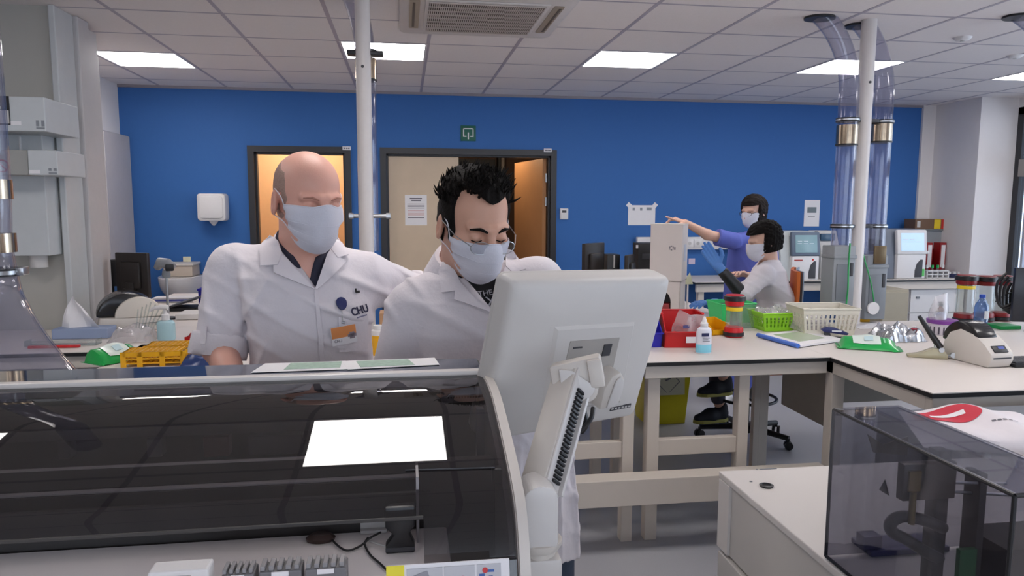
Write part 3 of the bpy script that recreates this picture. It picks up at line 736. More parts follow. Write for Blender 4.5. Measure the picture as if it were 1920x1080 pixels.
def canister(lab, p, top, bot, h=.235, r=.052, tagc=True, grp='pneumatic carrier canisters', M=None):
    t = thing('carrier_canister', lab, 'canister', p, 0, grp)
    def L(prof): return MB().lathe(prof, (0, 0, 0) if M else p, seg=32)
    def B(b, *a, **k):
        if M: b.xf(Matrix.Translation(p) @ M)
        return b.build(*a, **k)
    B(L([(.02, 0), (r*.9, 0), (r*1.0, .012), (r*1.0, .045), (r*.93, .055)]), 'bottom_cap', top, t)
    B(L([(r*1.0, .006), (r*1.1, .008), (r*1.1, .026), (r*1.0, .028)]), 'bottom_felt_ring', M_BLACK, t)
    B(L([(r*.84, .05), (r*.86, .06), (r*.86, h-.06), (r*.84, h-.05)]), 'clear_barrel', M_CLEAR, t)
    B(L([(r*.93, h-.06), (r*1.0, h-.05), (r*1.0, h-.012), (r*.92, h), (.02, h)]), 'top_cap', top, t)
    B(L([(r*1.0, h-.034), (r*1.13, h-.032), (r*1.13, h-.008), (r*1.0, h-.004)]), 'top_felt_ring', M_BLACK, t)
    if tagc: B(L([(r*.865, h-.088), (r*.875, h-.087), (r*.875, h-.068), (r*.865, h-.067)]), 'yellow_band', mat('yellow_band', '#E2C21E', .5), t)
    return t
canister('clear carrier canister with red and black ends standing by the lime basket', at(1383, 634)+Vector((0, .052, 0)), M_RED, None)
# yellow tray
p = at(1350, 628)+Vector((0, .09, 0))
t = thing('parts_tray', 'yellow open tray behind the clear carrier canister', 'tray', p, .2)
b = MB(local=True); b.bx(-.07, .07, -.09, .09, 0, .004); b.bx(-.07, .07, .086, .09, 0, .075)
for s in (-1, 1): b.prism([(-.09, 0), (.09, 0), (.09, .075), (-.06, .05), (-.09, .03)], 'x', s*.07, s*.066)
b.bx(-.07, .07, -.09, -.086, 0, .03); b.build('body', M_YEL, t)
def basket(name, lab, c, w, d, h, m, rz=0., taper=.82, bars=9, solid=False, grp=None):
    """open basket: floor, corner posts, slotted walls, rim"""
    t = thing(name, lab, 'basket', c, rz, grp)
    wb_, db_ = w*taper, d*taper; b = MB(local=True)
    b.box((0, 0, .003), (wb_, db_, .006))
    def P(sx, sy, z): k = z/h; return Vector((sx*(wb_+(w-wb_)*k)/2, sy*(db_+(d-db_)*k)/2, z))
    def quadbar(a0, a1, b0, b1, th=.0035):
        b.sheet([[a0, b0], [a1, b1]], th)
    def wall(s0, s1):
        # two bands and bars between
        for z0, z1 in ((0, h*.22), (h*.78, h)):
            quadbar(P(*s0, z0), P(*s0, z1), P(*s1, z0), P(*s1, z1))
        if solid: quadbar(P(*s0, h*.2), P(*s0, h*.8), P(*s1, h*.2), P(*s1, h*.8)); return
        n = bars
        for k in range(n):
            f0, f1 = k/n, k/n+.5/n
            L = lambda z, f: P(*s0, z).lerp(P(*s1, z), f)
            quadbar(L(h*.2, f0), L(h*.8, f0), L(h*.2, f1), L(h*.8, f1))
        for z in (h*.4, h*.6): quadbar(P(*s0, z), P(*s0, z+.004), P(*s1, z), P(*s1, z+.004))
    for s0, s1 in (((-1, -1), (1, -1)), ((1, -1), (1, 1)), ((1, 1), (-1, 1)), ((-1, 1), (-1, -1))): wall(s0, s1)
    b.build('walls', m, t, False)
    r = MB(local=True)
    pts = [P(sx, sy, h) for sx, sy in ((-1, -1), (1, -1), (1, 1), (-1, 1), (-1, -1))]
    for a, q in zip(pts, pts[1:]): r.cyl(a, q, .005, seg=8)
    for q in pts[:4]: r.ball(q, .005, 8, 6)
    r.build('rim', m, t)
    return t
M_LIME = mat('lime_plastic', '#93D32B', .4, var=.05); M_MINT = mat('mint_plastic', '#3CCB72', .4, var=.05)
M_IVORY = mat('ivory_plastic', '#D6D0C2', .45, var=.03)
g1 = at(1383, 606)+Vector((0, .10, 0))
basket('sorting_basket', 'mint green basket behind the clear carrier canister', g1, .235, .20, .12, M_MINT, .05, .85, 7, True)
b = MB(); b.bx(g1.x-.08, g1.x-.0, g1.y-.06, g1.y+.05, BZ+.01, BZ+.11, .004)
tag(b.build('black_case', M_BLACK), 'black case standing inside the mint green basket', 'case')
p = at(1408, 616)+Vector((0, .07, 0))
t = thing('clear_box', 'clear open plastic box between the carrier canister and the lime basket', 'box', p)
b = MB()
for a in ((-.075, .075, -.055, .055, 0, .003), (-.075, -.072, -.055, .055, 0, .12), (.072, .075, -.055, .055, 0, .12), (-.075, .075, -.055, -.052, 0, .12), (-.075, .075, .052, .055, 0, .12)):
    b.bx(p.x+a[0], p.x+a[1], p.y+a[2], p.y+a[3], p.z+a[4], p.z+a[5])
b.build('walls', M_CLEAR, t, False)
r = MB()
for a in ((-.08, .08, -.06, -.052), (-.08, .08, .052, .06), (-.08, -.072, -.06, .06), (.072, .08, -.06, .06)): r.bx(p.x+a[0], p.x+a[1], p.y+a[2], p.y+a[3], p.z+.118, p.z+.124)
r.build('rim', M_CLEAR, t, False)
g2 = at(1466, 622)+Vector((0, .10, 0))
basket('sorting_basket', 'lime green slotted basket full of plastic bags', g2, .235, .20, .105, M_LIME, 0., .82, 9)
def film(c, w, d, h, seed, m=None, name='film', parent=None, amp=.02):
    rows = []
    for i in range(13):
        r_ = []
        for j in range(13):
            a, q = i/12*2-1, j/12*2-1
            e = max(0, 1-a**4)*max(0, 1-q**4)
            z = h*e**.5*(.7+.3*math.sin(3*a+seed)*math.cos(4*q+seed*2))+amp*.5*math.sin(11*a+seed)*math.sin(9*q+2*seed)*e
            r_.append(c+Vector((a*w/2, q*d/2, z)))
        rows.append(r_)
    return MB().sheet(rows, .001).build(name, m or M_BAG, parent)
for k, (dx, dy, s, lb) in enumerate(((-.05, .0, 1, 'crumpled clear bag on the left in the lime basket'), (.055, .02, 2.3, 'crumpled clear bag on the right in the lime basket'))):
    tt = thing('plastic_bag', lb, 'bag', g2+Vector((dx, dy, .05)), 0)
    film(g2+Vector((dx, dy, .075)), .12, .15, .065, s, parent=tt)
    b = MB(); b.box(g2+Vector((dx, dy-.02, .10)), (.05, .03, .012), rotz(.4), .004); b.build('contents', mat('grey_contents', '#8B8E95', .6), tt)
g3 = at(1545, 632)+Vector((.06, .13, 0))
basket('sorting_basket', 'large ivory slotted basket at the corner of the bench', g3, .32, .25, .155, M_IVORY, -.13, .86, 12)
tt = thing('folded_bag', 'crumpled clear bag standing inside the ivory basket', 'bag', g3+Vector((-.06, .02, .01)))
film(g3+Vector((-.06, .01, .02)), .18, .16, .12, 4.2, parent=tt)
# blue binder lying flat with papers
p0, p1, p2, p3 = at(1421, 632), at(1496, 653), at(1585, 640), at(1510, 622)
cen = (p0+p1+p2+p3)/4
t = thing('lever_binder', 'white ring folder with a blue spine lying near the bench edge', 'binder', cen)
def plate(a, b_, c_, d_, z0, z1): return MB().prism([(q.x, q.y) for q in (a, b_, c_, d_)], 'z', z0, z1, bev=.001)
plate(p0, p1, p2, p3, BZ+.001, BZ+.004).build('back_cover', M_DGREY, t, False)
plate(p0.lerp(p3, .05), p1.lerp(p2, .05), p1.lerp(p2, .95), p0.lerp(p3, .95), BZ+.004, BZ+.016).build('pages', M_PAPER, t, False)
MB().cyl(p0+Vector((0, 0, .0125)), p1+Vector((0, 0, .0125)), .012, seg=16).build('spine', mat('blue_spine', '#3F6FCB', .4), t)
b = plate(p0.lerp(p3, .2).lerp(p1.lerp(p2, .2), .15), p0.lerp(p3, .2).lerp(p1.lerp(p2, .2), .8), p0.lerp(p3, .75).lerp(p1.lerp(p2, .75), .8), p0.lerp(p3, .75).lerp(p1.lerp(p2, .75), .15), BZ+.0165, BZ+.017)
b.build('clear_sleeve', mat('greenish_sleeve', '#B9C7AE', .2), t, False)
# stapler
p = at(1565, 634)
t = thing('stapler', 'navy blue stapler with a white mark beside the ivory basket', 'stapler', p, -.35)
b = MB(local=True); b.prism([(-.075, .045), (-.05, .062), (.0, .058), (.07, .03), (.06, .02), (-.06, .034)], 'y', -.018, .018, bev=.004); b.build('stapler_arm', mat('navy_plastic', '#20265F', .35), t)
b = MB(local=True); b.bx(-.06, .05, -.014, .014, 0, .008, .003); b.prism([(-.055, .006), (-.02, .006), (-.03, .042), (-.055, .042)], 'y', -.011, .011, bev=.002); b.build('base', M_DGREY, t)
b = MB(local=True); b.bx(-.02, .03, -.0188, -.0178, .038, .046); b.build('mark', M_PAPER, t, False)
def wipes(lab, c, L, W, H, rz, flip=1, white=True):
    """soft pillow pack with crimped ends"""
    t = thing('wipes_packet', lab, 'packet', c, rz)
    def pt(a, q, top):
        e = (1-abs(a)**5)*(1-abs(q)**4); z = H*1.25*max(e, 0)**.5*(.60+.40*q)*(.93+.07*math.sin(6*a+2*q)) if top else 0.
        return Vector((a*L/2, q*W/2*(1-.06*(1-abs(a))), .004+z+.004*math.sin(13*a)*(abs(a) > .8)))
    n = 22
    b = MB(local=True)
    b.sheet([[pt(-1+2*i/n, -1+2*j/n, True) for j in range(n+1)] for i in range(n+1)], .001)
    b.box((0, 0, .003), (L*.92, W*.92, .004), None, .002)
    for s in (-1, 1): b.box((s*(L/2+.006), 0, .006), (.02, W*.96, .003), Matrix.Rotation(-s*.2, 3, 'Y'))
    b.build('pouch', mat('green_film', '#18A04A', .28, var=.12, vs=12, coat=.3), t)
    f = MB(local=True); m_ = 12
    f.sheet([[pt((-.55+.95*i/m_), -.62+1.24*j/m_, True)+Vector((0, 0, .0042)) for j in range(m_+1)] for i in range(m_+1)], .0008)
    f.build('white_label', mat('label_film', '#D9E4DC', .3, var=.05), t)
    f = MB(local=True)
    f.sheet([[pt((-.15+.3*i/6), -.25+.5*j/6, True)+Vector((0, 0, .007)) for j in range(7)] for i in range(7)], .002)
    f.build('flap', mat('flap_blue', '#BFD8DC', .3), t)
    f = MB(local=True)
    f.sheet([[pt((.5+.25*i/4), -.4+.8*j/6, True)+Vector((0, 0, .0045)) for j in range(7)] for i in range(2)], .0006)
    f.build('lettering', mat('pale_green_print', '#8FD6A6', .4), t)
    return t
cw = at(1637, 656)+Vector((0, .04, 0))
wipes('green and white wipes packet lying at the corner of the bench wing', cw, .27, .14, .058, math.radians(-28))
# foil bag
cf = at(1690, 640)+Vector((.02, .07, 0))
t = thing('foil_bag', 'crumpled silver foil bag behind the green wipes packet', 'bag', cf)
n = 26; rows = []
for i in range(n+1):
    r_ = []
    for j in range(n+1):
        a, q = -1+2*i/n, -1+2*j/n; e = max(0, (1-a**4)*(1-q**4))**.5
        h = .085*e*(.75+.25*math.sin(5*a+1)*math.cos(4*q))+.012*e*(math.sin(17*a+5*q)+math.sin(13*q-9*a))*.6
        r_.append(cf+Vector((a*.115+.008*math.sin(9*q), q*.10+.006*math.sin(11*a), .002+max(h, 0))))
    rows.append(r_)
MB().sheet(rows, .001).build('pouch', mat('foil', '#BFC1C6', .24, metal=.9, var=.1), t, True, ang=18)
b = MB(); b.box(cf+Vector((.06, -.06, .066)), (.035, .02, .004), rotz(.5)); b.build('red_sticker', mat('red_print2', '#B03048', .5), t)
# lever punch
pa = at(1762, 672)
t = thing('lever_punch', 'metal lever hole punch with a long black handle raised', 'punch', pa)
dirx = (at(1700, 668)-pa).normalized(); sid = Vector((-dirx.y, dirx.x, 0))
def P(l, h, s=0.): return pa+dirx*l+sid*s+Vector((0, 0, h))
Mx = face_M(pa, dirx, (0, 0, 1))
b = MB(); b.prism([(-.03, 0), (.14, 0), (.14, .012), (.09, .022), (.03, .05), (-.005, .05), (-.03, .02)], 'z', -.022, .022, M=Mx, bev=.003)
b.build('base', mat('khaki_metal', '#A79F84', .4, metal=.3), t)
b = MB(); b.tube([P(.0, .052), P(.04, .11), P(.10, .20)], [.016, .014, .009], 12); b.build('handle', M_BLACK, t)
b = MB(); b.cyl(P(.0, .045, -.03), P(.0, .045, .03), .012, seg=16); b.cyl(P(-.055, .02, -.012), P(-.055, .02, .012), .013, seg=16); b.bx(0, .0001, 0, .0001, 0, .0001) if False else None
b.tube([P(-.02, .012), P(-.055, .02)], .005, 8); b.build('spring_pivot', M_STEEL, t)
b = MB(); b.bx(0, 0, 0, 0, 0, 0) if False else b.cyl(P(.02, .05), P(.02, .075), .009, seg=12); b.build('die_pin', M_STEEL, t)
# purple-lidded tub
pt_ = at(1771, 629)+Vector((.02, .05, 0))
t = thing('sample_tub', 'tub with a purple rim and dark upright strips behind the lever punch', 'tub', pt_)
MB().lathe([(.0, 0), (.066, 0), (.074, .066), (.07, .066), (.063, .004), (0, .004)], pt_, seg=36).build('bowl', mat('tub_white', '#CFC7D0', .35), t)
k = MB()
for a in range(18):
    an = 2*PI*a/18; k.box(pt_+Vector((.0705*math.cos(an), .0705*math.sin(an), .03)), (.002, .008, .05), rotz(an), 0)
k.build('strip', mat('dark_strip', '#4A4250', .5), t, False)
MB().lathe([(.068, .062), (.079, .064), (.081, .084), (.0, .086)], pt_, seg=36).build('lid', mat('purple_plastic', '#7B3A93', .4), t)
# zip bag with brown vials standing on it
zb_ = pt_+Vector((-.03, .0, .087))
t = thing('zip_bag', 'upright clear bag holding a brown bottle on the purple rimmed tub', 'bag', zb_)
rows = []
for i in range(9):
    a = i/8; r_ = []
    for j in range(17):
        an = 2*PI*j/16; wdt = .05+.008*math.sin(5*a); dp = .034*(1-a)+.004
        r_.append(zb_+Vector((wdt*math.cos(an)+.012*a, dp*math.sin(an), a*.14+.012*math.cos(an)*a)))
    rows.append(r_)
MB().sheet(rows).build('film', M_BAG, t)
q = zb_+Vector((.015, 0, .002))
tb2 = thing('reagent_bottle', 'small brown bottle with a dark cap inside the clear zip bag', 'bottle', q)
MB().lathe([(0, 0), (.02, 0), (.022, .01), (.022, .05), (.009, .065), (.009, .075)], q).build('glass', mat('brown_glass', '#6B4433', .2), tb2)
MB().lathe([(.011, .072), (.011, .095), (0, .096)], q).build('cap', M_BLACK, tb2)
MB().lathe([(.0223, .012), (.0228, .013), (.0228, .04), (.0223, .041)], q).build('paper_label', mat('blue_label', '#7C85A5', .6), tb2)
# three dark carrier canisters
M_DRED = mat('dark_red_plastic', '#7E1015', .4, var=.08)
q0 = at(1818, 606)+Vector((0, .05, 0))
canister('left of three dark red carrier canisters behind the water bottle', q0, M_DRED, None, .30, .058)
canister('middle of three dark red carrier canisters, topped above the water bottle', q0+Vector((.155, .02, 0)), M_DRED, None, .29, .058, False)
canister('right of three dark red carrier canisters beside the cabled monitor', q0+Vector((.285, .03, 0)), M_DRED, None, .29, .058, False)
# water bottle
q = at(1838, 612)+Vector((0, .0, 0))
t = thing('water_bottle', 'clear blue-tinted water bottle with a blue cap and white label', 'bottle', q)
sc = 1.05
prof = [(0, 0), (.03, 0), (.036, .008), (.037, .05), (.035, .056), (.037, .062), (.037, .11), (.034, .125), (.02, .152), (.013, .165), (.013, .172)]
MB().lathe([(r*sc, z*sc) for r, z in prof], q).build('bottle_body', clear('water_plastic', '#AFC6E6', .7, .05, .25, '#86A8DC', .06), t)
MB().lathe([(r*sc, z*sc) for r, z in ((.016, .168), (.016, .184), (.013, .187), (0, .187))], q).build('cap', mat('blue_cap', '#2B4FB4', .35), t)
lb = MB(); rws = [[q+Vector((.0395*math.sin(a), -.0395*math.cos(a), z)) for a in np.linspace(-.3, 1.1, 12)] for z in (.05, .075, .1)]
lb.sheet(rws, .0006).build('bottle_label', M_PAPER, t)
# label printers
def label_printer(lab, c, rz, s=1., screen=True):
    t = thing('label_printer', lab, 'printer', c, rz)
    side = [(-.11, 0), (.12, 0), (.135, .03), (.135, .06), (.10, .095), (.04, .135), (-.03, .15), (-.09, .125), (-.12, .075), (-.125, .05)]
    side = [(a*s, z*s) for a, z in side]; w = .058*s
    lowr = [(a, min(z, .075*s+.12*a)) for a, z in side]
    b = MB(local=True); b.prism([(a, z) for a, z in side], 'x', -w, w, bev=.008*s); b.build('body', M_BEIGE, t)
    roll = MB(local=True); roll.prism([(-.03*s+.104*s*math.cos(a), .075*s+.104*s*math.sin(a)) for a in np.linspace(-.15, PI*.98, 22)], 'x', -w*.80, w*.98, bev=.01*s); roll.build('roll_cover', mat('smoked_black', '#1D1B1C', .22, var=.1), t)
    sd = MB(local=True); sd.prism([(a*.97-.0, z*.95+.004) for a, z in side], 'x', -w-.004*s, -w+.002, bev=.002); sd.build('side_panel', mat('beige_side', '#D3CCC1', .45), t)
    sm = MB(local=True); sm.tube([(-w-.0045*s, -.115*s, .066*s), (-w-.0045*s, -.02*s, .05*s), (-w-.0045*s, .08*s, .038*s), (-w-.0045*s, .13*s, .036*s)], .0012*s, 6); sm.build('seam', M_DGREY, t)
    n_ = Vector((0, .035, .04)).normalized() if True else None
    up = Vector((0, -.035, .035)).normalized()
    fm = face_M((0, .118*s, .0785*s), (-1, 0, 0), up)
    if screen:
        d = MB(local=True); d.box((0, 0, .001), (.07*s, .034*s, .006*s), None, .002); d.xf(fm); k = d.build('display', M_BLACK, t)
        d = MB(local=True); d.box((.008*s, .005*s, .0045*s), (.03*s, .014*s, .001)); d.xf(fm); d.build('lit_window', mat('blue_lcd', '#33417C', .3, emit='#5566B0', es=.35), k)
    d = MB(local=True); d.bx(-.045*s, .045*s, .133*s, .137*s, .04*s, .046*s); d.build('paper_slot', M_DGREY, t)
    d = MB(local=True); d.cyl((-w-.006*s, .06*s, .055*s), (-w-.002*s, .06*s, .055*s), .006*s, seg=14); d.build('green_button', M_GREEN, t)
    return t
label_printer('beige desktop label printer with a black roll cover on the bench wing', at(1856, 692)+Vector((.055, .15, 0)), math.radians(-176), 1.06)
# monitor seen edge-on at the right border, with its cables and keyboard
pm = at(1925, 640)+Vector((.06, .25, 0))
pe = PY(1901, 550, pm.y)
t = thing('computer_monitor', 'black monitor turned edge-on at the right border of the bench', 'monitor', pm)
zt, zb2 = PY(1901, 502, pm.y).z, PY(1901, 603, pm.y).z
b = MB(); A = Vector((pe.x, pm.y, 0)); D = Vector((.42, -.16, 0)).normalized()
b.prism([(A.x, A.y), ((A+D*.46).x, (A+D*.46).y), ((A+D*.46).x+.012, (A+D*.46).y+.03), (A.x+.012, A.y+.03)], 'z', zb2, zt, bev=.004); b.build('panel', mat('navy_black', '#1B1D26', .3), t)
c = A+D*.23+Vector((.01, .03, 0))
b = MB(); b.bx(c.x-.03, c.x+.03, c.y, c.y+.04, BZ+.012, zt-.15, .004); b.build('stand', M_BLACK, t)
b = MB(); b.prism([(c.x+q[0], c.y+q[1]) for q in rrect(-.12, .12, -.09, .09, .03)], 'z', BZ+.001, BZ+.014); b.build('foot', M_BLACK, t)
for k in range(5):
    s0 = PY(1888+3*k, 512+6*k, pm.y+.06)
    b = MB(); b.tube(smooth_path([s0, s0+Vector((-.035+.01*k, .02, -.05)), s0+Vector((-.03+.012*k, .03, -.13)), s0+Vector((.0, .02, -.2+.01*k)), (A.x+.05, A.y+.03, s0.z-.16)], 5), .0075, 8)
    b.build('cable', M_BLACK, t)
b = MB(); b.tube(smooth_path([PY(1866, 566, pm.y+.12), PY(1880, 556, pm.y+.1), PY(1895, 548, pm.y+.06)], 5), .004, 8); b.build('cable', M_BLACK, t)
q = at(1904, 690)
t = thing('keyboard', 'black keyboard corner beside the beige label printer', 'keyboard', q+Vector((.2, .08, 0)))
MB().bx(q.x, q.x+.42, q.y, q.y+.15, BZ+.001, BZ+.018, .004).build('case', M_BLACK, t)
kb = MB()
for i in range(22):
    for j in range(6): kb.bx(q.x+.012+i*.0182, q.x+.027+i*.0182, q.y+.012+j*.022, q.y+.03+j*.022, BZ+.018, BZ+.023)
kb.build('keys', M_DGREY, t, False)
q = at(1890, 618)
tag(MB().bx(q.x-.05, q.x+.09, q.y, q.y+.12, BZ+.001, BZ+.022, .002).build('green_notebook', M_GREEN, None, False), 'green notebook lying under the monitor cables behind the printer', 'notebook')
# paper sheets
q = at(1640, 616)
tag(MB().prism([(q.x-.1, q.y), (q.x+.12, q.y-.01), (q.x+.13, q.y+.2), (q.x-.09, q.y+.21)], 'z', BZ+.0008, BZ+.004).build('paper_pile', M_PAPER, None, False), 'white papers lying behind the ivory basket on the bench wing', 'papers')
tb3 = at(1623, 604)
tag(MB().bx(tb3.x-.05, tb3.x+.03, tb3.y, tb3.y+.05, BZ+.001, BZ+.045, .004).build('yellow_block', M_YEL), 'small yellow block at the foot of the right tube station', 'block')
# ================================================================== BOXES AND MACHINES ON THE WOMEN'S BENCH
yb = 4.58; xc = PY(1250, 560, yb).x; zl = PY(1250, 527, yb).z; zt = PY(1250, 421, yb).z; W_ = .20; TH = -.54
CC = Vector((xc+.045, yb+.10, 0)); CMt = Matrix.Translation(CC) @ Matrix.Rotation(TH, 4, 'Z')
M_CART = mat('pale_carton', '#CFC6C1', .7, var=.02)
def ct(b): return b.xf(CMt)
t = thing('cardboard_box', 'white carton with an arched opening under the tall carton', 'carton', (CC.x, CC.y, BZ), TH)
h_ = W_/2; z0 = BZ+.001; b = MB(); ax = -.02
poly = [(-h_, z0), (ax-.058, z0)]+[(ax+.058*math.cos(a), BZ+.085+.075*math.sin(a)) for a in np.linspace(PI, 0, 14)]+[(ax+.058, z0), (h_, z0), (h_, zl), (-h_, zl)]
b.prism(poly, 'y', -h_, -h_+.006); b.bx(-h_, -h_+.006, -h_, h_, z0, zl); b.bx(h_-.006, h_, -h_, h_, z0, zl); b.bx(-h_, h_, h_-.006, h_, z0, zl); b.bx(-h_, h_, -h_, h_, zl-.006, zl)
ct(b).build('carton', M_CART, t, False)
tag(ct(MB().bx(ax-.05, ax+.05, -h_+.02, -h_+.07, z0, BZ+.075, .012)).build('red_pouch', mat('dull_red', '#A63A3C', .5)), 'dull red pouch inside the arched opening of the carton', 'pouch')
tag(ct(MB().bx(ax-.055, ax+.055, -h_+.08, h_-.02, z0, BZ+.15, .01)).build('dark_hole_block', M_BLACK), 'black block standing for the dark hole of the arched carton', 'pouch')  # black block stands for the shade inside the arched hole
t = thing('cardboard_box', 'tall white carton with a small round symbol on its front', 'carton', (CC.x, CC.y, zl), TH)
k_ = h_+.006
ct(MB().bx(-k_, k_, -k_, k_, zl+.001, zt, .002)).build('carton', M_CART, t, False)
ct(MB().bx(-k_-.002, k_+.002, -k_-.002, k_+.002, zt-.004, zt+.003, .001)).build('flap', M_CART, t, False)
ct(MB().bx(k_+.0005, k_+.0015, -.05, .05, zl+.13, zl+.24)).build('side_label', mat('grey_label', '#B9BCC6', .6), t, False)
ic = MB(); qz = PY(1253, 465, yb).z; qx = .035
for k in range(6):
    a0 = k*PI/3+.15; pp = [(qx+.016*math.cos(a), qz+.016*math.sin(a)) for a in np.linspace(a0, a0+.75, 5)]+[(qx+.009*math.cos(a), qz+.009*math.sin(a)) for a in np.linspace(a0+.75, a0, 5)]
    ic.prism(pp, 'y', -k_-.0015, -k_-.0005)
ic.bx(qx+.018, qx+.026, -k_-.0015, -k_-.0005, qz-.012, qz+.008)
ct(ic).build('symbol', M_INK, t, False)
# black monitors and machine left of the cartons
def monitor(lab, c, w, h, rz, tilt=0., m=None, base=.1, grp=None):
    t = thing('computer_monitor', lab, 'monitor', c, rz, grp); m = m or M_BLACK
    b = MB(local=True); b.box((0, 0, base+h/2), (w, .03, h), None, .006); b.build('panel', m, t)
    b = MB(local=True); b.box((0, .022, base+h/2), (w*.6, .03, h*.6), None, .012); b.build('rear_housing', m, t)
    b = MB(local=True); b.box((0, -.016, base+h/2), (w-.03, .002, h-.03)); b.build('screen', mat('screen_dark', '#0E0E12', .15), t)
    b = MB(local=True); b.box((0, .03, base*.5+.05), (.06, .03, base+.1), None, .005); b.build('neck', m, t)
    b = MB(local=True); b.prism(rrect(-.11, .11, -.07, .1, .03), 'z', .001, .014); b.build('foot', m, t)
    return t
ym = 5.05
for (u0, u1, vt, lab, rz) in ((1088, 1136, 456, 'brown-black monitor at the left end of the women\'s bench, seen from behind', .72), (1168, 1192, 478, 'narrow black monitor turned sideways beside the tall black machine', 1.0)):
    a, c = PY(u0, 500, ym), PY(u1, 500, ym); zt = PY(u0, vt, ym).z
    w = (c.x-a.x)/max(math.cos(rz), .3)
    monitor(lab, ((a.x+c.x)/2, ym, BZ+.001), w, zt-BZ-.10, PI+rz-.0, m=mat('brown_black', '#251F1C', .4), base=.10)
a, c = PY(1137, 500, ym+.1), PY(1161, 500, ym+.1); zt = PY(1150, 477, ym+.1).z
t = thing('computer_tower', 'black computer with a pale vertical stripe between the two monitors', 'computer', ((a.x+c.x)/2, ym+.12, BZ))
MB().bx(a.x, c.x, ym+.08, ym+.20, BZ+.001, zt, .005).build('case', M_BLACK, t)
q = PY(1152, 490, ym+.07); MB().bx(q.x-.006, q.x+.006, ym+.074, ym+.081, q.z-.05, q.z+.045, .002).build('stripe', M_LGREY, t)
a, c = PY(1192, 500, 5.25), PY(1225, 500, 5.25); zt = PY(1200, 455, 5.25).z
t = thing('desktop_machine', 'tall black machine standing behind the white cartons', 'machine', ((a.x+c.x)/2, 5.27, BZ))
MB().bx(a.x, c.x+.06, 5.2, 5.34, BZ+.001, zt, .01).build('case', M_BLACK, t)
MB().bx(a.x+.03, c.x+.03, 5.194, 5.2, zt-.12, zt-.08, .002).build('bay', M_DGREY, t)
q = PY(1194, 462, 5.19); MB().bx(q.x-.004, q.x+.012, 5.192, 5.2, q.z-.014, q.z+.01).build('sticker', M_PAPER, t, False)
b = MB(); b.tube(smooth_path([PY(1186, 490, 5.12), PY(1190, 505, 5.12), PY(1197, 512, 5.12), PY(1200, 525, 5.12)], 6), .006, 8)
b.build('cable', M_GREY, t)
# things near the women's hands
q = at(1290, 577)+Vector((0, .05, 0))
tag(MB().bx(q.x-.03, q.x+.06, q.y+.16, q.y+.26, BZ+.001, BZ+.1, .01).build('green_holder', M_GREEN), 'small green holder on the bench beside the arched carton', 'holder')
q = at(1330, 600)
tag(MB().prism([(q.x-.14, q.y-.12), (q.x+.13, q.y-.14), (q.x+.14, q.y+.1), (q.x-.12, q.y+.12)], 'z', BZ+.0008, BZ+.006).build('work_sheet', M_PAPER, None, False), 'white work sheet on the bench in front of the seated woman', 'papers')
tri = PY(1295, 525, 4.8)
t = thing('tent_card', 'small cream tent card with a black clip beside the tall carton', 'card', (tri.x, 4.85, BZ))
MB().cyl((tri.x, 4.85, BZ+.001), (tri.x, 4.85, tri.z-.02), .006, seg=10).build('stem', M_WHITE, t)
MB().prism([(tri.x-.04, tri.z-.035), (tri.x+.035, tri.z-.035), (tri.x+.01, tri.z+.05)], 'y', 4.84, 4.845).build('card', mat('cream_card', '#D7D6B4', .7), t, False)
MB().bx(tri.x-.05, tri.x-.015, 4.836, 4.842, tri.z, tri.z+.04, .006).build('clip', M_BLACK, t)
# ================================================================== UNDER THE BENCHES
q = PZ(1250, 797, 0)
t = thing('waste_bin', 'tall yellow waste bin with a hazard label under the bench', 'bin', (q.x, q.y+.15, 0))
b = MB(local=True); w0, w1, h = .15, .19, .60
b.sheet([[Vector((sx*(w0+(w1-w0)*z/h), sy*(w0+(w1-w0)*z/h)*.85, z)) for sx, sy in ((-1, -1), (1, -1), (1, 1), (-1, 1))] for z in (.001, h*.5, h)], .005, closed=True)
b.box((0, 0, .006), (w0*2, w0*1.7, .01)); b.build('body', M_GOLDEN, t, False)
b = MB(local=True); b.prism(rrect(-w1-.012, w1+.012, -w1*.85-.012, w1*.85+.012, .03), 'z', h-.0, h+.03, bev=.006); b.build('lid', M_GOLDEN, t)
b = MB(local=True); zc = .33; yy = -(w0+(w1-w0)*zc/h)*.85-.006
b.box((.0, yy, zc), (.26, .003, .20), Matrix.Rotation(-.05, 3, 'X')); k = b.build('hazard_label', mat('label_grey', '#C4C1A8', .6), t, False)
b = MB(local=True)
for i in range(4):
    a0, a1 = i*PI/2, (i+1)*PI/2; b.cyl((.09*math.cos(a0), yy-.003, zc+.0+.09*math.sin(a0)), (.09*math.cos(a1), yy-.003, zc+.09*math.sin(a1)), .003, seg=6)
b.cyl((-.02, yy-.004, zc+.01), (.02, yy-.004, zc+.03), .006, seg=6); b.build('diamond', M_INK, k)
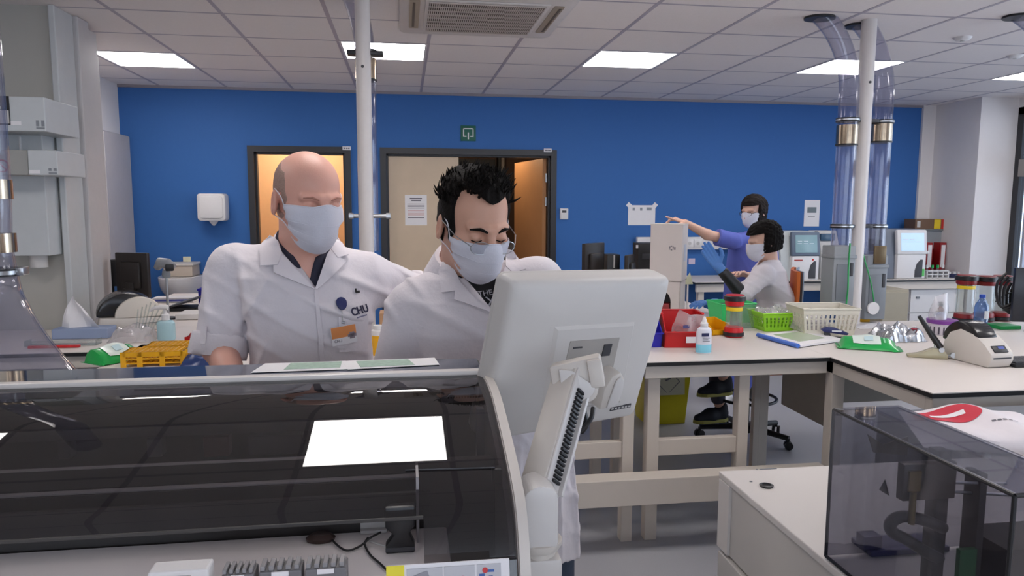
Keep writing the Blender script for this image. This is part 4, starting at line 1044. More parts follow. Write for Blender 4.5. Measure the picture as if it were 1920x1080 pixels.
# ================================================================== BACK BENCH: ANALYSERS, BINDERS, RACKS
def analyser(lab, u0, u1, vt, vb, y, dark_screen, m_side):
    a, c = PY(u0, vb, y), PY(u1, vb, y); zt = PY(u0, vt, y).z; z0 = BZ+.001; w = c.x-a.x; cx = (a.x+c.x)/2
    t = thing('blood_analyser', lab, 'analyser', (cx, y+.2, BZ))
    h = zt-z0
    MB().prism([(y+.03, z0), (y+.42, z0), (y+.42, zt-.03), (y+.36, zt), (y+.10, zt), (y+.045, z0+h*.5)], 'x', a.x-w*.34, c.x, bev=.008).build('housing', m_side, t)
    MB().bx(a.x, c.x, y, y+.1, z0, z0+h*.50, .012).build('front_cover', M_WHITE, t)
    tilt = Matrix.Rotation(-.12, 3, 'X')
    MB().box((cx, y+.03, z0+h*.74), (w*1.04, .045, h*.50), tilt, .014).build('screen_housing', mat('slate_bezel', '#5D6A7C', .4) if dark_screen else M_WHITE, t)
    s = MB().box((cx, y+.004, z0+h*.745), (w*.8, .004, h*.36), tilt, .002).build('screen', mat('lcd_grey', '#6F8B94', .25, emit='#86A2AA', es=.28) if dark_screen else mat('lcd_pale', '#A9C4DC', .25, emit='#B9D2EA', es=.55), t)
    b = MB()
    for i in range(3):
        for j in range(3 if i else 2): b.box((cx-w*.25+j*w*.22, y-.0005+.012*(i-1)*.1, z0+h*(.80-.05*i)), (w*.16, .002, h*.012), tilt)
    b.build('readout', mat('lcd_text', '#DCE8EC', .5), s, False)
    MB().prism([(cx+w*.12+q[0]*w, z0+h*.03+q[1]*h) for q in [(0, 0), (.26, 0), (.26, .36), (.18, .36), (.06, .28), (0, .14)]], 'y', y-.004, y+.01, bev=.003).build('sample_port', M_DGREY, t)
    b = MB()
    if dark_screen:
        b.bx(cx-w*.42, cx-w*.12, y-.003, y+.001, z0+h*.40, z0+h*.425); b.build('red_lettering', mat('red_print3', '#A83A33', .6), t, False)
        MB().ball((cx+w*.26, y-.001, z0+h*.42), (.012, .003, .01), 12, 8).build('red_logo', mat('red_logo', '#CF2B2B', .5), t)
    else:
        b.bx(cx+w*.3, cx+w*.46, y-.003, y+.001, z0+h*.05, z0+h*.20); b.build('green_sticker', mat('green_sticker', '#57B85A', .5), t, False)
        MB().bx(cx+w*.50, cx+w*.60, y-.005, y+.03, z0+h*.50, z0+h*.56, .006).build('latch', M_WHITE, t)
        g = MB()
        for k in range(2):
            for l in range(2): g.bx(a.x-w*.345-.002, a.x-w*.338, y+.08+.14*k, y+.18+.14*k, z0+h*(.18+.36*l), z0+h*(.42+.36*l))
        g.build('side_vent', M_DGREY, t, False)
    return t
analyser('white bench analyser with a dark-framed screen behind the seated woman', 1484, 1535, 434, 514, 6.62, True, mat('analyser_grey', '#BDC3C4', .45))
analyser('white bench analyser with a pale screen beside the red binders', 1681, 1735, 430, 512, 6.62, False, mat('analyser_slate', '#6E7684', .45))
# small device between
a, c = PY(1537, 515, 6.72), PY(1556, 515, 6.72); zt = PY(1540, 433, 6.72).z
t = thing('desk_device', 'pale grey device with a small screen partly behind the left tube', 'device', ((a.x+c.x)/2, 6.8, BZ))
MB().prism([(6.72, BZ+.001), (6.98, BZ+.001), (6.98, zt), (6.80, zt), (6.72, zt-.2)], 'x', a.x, c.x+.10, bev=.01).build('housing', M_LGREY, t)
MB().bx(a.x+.01, c.x+.05, 6.745, 6.80, zt-.10, zt-.03, .004).build('screen', mat('dark_blue_screen', '#31506A', .25), t)
b = MB()
for k in range(4): b.tube(smooth_path([(a.x+.01, 6.70, BZ+.20-.04*k), (a.x+.05, 6.66, BZ+.14-.03*k), (a.x+.10, 6.70, BZ+.06)], 5), .006, 8)
b.build('cable', M_BLACK, t)
# shelf with cartons
yS = 7.0; zs = PY(1750, 430, yS).z; xa, xb = PY(1716, 430, yS).x, PY(1775, 430, yS).x
t = thing('wall_shelf', 'grey shelf box on the pier above the red binders', 'shelf', ((xa+xb)/2, 7.1, zs-.2))
MB().bx(xa, xb, yS, 7.22, zs-.012, zs, .002).build('board', mat('slate_shelf', '#6F767B', .5), t, False)
MB().bx(xa+.03, xb-.04, yS+.02, 7.2, zs-.21, zs-.013, .003).build('backing', mat('slate_shelf2', '#8A9095', .5), t, False)
for k in (0, 1): MB().bx(xa+.01+k*(xb-xa-.03), xa+.02+k*(xb-xa-.03), yS+.01, 7.22, BZ+.001, zs-.012).build('upright', mat('slate_shelf', '#6F767B', .5), t, False)
zc = PY(1750, 411, yS).z
t = thing('cardboard_box', 'brown flat carton with yellow and red ends on the grey shelf', 'carton', ((xa+xb)/2, 7.1, zs))
MB().bx(xa, xb, yS+.005, 7.18, zs+.001, zc, .002).build('carton', mat('brown_carton', '#6D5443', .7), t, False)
w = xb-xa
MB().bx(xa+w*.60, xa+w*.80, yS+.002, yS+.006, zs+.006, zc-.004).build('yellow_label', mat('yellow_label', '#D9BC22', .6), t, False)
MB().bx(xa+w*.83, xa+w*.99, yS+.002, yS+.006, zs+.004, zc-.002).build('red_label', mat('red_label', '#B5271F', .6), t, False)
MB().bx(xa+w*.06, xa+w*.16, yS+.002, yS+.006, zs+.02, zc-.02).build('grey_label', M_LGREY, t, False)
# red binders
for k, (u, lab) in enumerate(((1741, 'left red ring binder with white spine label below the grey shelf'), (1766, 'right red ring binder with white spine label below the grey shelf'))):
    q = PY(u, 480, 6.92); zt = PY(u, 455, 6.92).z; x = q.x+.01
    t = thing('ring_binder', lab, 'binder', (x, 7.05, BZ), 0, 'red ring binders')
    MB().bx(x-.036, x+.036, 6.92, 7.18, BZ+.001, zt, .003).build('cover', mat('red_binder', '#8E1218', .45), t)
    MB().bx(x-.022, x+.022, 6.9165, 6.9205, BZ+.09, zt-.025).build('spine_label', M_PAPER, t, False)
    MB().cyl((x, 6.916, BZ+.05), (x, 6.922, BZ+.05), .012, seg=16).build('finger_hole', M_STEEL, t)
# tube rack with pipettes
a, c = PY(1739, 512, 6.64), PY(1779, 512, 6.64)
t = thing('tube_rack', 'white rack of sample tubes with green caps on the back bench', 'rack', ((a.x+c.x)/2, 6.68, BZ))
b = MB(); zz0 = BZ+.001
for i in range(5): x = a.x+(c.x-a.x)*i/4; b.bx(x-.004, x+.004, 6.64, 6.74, zz0, zz0+.075)
for z in (.0, .035, .07): b.bx(a.x, c.x, 6.64, 6.74, zz0+z, zz0+z+.008)
b.build('rack_frame', M_WHITE, t, False)
for i in range(4):
    x = a.x+(c.x-a.x)*(i+.5)/4
    q = thing('sample_tube', ['sample tube with white cap in the first slot of the white rack', 'sample tube with green cap in the second slot of the white rack', 'sample tube with green cap in the third slot of the white rack', 'sample tube with white cap in the last slot of the white rack'][i], 'tube', (x, 6.69, zz0+.008), 0, 'sample tubes in the white rack')
    MB().lathe([(0, .001), (.009, .006), (.01, .02), (.01, .10)], (x, 6.69, zz0+.008), 12).build('glass', M_CLEAR, q)
    MB().lathe([(.013, .095), (.013, .125), (.0, .127)], (x, 6.69, zz0+.008), 12).build('cap', M_GREEN if i in (1, 2) else M_WHITE, q)
q = PY(1795, 508, 6.7)
t = thing('specimen_tray', 'dark blue oval tray with white caps at the end of the back bench', 'tray', (q.x, 6.75, BZ))
MB().lathe([(0, 0), (.09, 0), (.115, .04), (.108, .04), (.085, .006), (0, .006)], (q.x, 6.75, BZ+.001), sx=1.1, sy=.9).build('dish', mat('navy_dish', '#1E2A52', .4), t)
for k, (dx, dy) in enumerate(((-.05, 0), (-.015, -.03), (.02, .02), (.05, -.01))):
    tag(MB().cyl((q.x+dx, 6.75+dy, BZ+.008), (q.x+dx, 6.75+dy, BZ+.055), .018, seg=16).build('bottle_cap', M_WHITE), 'white cap in the dark blue tray on the back bench', 'cap', 'white caps in the tray')
# drawer pedestal below
ys = 6.62; a, c = PY(1706, 570, ys), PY(1800, 570, ys); zt = PY(1740, 541, ys).z
t = thing('drawer_pedestal', 'white drawer pedestal under the back bench', 'drawers', ((a.x+c.x)/2, 6.85, 0))
MB().bx(a.x, c.x, ys+.02, 7.08, .05, zt, .004).build('body', M_WHITE, t, False)
for k in range(3):
    z1 = zt-.01-k*.245; d = MB().bx(a.x+.005, c.x-.005, ys, ys+.02, z1-.235, z1, .003).build('drawer', M_WHITE, t, False)
    MB().bx(a.x+.06, a.x+.10, ys-.014, ys+.001, z1-.09, z1-.07, .003).build('drawer_knob', M_GREY, d)
for k in (0, 1):
    for l in (0, 1): MB().ball((a.x+.04+k*(c.x-a.x-.08), ys+.06+l*.4, .026), .025).build('castor', M_BLACK, t)
a, c = PY(1652, 570, 6.0), PY(1703, 570, 6.0); zt = PY(1680, 543, 6.0).z
t = thing('storage_cabinet', 'khaki grey cabinet standing in front of the back bench', 'cabinet', ((a.x+c.x)/2, 6.2, 0))
MB().bx(a.x, c.x, 6.0, 6.5, .02, zt, .006).build('body', mat('khaki_panel', '#A39A86', .5), t, False)
MB().bx(a.x+.01, c.x-.01, 5.985, 6.0, .06, zt-.02, .004).build('door', mat('khaki_panel', '#A39A86', .5), t, False)
MB().bx(a.x, c.x, 6.02, 6.5, 0, .02).build('plinth', M_DGREY, t, False)
# ================================================================== LEFT SIDE: WALL UNITS AND BENCH
yP = 4.5
def wall_unit(lab, u0, u1, v0, v1, d, extra=None, y=yP):
    a, c = PY(u0, v1, y-d), PY(u1, v0, y-d)
    t = thing('wall_unit', lab, 'box', ((a.x+c.x)/2, y-d/2, a.z))
    MB().bx(a.x, c.x, y-d, y-.002, a.z, c.z, .004).build('housing', mat('pale_unit', '#BFC3C5', .45), t, False)
    return t, a, c
t, a, c = wall_unit('pale grey wall unit with an open slot high on the left partition', -120, 82, 182, 243, .40)
MB().bx(a.x-.1, PY(18, 200, yP-.4).x, yP-.406, yP-.398, a.z+.03, c.z-.0).build('slot', M_BLACK, t, False)
q = PY(18, 215, yP-.4)
MB().bx(a.x-.1, q.x, yP-.41, yP-.40, q.z-.045, q.z+.02).build('slot_tray', M_LGREY, t, False)
lettering([(-.03, .02, 0, .02)], (PY(32, 231, yP-.4).x, yP-.4012, PY(32, 231, yP-.4).z), (1, 0, 0), (0, 0, 1), M_PAPER, t, 'sticker')
lettering([(-.02, -.005, 0.012, .03), (.005, .02, 0.012, .03), (-.02, .02, -.012, .008)], (PY(76, 238, yP-.4).x, yP-.4012, PY(76, 236, yP-.4).z), (1, 0, 0), (0, 0, 1), M_GREY, t)
t, a, c = wall_unit('pale grey wall unit with a red ring symbol in the middle of the partition', 54, 106, 282, 328, .34)
MB().bx(a.x-.55, a.x-.005, yP-.33, yP-.002, a.z, c.z, .003).build('side_bay', mat('bay_grey', '#9C9C98', .5), t, False)
q = PY(4, 311, yP-.331)
r_ = MB(); r_.tube([(q.x+.03*math.cos(k*PI/10), yP-.332, q.z+.03*math.sin(k*PI/10)) for k in range(21)], .004, 6, caps=False); r_.cyl((q.x-.02, yP-.332, q.z+.02), (q.x+.02, yP-.332, q.z-.02), .004, seg=6)
r_.build('prohibition_ring', mat('dull_red_print', '#9E4650', .6), t)
lettering([(-.035, .02, 0, .018)], (PY(68, 322, yP-.34).x, yP-.3412, PY(68, 322, yP-.34).z), (1, 0, 0), (0, 0, 1), M_PAPER, t, 'sticker')
lettering([(-.02, -.005, .008, .014), (.005, .02, .008, .014), (-.02, .02, -.01, .008)], (PY(99, 321, yP-.34).x, yP-.3412, PY(99, 321, yP-.34).z), (1, 0, 0), (0, 0, 1), M_GREY, t)
t, a, c = wall_unit('tall pale grey wall unit below the others on the left partition', 8, 78, 250, 480, .16)
MB().cyl(((a.x+c.x)/2+.02, yP-.08, a.z-.07), ((a.x+c.x)/2+.02, yP-.08, a.z), .045, seg=20).build('spigot', M_LGREY, t)
MB().bx(PY(17, 0, yP-.16).x, PY(17, 0, yP-.16).x+.012, yP-.168, yP-.16, c.z-.16, c.z-.02, .003).build('handle', M_WHITE, t)
# left bench things
q = PZ(150, 636, BZ)
t = thing('tissue_box', 'pale blue tissue box with a white tissue standing up on the left bench', 'tissue box', q+Vector((.02, .07, 0)))
MB().bx(q.x-.14, q.x+.14, q.y, q.y+.13, BZ+.001, BZ+.055, .004).build('carton', mat('tissue_blue', '#8E9DBB', .6), t, False)
rows = []
for i in range(9):
    a = i/8; r_ = []
    for j in range(9):
        b_ = j/8*2-1; w = .10*(1-a)**.8+.012
        r_.append(Vector((q.x-.02-.03*a+b_*w*.9, q.y+.065+.02*math.sin(4*b_+3*a)*(1-.5*a), BZ+.055+a*(.17-.03*b_*b_))))
    rows.append(r_)
MB().sheet(rows, .001).build('tissue', M_PAPER, t)
q2 = PZ(165, 645, BZ)
t = thing('clear_tray', 'clear shallow tray in front of the tissue box', 'tray', (q2.x-.1, q2.y, BZ))
b = MB(); b.bx(q2.x-.28, q2.x+.06, q2.y-.05, q2.y+.02, BZ+.001, BZ+.004); b.bx(q2.x-.28, q2.x+.06, q2.y-.05, q2.y-.047, BZ+.001, BZ+.03); b.bx(q2.x-.28, q2.x-.277, q2.y-.05, q2.y+.02, BZ+.001, BZ+.03); b.bx(q2.x+.057, q2.x+.06, q2.y-.05, q2.y+.02, BZ+.001, BZ+.03)
b.build('walls', M_CLEAR, t, False)
q = PZ(118, 652, BZ)
tag(MB().bx(q.x-.16, q.x+.08, q.y-.012, q.y+.012, BZ+.001, BZ+.014, .003).build('marker_pen', M_RED), 'long red marker lying at the front edge of the left bench', 'marker')
yM = 4.98; a, c = PY(219, 520, yM), PY(281, 520, yM); zt = PY(250, 471, yM).z
rz = .55
monitor('black monitor on the left bench seen from behind, turned to the wall', ((a.x+c.x)/2, yM, BZ+.001), (c.x-a.x)/math.cos(rz)*1.0, zt-BZ-.13, PI+rz-1.2+.3, m=mat('brown_black', '#251F1C', .4), base=.12)
a, c = PY(204, 520, 5.2), PY(236, 520, 5.2); zt = PY(200, 487, 5.2).z
t = thing('computer_tower', 'black computer with looping cables behind the left monitor', 'computer', ((a.x+c.x)/2, 5.28, BZ))
MB().bx(a.x+.0, c.x, 5.21, 5.36, BZ+.06, zt, .008).build('case', M_BLACK, t)
MB().bx(a.x+.03, c.x-.02, 5.23, 5.34, BZ+.001, BZ+.06, .004).build('stand', M_BLACK, t)
for k in range(4):
    s0 = PY(196+3*k, 495+4*k, 5.18)
    MB().tube(smooth_path([s0, s0+Vector((-.05-.02*k, -.03, -.09)), s0+Vector((-.02, -.05, -.19)), s0+Vector((-.12+.07*k, -.06, -.26+.01*k)), s0+Vector((.05, -.05, -.30))], 6), .007, 8).build('cable', M_BLACK, t)
MB().bx(a.x+.03, a.x+.09, 5.2, 5.212, zt-.24, zt-.18, .002).build('blue_port', mat('blue_port', '#4E7FC0', .4), t)
# dome label printer
q = PZ(262, 628, BZ)
yD = 4.44; q = PY(250, 612, yD); zb_ = BZ+.001
t = thing('label_printer', 'beige dome label printer with a dark roll cover on the left bench', 'printer', (q.x, yD, BZ))
Mz = Matrix.Translation((q.x, yD, 0)) @ Matrix.Rotation(math.radians(22), 4, 'Z')
b = MB(); b.prism([(-.17+p_[0], zb_+p_[1]) for p_ in [(0, 0), (.36, 0), (.37, .03), (.34, .075), (.0, .085), (-.01, .03)]], 'y', -.10, .12, M=Mz, bev=.008); b.build('base', M_BEIGE, t)
b = MB(); b.prism([(-.03+.155*math.cos(a), zb_+.085+.135*math.sin(a)) for a in np.linspace(0, PI, 24)], 'y', -.07, .12, M=Mz, bev=.012); b.build('roll_cover', mat('smoked_black', '#1D1B1C', .22, var=.1), t)
b = MB(); b.prism([(.03+.125*math.cos(a), zb_+.08+.115*math.sin(a)) for a in np.linspace(0, PI, 24)], 'y', -.105, -.065, M=Mz, bev=.006); b.build('side_panel', mat('beige_side', '#D3CCC1', .45), t)
b = MB(); b.box((.08, -.107, zb_+.045), (.18, .003, .003)); b.xf(Mz); b.build('seam', M_DGREY, t)
# hand scanner on stand
yS = 4.8; q = PY(311, 500, yS); zq = q.z
t = thing('barcode_scanner', 'grey barcode scanner on a thin metal stand on the left bench', 'scanner', (q.x, yS, BZ))
MB().cyl((q.x, yS, BZ+.001), (q.x, yS, BZ+.012), .05, seg=24).build('foot', M_DGREY, t)
MB().cyl((q.x, yS, BZ+.012), (q.x, yS, zq-.02), .008, seg=12).build('rod', M_STEEL, t)
MB().lathe([(.022, -.05), (.026, -.03), (.02, 0)], (q.x, yS, zq-.02)).build('cradle', M_GREY, t)
b = MB(); b.tube([(q.x-.06, yS+.02, zq-.01), (q.x-.03, yS, zq+.025), (q.x+.015, yS-.02, zq+.02), (q.x+.05, yS-.03, zq-.005)], [.02, .034, .034, .028], 16); b.build('head', mat('scanner_grey', '#8E9094', .35), t)
b = MB(); b.box((q.x+.035, yS-.045, zq-.002), (.05, .03, .045), Matrix.Rotation(.3, 3, 'Z'), .008); b.build('scan_window', M_BLACK, t)
# washbasin with beige box on the wall
yW = BACK; a, c = PY(286, 540, yW-.3), PY(360, 540, yW-.3); zt = PY(320, 521, yW-.3).z; zb2 = PY(320, 560, yW-.3).z
cx = (a.x+c.x)/2+.03; w = (c.x-a.x)
t = thing('washbasin', 'white rounded washbasin on the blue wall at the end of the left bench', 'basin', (cx, yW-.2, zb2))
b = MB(); pr = []
n = 12
for k in range(n+1):
    s = k/n; pr.append((s, math.sqrt(max(0, 1-(1-s)**2))))
rows = []
for s, f in pr:
    z = zb2-.02+(zt-zb2+.02)*s; rr = .35+.65*f
    rows.append([(cx+(w*.56*rr)*math.cos(an), yW-.012-.42*rr*math.sin(an), z) for an in np.linspace(0, PI, 20)])
b.sheet(rows, .01); b.build('bowl', mat('ceramic', '#DAD8D8', .15, coat=.4), t)
b = MB(); b.prism([(cx+w*.56*math.cos(an), yW-.012-.42*math.sin(an)) for an in np.linspace(0, PI, 20)], 'z', zt-.012, zt+.004); b.build('rim_plate', mat('ceramic', '#DAD8D8', .15), t, False)
a, c = PY(304, 520, yW-.30), PY(358, 499, yW-.30)
t = thing('towel_carton', 'beige lidded box resting on the washbasin', 'box', ((a.x+c.x)/2, yW-.15, zt))
MB().bx(a.x, c.x, yW-.26, yW-.01, zt+.005, c.z, .01).build('body', mat('beige_carton', '#BDB0A2', .55), t)
MB().bx(a.x-.01, c.x+.01, yW-.27, yW-.005, c.z, c.z+.02, .006).build('lid', mat('pale_lid', '#CBC5BE', .5), t)
q = PY(287, 510, 7.0)
# blue/white carton of gloves
yG = 5.6; a, c = PY(318, 580, yG), PY(362, 558, yG)
t = thing('glove_carton', 'blue and white glove carton on the left bench below the washbasin', 'carton', ((a.x+c.x)/2, yG+.06, BZ))
MB().bx(a.x-.12, c.x, yG, yG+.13, BZ+.001, c.z, .003).build('carton', M_WHITE, t, False)
MB().bx(a.x-.10, c.x-.035, yG-.003, yG+.001, BZ+.012, c.z-.012).build('blue_panel', mat('blue_panel', '#4A55A0', .5, var=.25, vs=5), t, False)
a, c = PY(320, 590, 5.2), PY(372, 572, 5.2)
t = thing('document_tray', 'dark flat tray slanting behind the soap bottle', 'tray', ((a.x+c.x)/2, 5.3, BZ))
MB().box(((a.x+c.x)/2, 5.25, BZ+.055), (.2, .25, .012), Matrix.Rotation(-.3, 3, 'Y'), .003).build('tray', M_DGREY, t, False)
MB().bx((a.x+c.x)/2-.09, (a.x+c.x)/2+.09, 5.15, 5.35, BZ+.001, BZ+.02).build('base', M_BLACK, t, False)
for (u0, u1, v0, v1, y, lab) in ((332, 378, 590, 632, 4.75, 'white carton right of the blue soap bottle on the left bench'), (262, 300, 604, 640, 4.72, 'white carton left of the blue soap bottle on the left bench')):
    a, c = PY(u0, v1, y), PY(u1, v0, y)
    t = thing('small_carton', lab, 'carton', ((a.x+c.x)/2, y+.1, BZ))
    MB().bx(a.x, c.x, y, y+.2, BZ+.001, c.z, .006).build('body', mat('small_white_carton', '#C9C5C2', .6), t, False)
    MB().bx(a.x-.004, c.x+.004, y-.004, y+.204, c.z-.03, c.z+.004, .003).build('lid', mat('small_white_lid', '#D3D0CE', .5), t, False)
a, c = PY(374, 600, 5.3), PY(400, 541, 5.3)
t = thing('blue_crate', 'deep blue crate standing behind the rolled sleeve of the bald man', 'crate', ((a.x+c.x)/2, 5.4, BZ))
b = MB(); b.bx(a.x, c.x, 5.3, 5.305, BZ+.001, c.z); b.bx(a.x, a.x+.005, 5.3, 5.55, BZ+.001, c.z); b.bx(c.x-.005, c.x, 5.3, 5.55, BZ+.001, c.z); b.bx(a.x, c.x, 5.545, 5.55, BZ+.001, c.z); b.bx(a.x, c.x, 5.3, 5.55, BZ+.001, BZ+.006)
b.build('walls', mat('deep_blue', '#241F9C', .4), t, False)
b = MB(); b.bx(a.x-.006, c.x+.006, 5.294, 5.302, c.z-.015, c.z, .002); b.build('rim', mat('deep_blue', '#241F9C', .4), t)
# soap bottle
q = PZ(308, 640, BZ)+Vector((0, .04, 0))
t = thing('soap_bottle', 'pale blue pump soap bottle on the left bench behind the yellow rack', 'bottle', q)
h = (PY(308, 600, q.y).z-BZ)
MB().lathe([(0, .001), (.042, .001), (.046, .01), (.046, h*.85), (.036, h*.97), (.018, h)], q, sx=1, sy=.8).build('body', mat('pale_blue_soap', '#A9CBD3', .25, var=.02), t)
k = MB().lathe([(.02, h), (.02, h+.03), (.012, h+.034), (.009, h+.05), (.009, h+.062)], q).build('pump', M_WHITE, t)
b = MB(); b.tube([q+Vector((.014, 0, h+.066)), q+Vector((-.02, 0, h+.07)), q+Vector((-.06, 0, h+.063)), q+Vector((-.075, 0, h+.05))], [.014, .013, .009, .007], 12); b.build('spout', M_WHITE, k)
# clear bag with straws
q = PZ(262, 642, BZ)
t = thing('pipette_bag', 'clear open bag of thin pipettes on the left bench', 'bag', q)
film(q+Vector((-.05, .08, .002)), .22, .18, .09, 1.7, parent=t)
for k in range(7):
    b = MB(); b.cyl(q+Vector((-.04+.012*k, .06, .03)), q+Vector((-.03+.022*k, .09, .20-.012*abs(k-3))), .0035, seg=6); b.build('pipette', M_CLEAR, t)
# front-left: green wipes, yellow racks (on the long bench behind the bald man)
cw = PZ(205, 684, BZ)+Vector((0, .10, 0))
wipes('green and white wipes packet lying beside the yellow racks', cw, .23, .15, .07, math.radians(52))
def rack(lab, c, w, d, h, m, rz=0., nx=11, ny=5, grp='test tube racks'):
    t = thing('tube_rack', lab, 'rack', c, rz, grp)
    b = MB(local=True)
    for z in (h-.006, h*.5, .014):
        for i in range(nx+1): x = -w/2+w*i/nx; b.bx(x-.0028, x+.0028, -d/2, d/2, z, z+.006)
        for j in range(ny+1): y = -d/2+d*j/ny; b.bx(-w/2, w/2, y-.0028, y+.0028, z, z+.006)
    b.build('grid', m, t, False)
    for sx in (-1, -.45, .3, 1):
        for sy in (-1, 1):
            f = MB(local=True); f.bx(sx*w/2-.012, sx*w/2+.012, sy*d/2-.004, sy*d/2+.004, 0, h, .002); f.build('leg', m, t, False)
    f = MB(local=True)
    for sy in (-1, 1): f.bx(-w/2, w/2, sy*d/2-.004, sy*d/2+.004, h-.022, h)
    for sx in (-1, 1): f.bx(sx*w/2-.004, sx*w/2+.004, -d/2, d/2, h-.022, h)
    f.build('rim', m, t, False)
    return t
q = PZ(287, 688, BZ)
rack('yellow test tube rack, the near one, beside the green wipes packet', q+Vector((.0, .065, .0)), .25, .12, .068, M_YEL, 0.02)
rack('yellow test tube rack behind the near yellow rack', q+Vector((.05, .20, .0)), .25, .12, .07, M_YEL, 0.02)
q = PZ(372, 672, BZ)
rack('red test tube rack beside the yellow racks and the rolled sleeve', q+Vector((.02, .17, 0)), .2, .11, .085, M_RED, .05)
q = PZ(365, 690, BZ)
t = thing('blue_pouch', 'dark blue pouch on the bench below the rolled sleeve', 'pouch', q+Vector((0, .04, 0)))
film(q+Vector((.02, .05, .0)), .18, .12, .055, 3.1, mat('dark_blue_film', '#23386B', .3), 'film', t)
# things between the two men, on the long bench
yy = 3.5; q = PY(709, 640, yy)
t = thing('sharps_tub', 'yellow sharps tub with a white lid between the two men', 'tub', (q.x, yy, BZ))
zt = PY(709, 627, yy).z
MB().lathe([(0, .001), (.026, .001), (.032, zt-BZ)], (q.x, yy, BZ)).build('tub', M_YEL, t)
MB().lathe([(.034, zt-BZ-.002), (.034, zt-BZ+.02), (.022, zt-BZ+.026), (.022, zt-BZ+.045), (0, zt-BZ+.047)], (q.x, yy, BZ)).build('lid', M_WHITE, t)
q = PY(730, 600, yy+.2); zt = PY(730, 587, yy+.2).z
t = thing('small_carton', 'cardboard carton with pale top behind the yellow sharps tub', 'carton', (q.x+.02, yy+.25, BZ))
MB().bx(q.x-.05, q.x+.09, yy+.2, yy+.32, BZ+.001, zt, .003).build('body', mat('kraft', '#B18A66', .7), t, False)
MB().bx(q.x-.03, q.x+.08, yy+.197, yy+.201, zt-.035, zt-.008).build('label', mat('lilac_label', '#C8C6DA', .6), t, False)
# ================================================================== LARGE ANALYSER WITH SMOKED COVER (foreground left)
M_SMOKE = clear('smoked_cover', '#A29FA2', .5, .015, .11, '#55504E', .06)
M_HSM = clear('smoked_hood', '#DADADF', .55, .02, .03, '#66666F', .05)
M_DARKIN = mat('dark_interior', '#3B3836', .55, var=.12)
M_RIM = mat('grey_white_rim', '#C6C1BD', .4)
XA = .158; XL = -1.35
YT = 1.455; ZT = 1.2855
def cover_profile():
    """side profile of the cover: flat at the top, then steeper and steeper towards the front"""
    ks = [(.90, 88), (.94, 84), (.985, 60), (1.03, 25), (1.085, 18.5), (1.15, 15.8), (1.25, 13.6), (1.36, 0)]
    y, z = YT, 1.2775; out = [(y, z)]
    while z > 1.0:
        a_ = math.radians(float(np.interp(y, [k[0] for k in ks], [k[1] for k in ks])))
        for _ in range(3): y -= .0035*math.cos(a_); z -= .0035*math.sin(a_)
        out.append((y, z))
    return out
COV = cover_profile()
def hit_cover(u, v, off=.0):
    d = ray(u, v); best = None
    for (y0, z0), (y1, z1) in zip(COV, COV[1:]):
        # solve EYE + d t on the extruded segment
        den = d.y*(z1-z0)-d.z*(y1-y0)
        if abs(den) < 1e-12: continue
        t = ((y0)*(z1-z0)-(z0-CAMH)*(y1-y0))/den
        p = EYE+d*t; s = ((p.y-y0)*(y1-y0)+(p.z-z0)*(z1-z0))/((y1-y0)**2+(z1-z0)**2)
        if -.02 <= s <= 1.02 and t > 0 and (best is None or t < best[0]):
            n = Vector((0, z1-z0, -(y1-y0))).normalized()
            if n.dot(d) > 0: n = -n
            best = (t, p+n*off)
    return best[1] if best else None
an = thing('laboratory_analyser', 'long white laboratory analyser with a curved smoked cover in front of the two men', 'analyser', (-.6, 1.1, 0))
ZD = 1.12
YD = 1.092
MB().bx(XL, XA, .30, 1.56, .0, ZD-.16, .01).build('cabinet', M_RIM, an, False)
MB().bx(XL, .06, .30, YD+.0, ZD-.16, ZD, .004).build('loading_deck', mat('deck_grey', '#EFE9E7', .42, var=.04, vs=5), an, False)
MB().bx(XL, XA, 1.515, 1.565, ZD-.16, ZT-.004).build('rear_wall', M_DARKIN, an, False)
MB().bx(XL, XA-.01, 1.0, 1.515, ZD-.159, ZD-.13).build('inner_floor', M_DARKIN, an, False)
# top glass shelf and its rail
top = MB().bx(XL, XA-.004, YT+.01, 1.565, ZT-.006, ZT).build('top_panel', mat('glossy_black_top', '#2B3040', .06, var=.02, spec=.8, coat=.5), an, False)
rl = MB()
rl.bx(XL, XA, YT-.012, YT+.012, ZT-.012, ZT+.001, .004).bx(XL, XA, YT-.020, YT+.006, ZT-.027, ZT-.014, .004)
rl.build('front_rail', mat('rail_white', '#D2CDC9', .35), an)
MB().bx(XL, XA, YT-.014, YT+.01, ZT-.016, ZT-.011).build('rail_groove', M_DGREY, an, False)
xs = np.linspace(XL, XA-.006, 3)
cv = MB(); XC = .022
cv.sheet([[Vector((x, y, z)) for x in np.linspace(XL, XC, 4)] for y, z in COV if z > 1.178]); cover = cv.build('smoked_cover', M_SMOKE, an)
cv = MB(); cv.sheet([[Vector((x, y, z)) for x in np.linspace(XC, XA-.006, 3)] for y, z in COV]); cv.build('smoked_cover', M_SMOKE, an)
lowp = [c_ for c_ in COV if c_[1] > 1.178][-1]
MB().bx(XL, XC, lowp[0]-.002, lowp[0]+.002, lowp[1]-.004, lowp[1]+.001, .001).build('cover_lip', M_DARKIN, an, False)
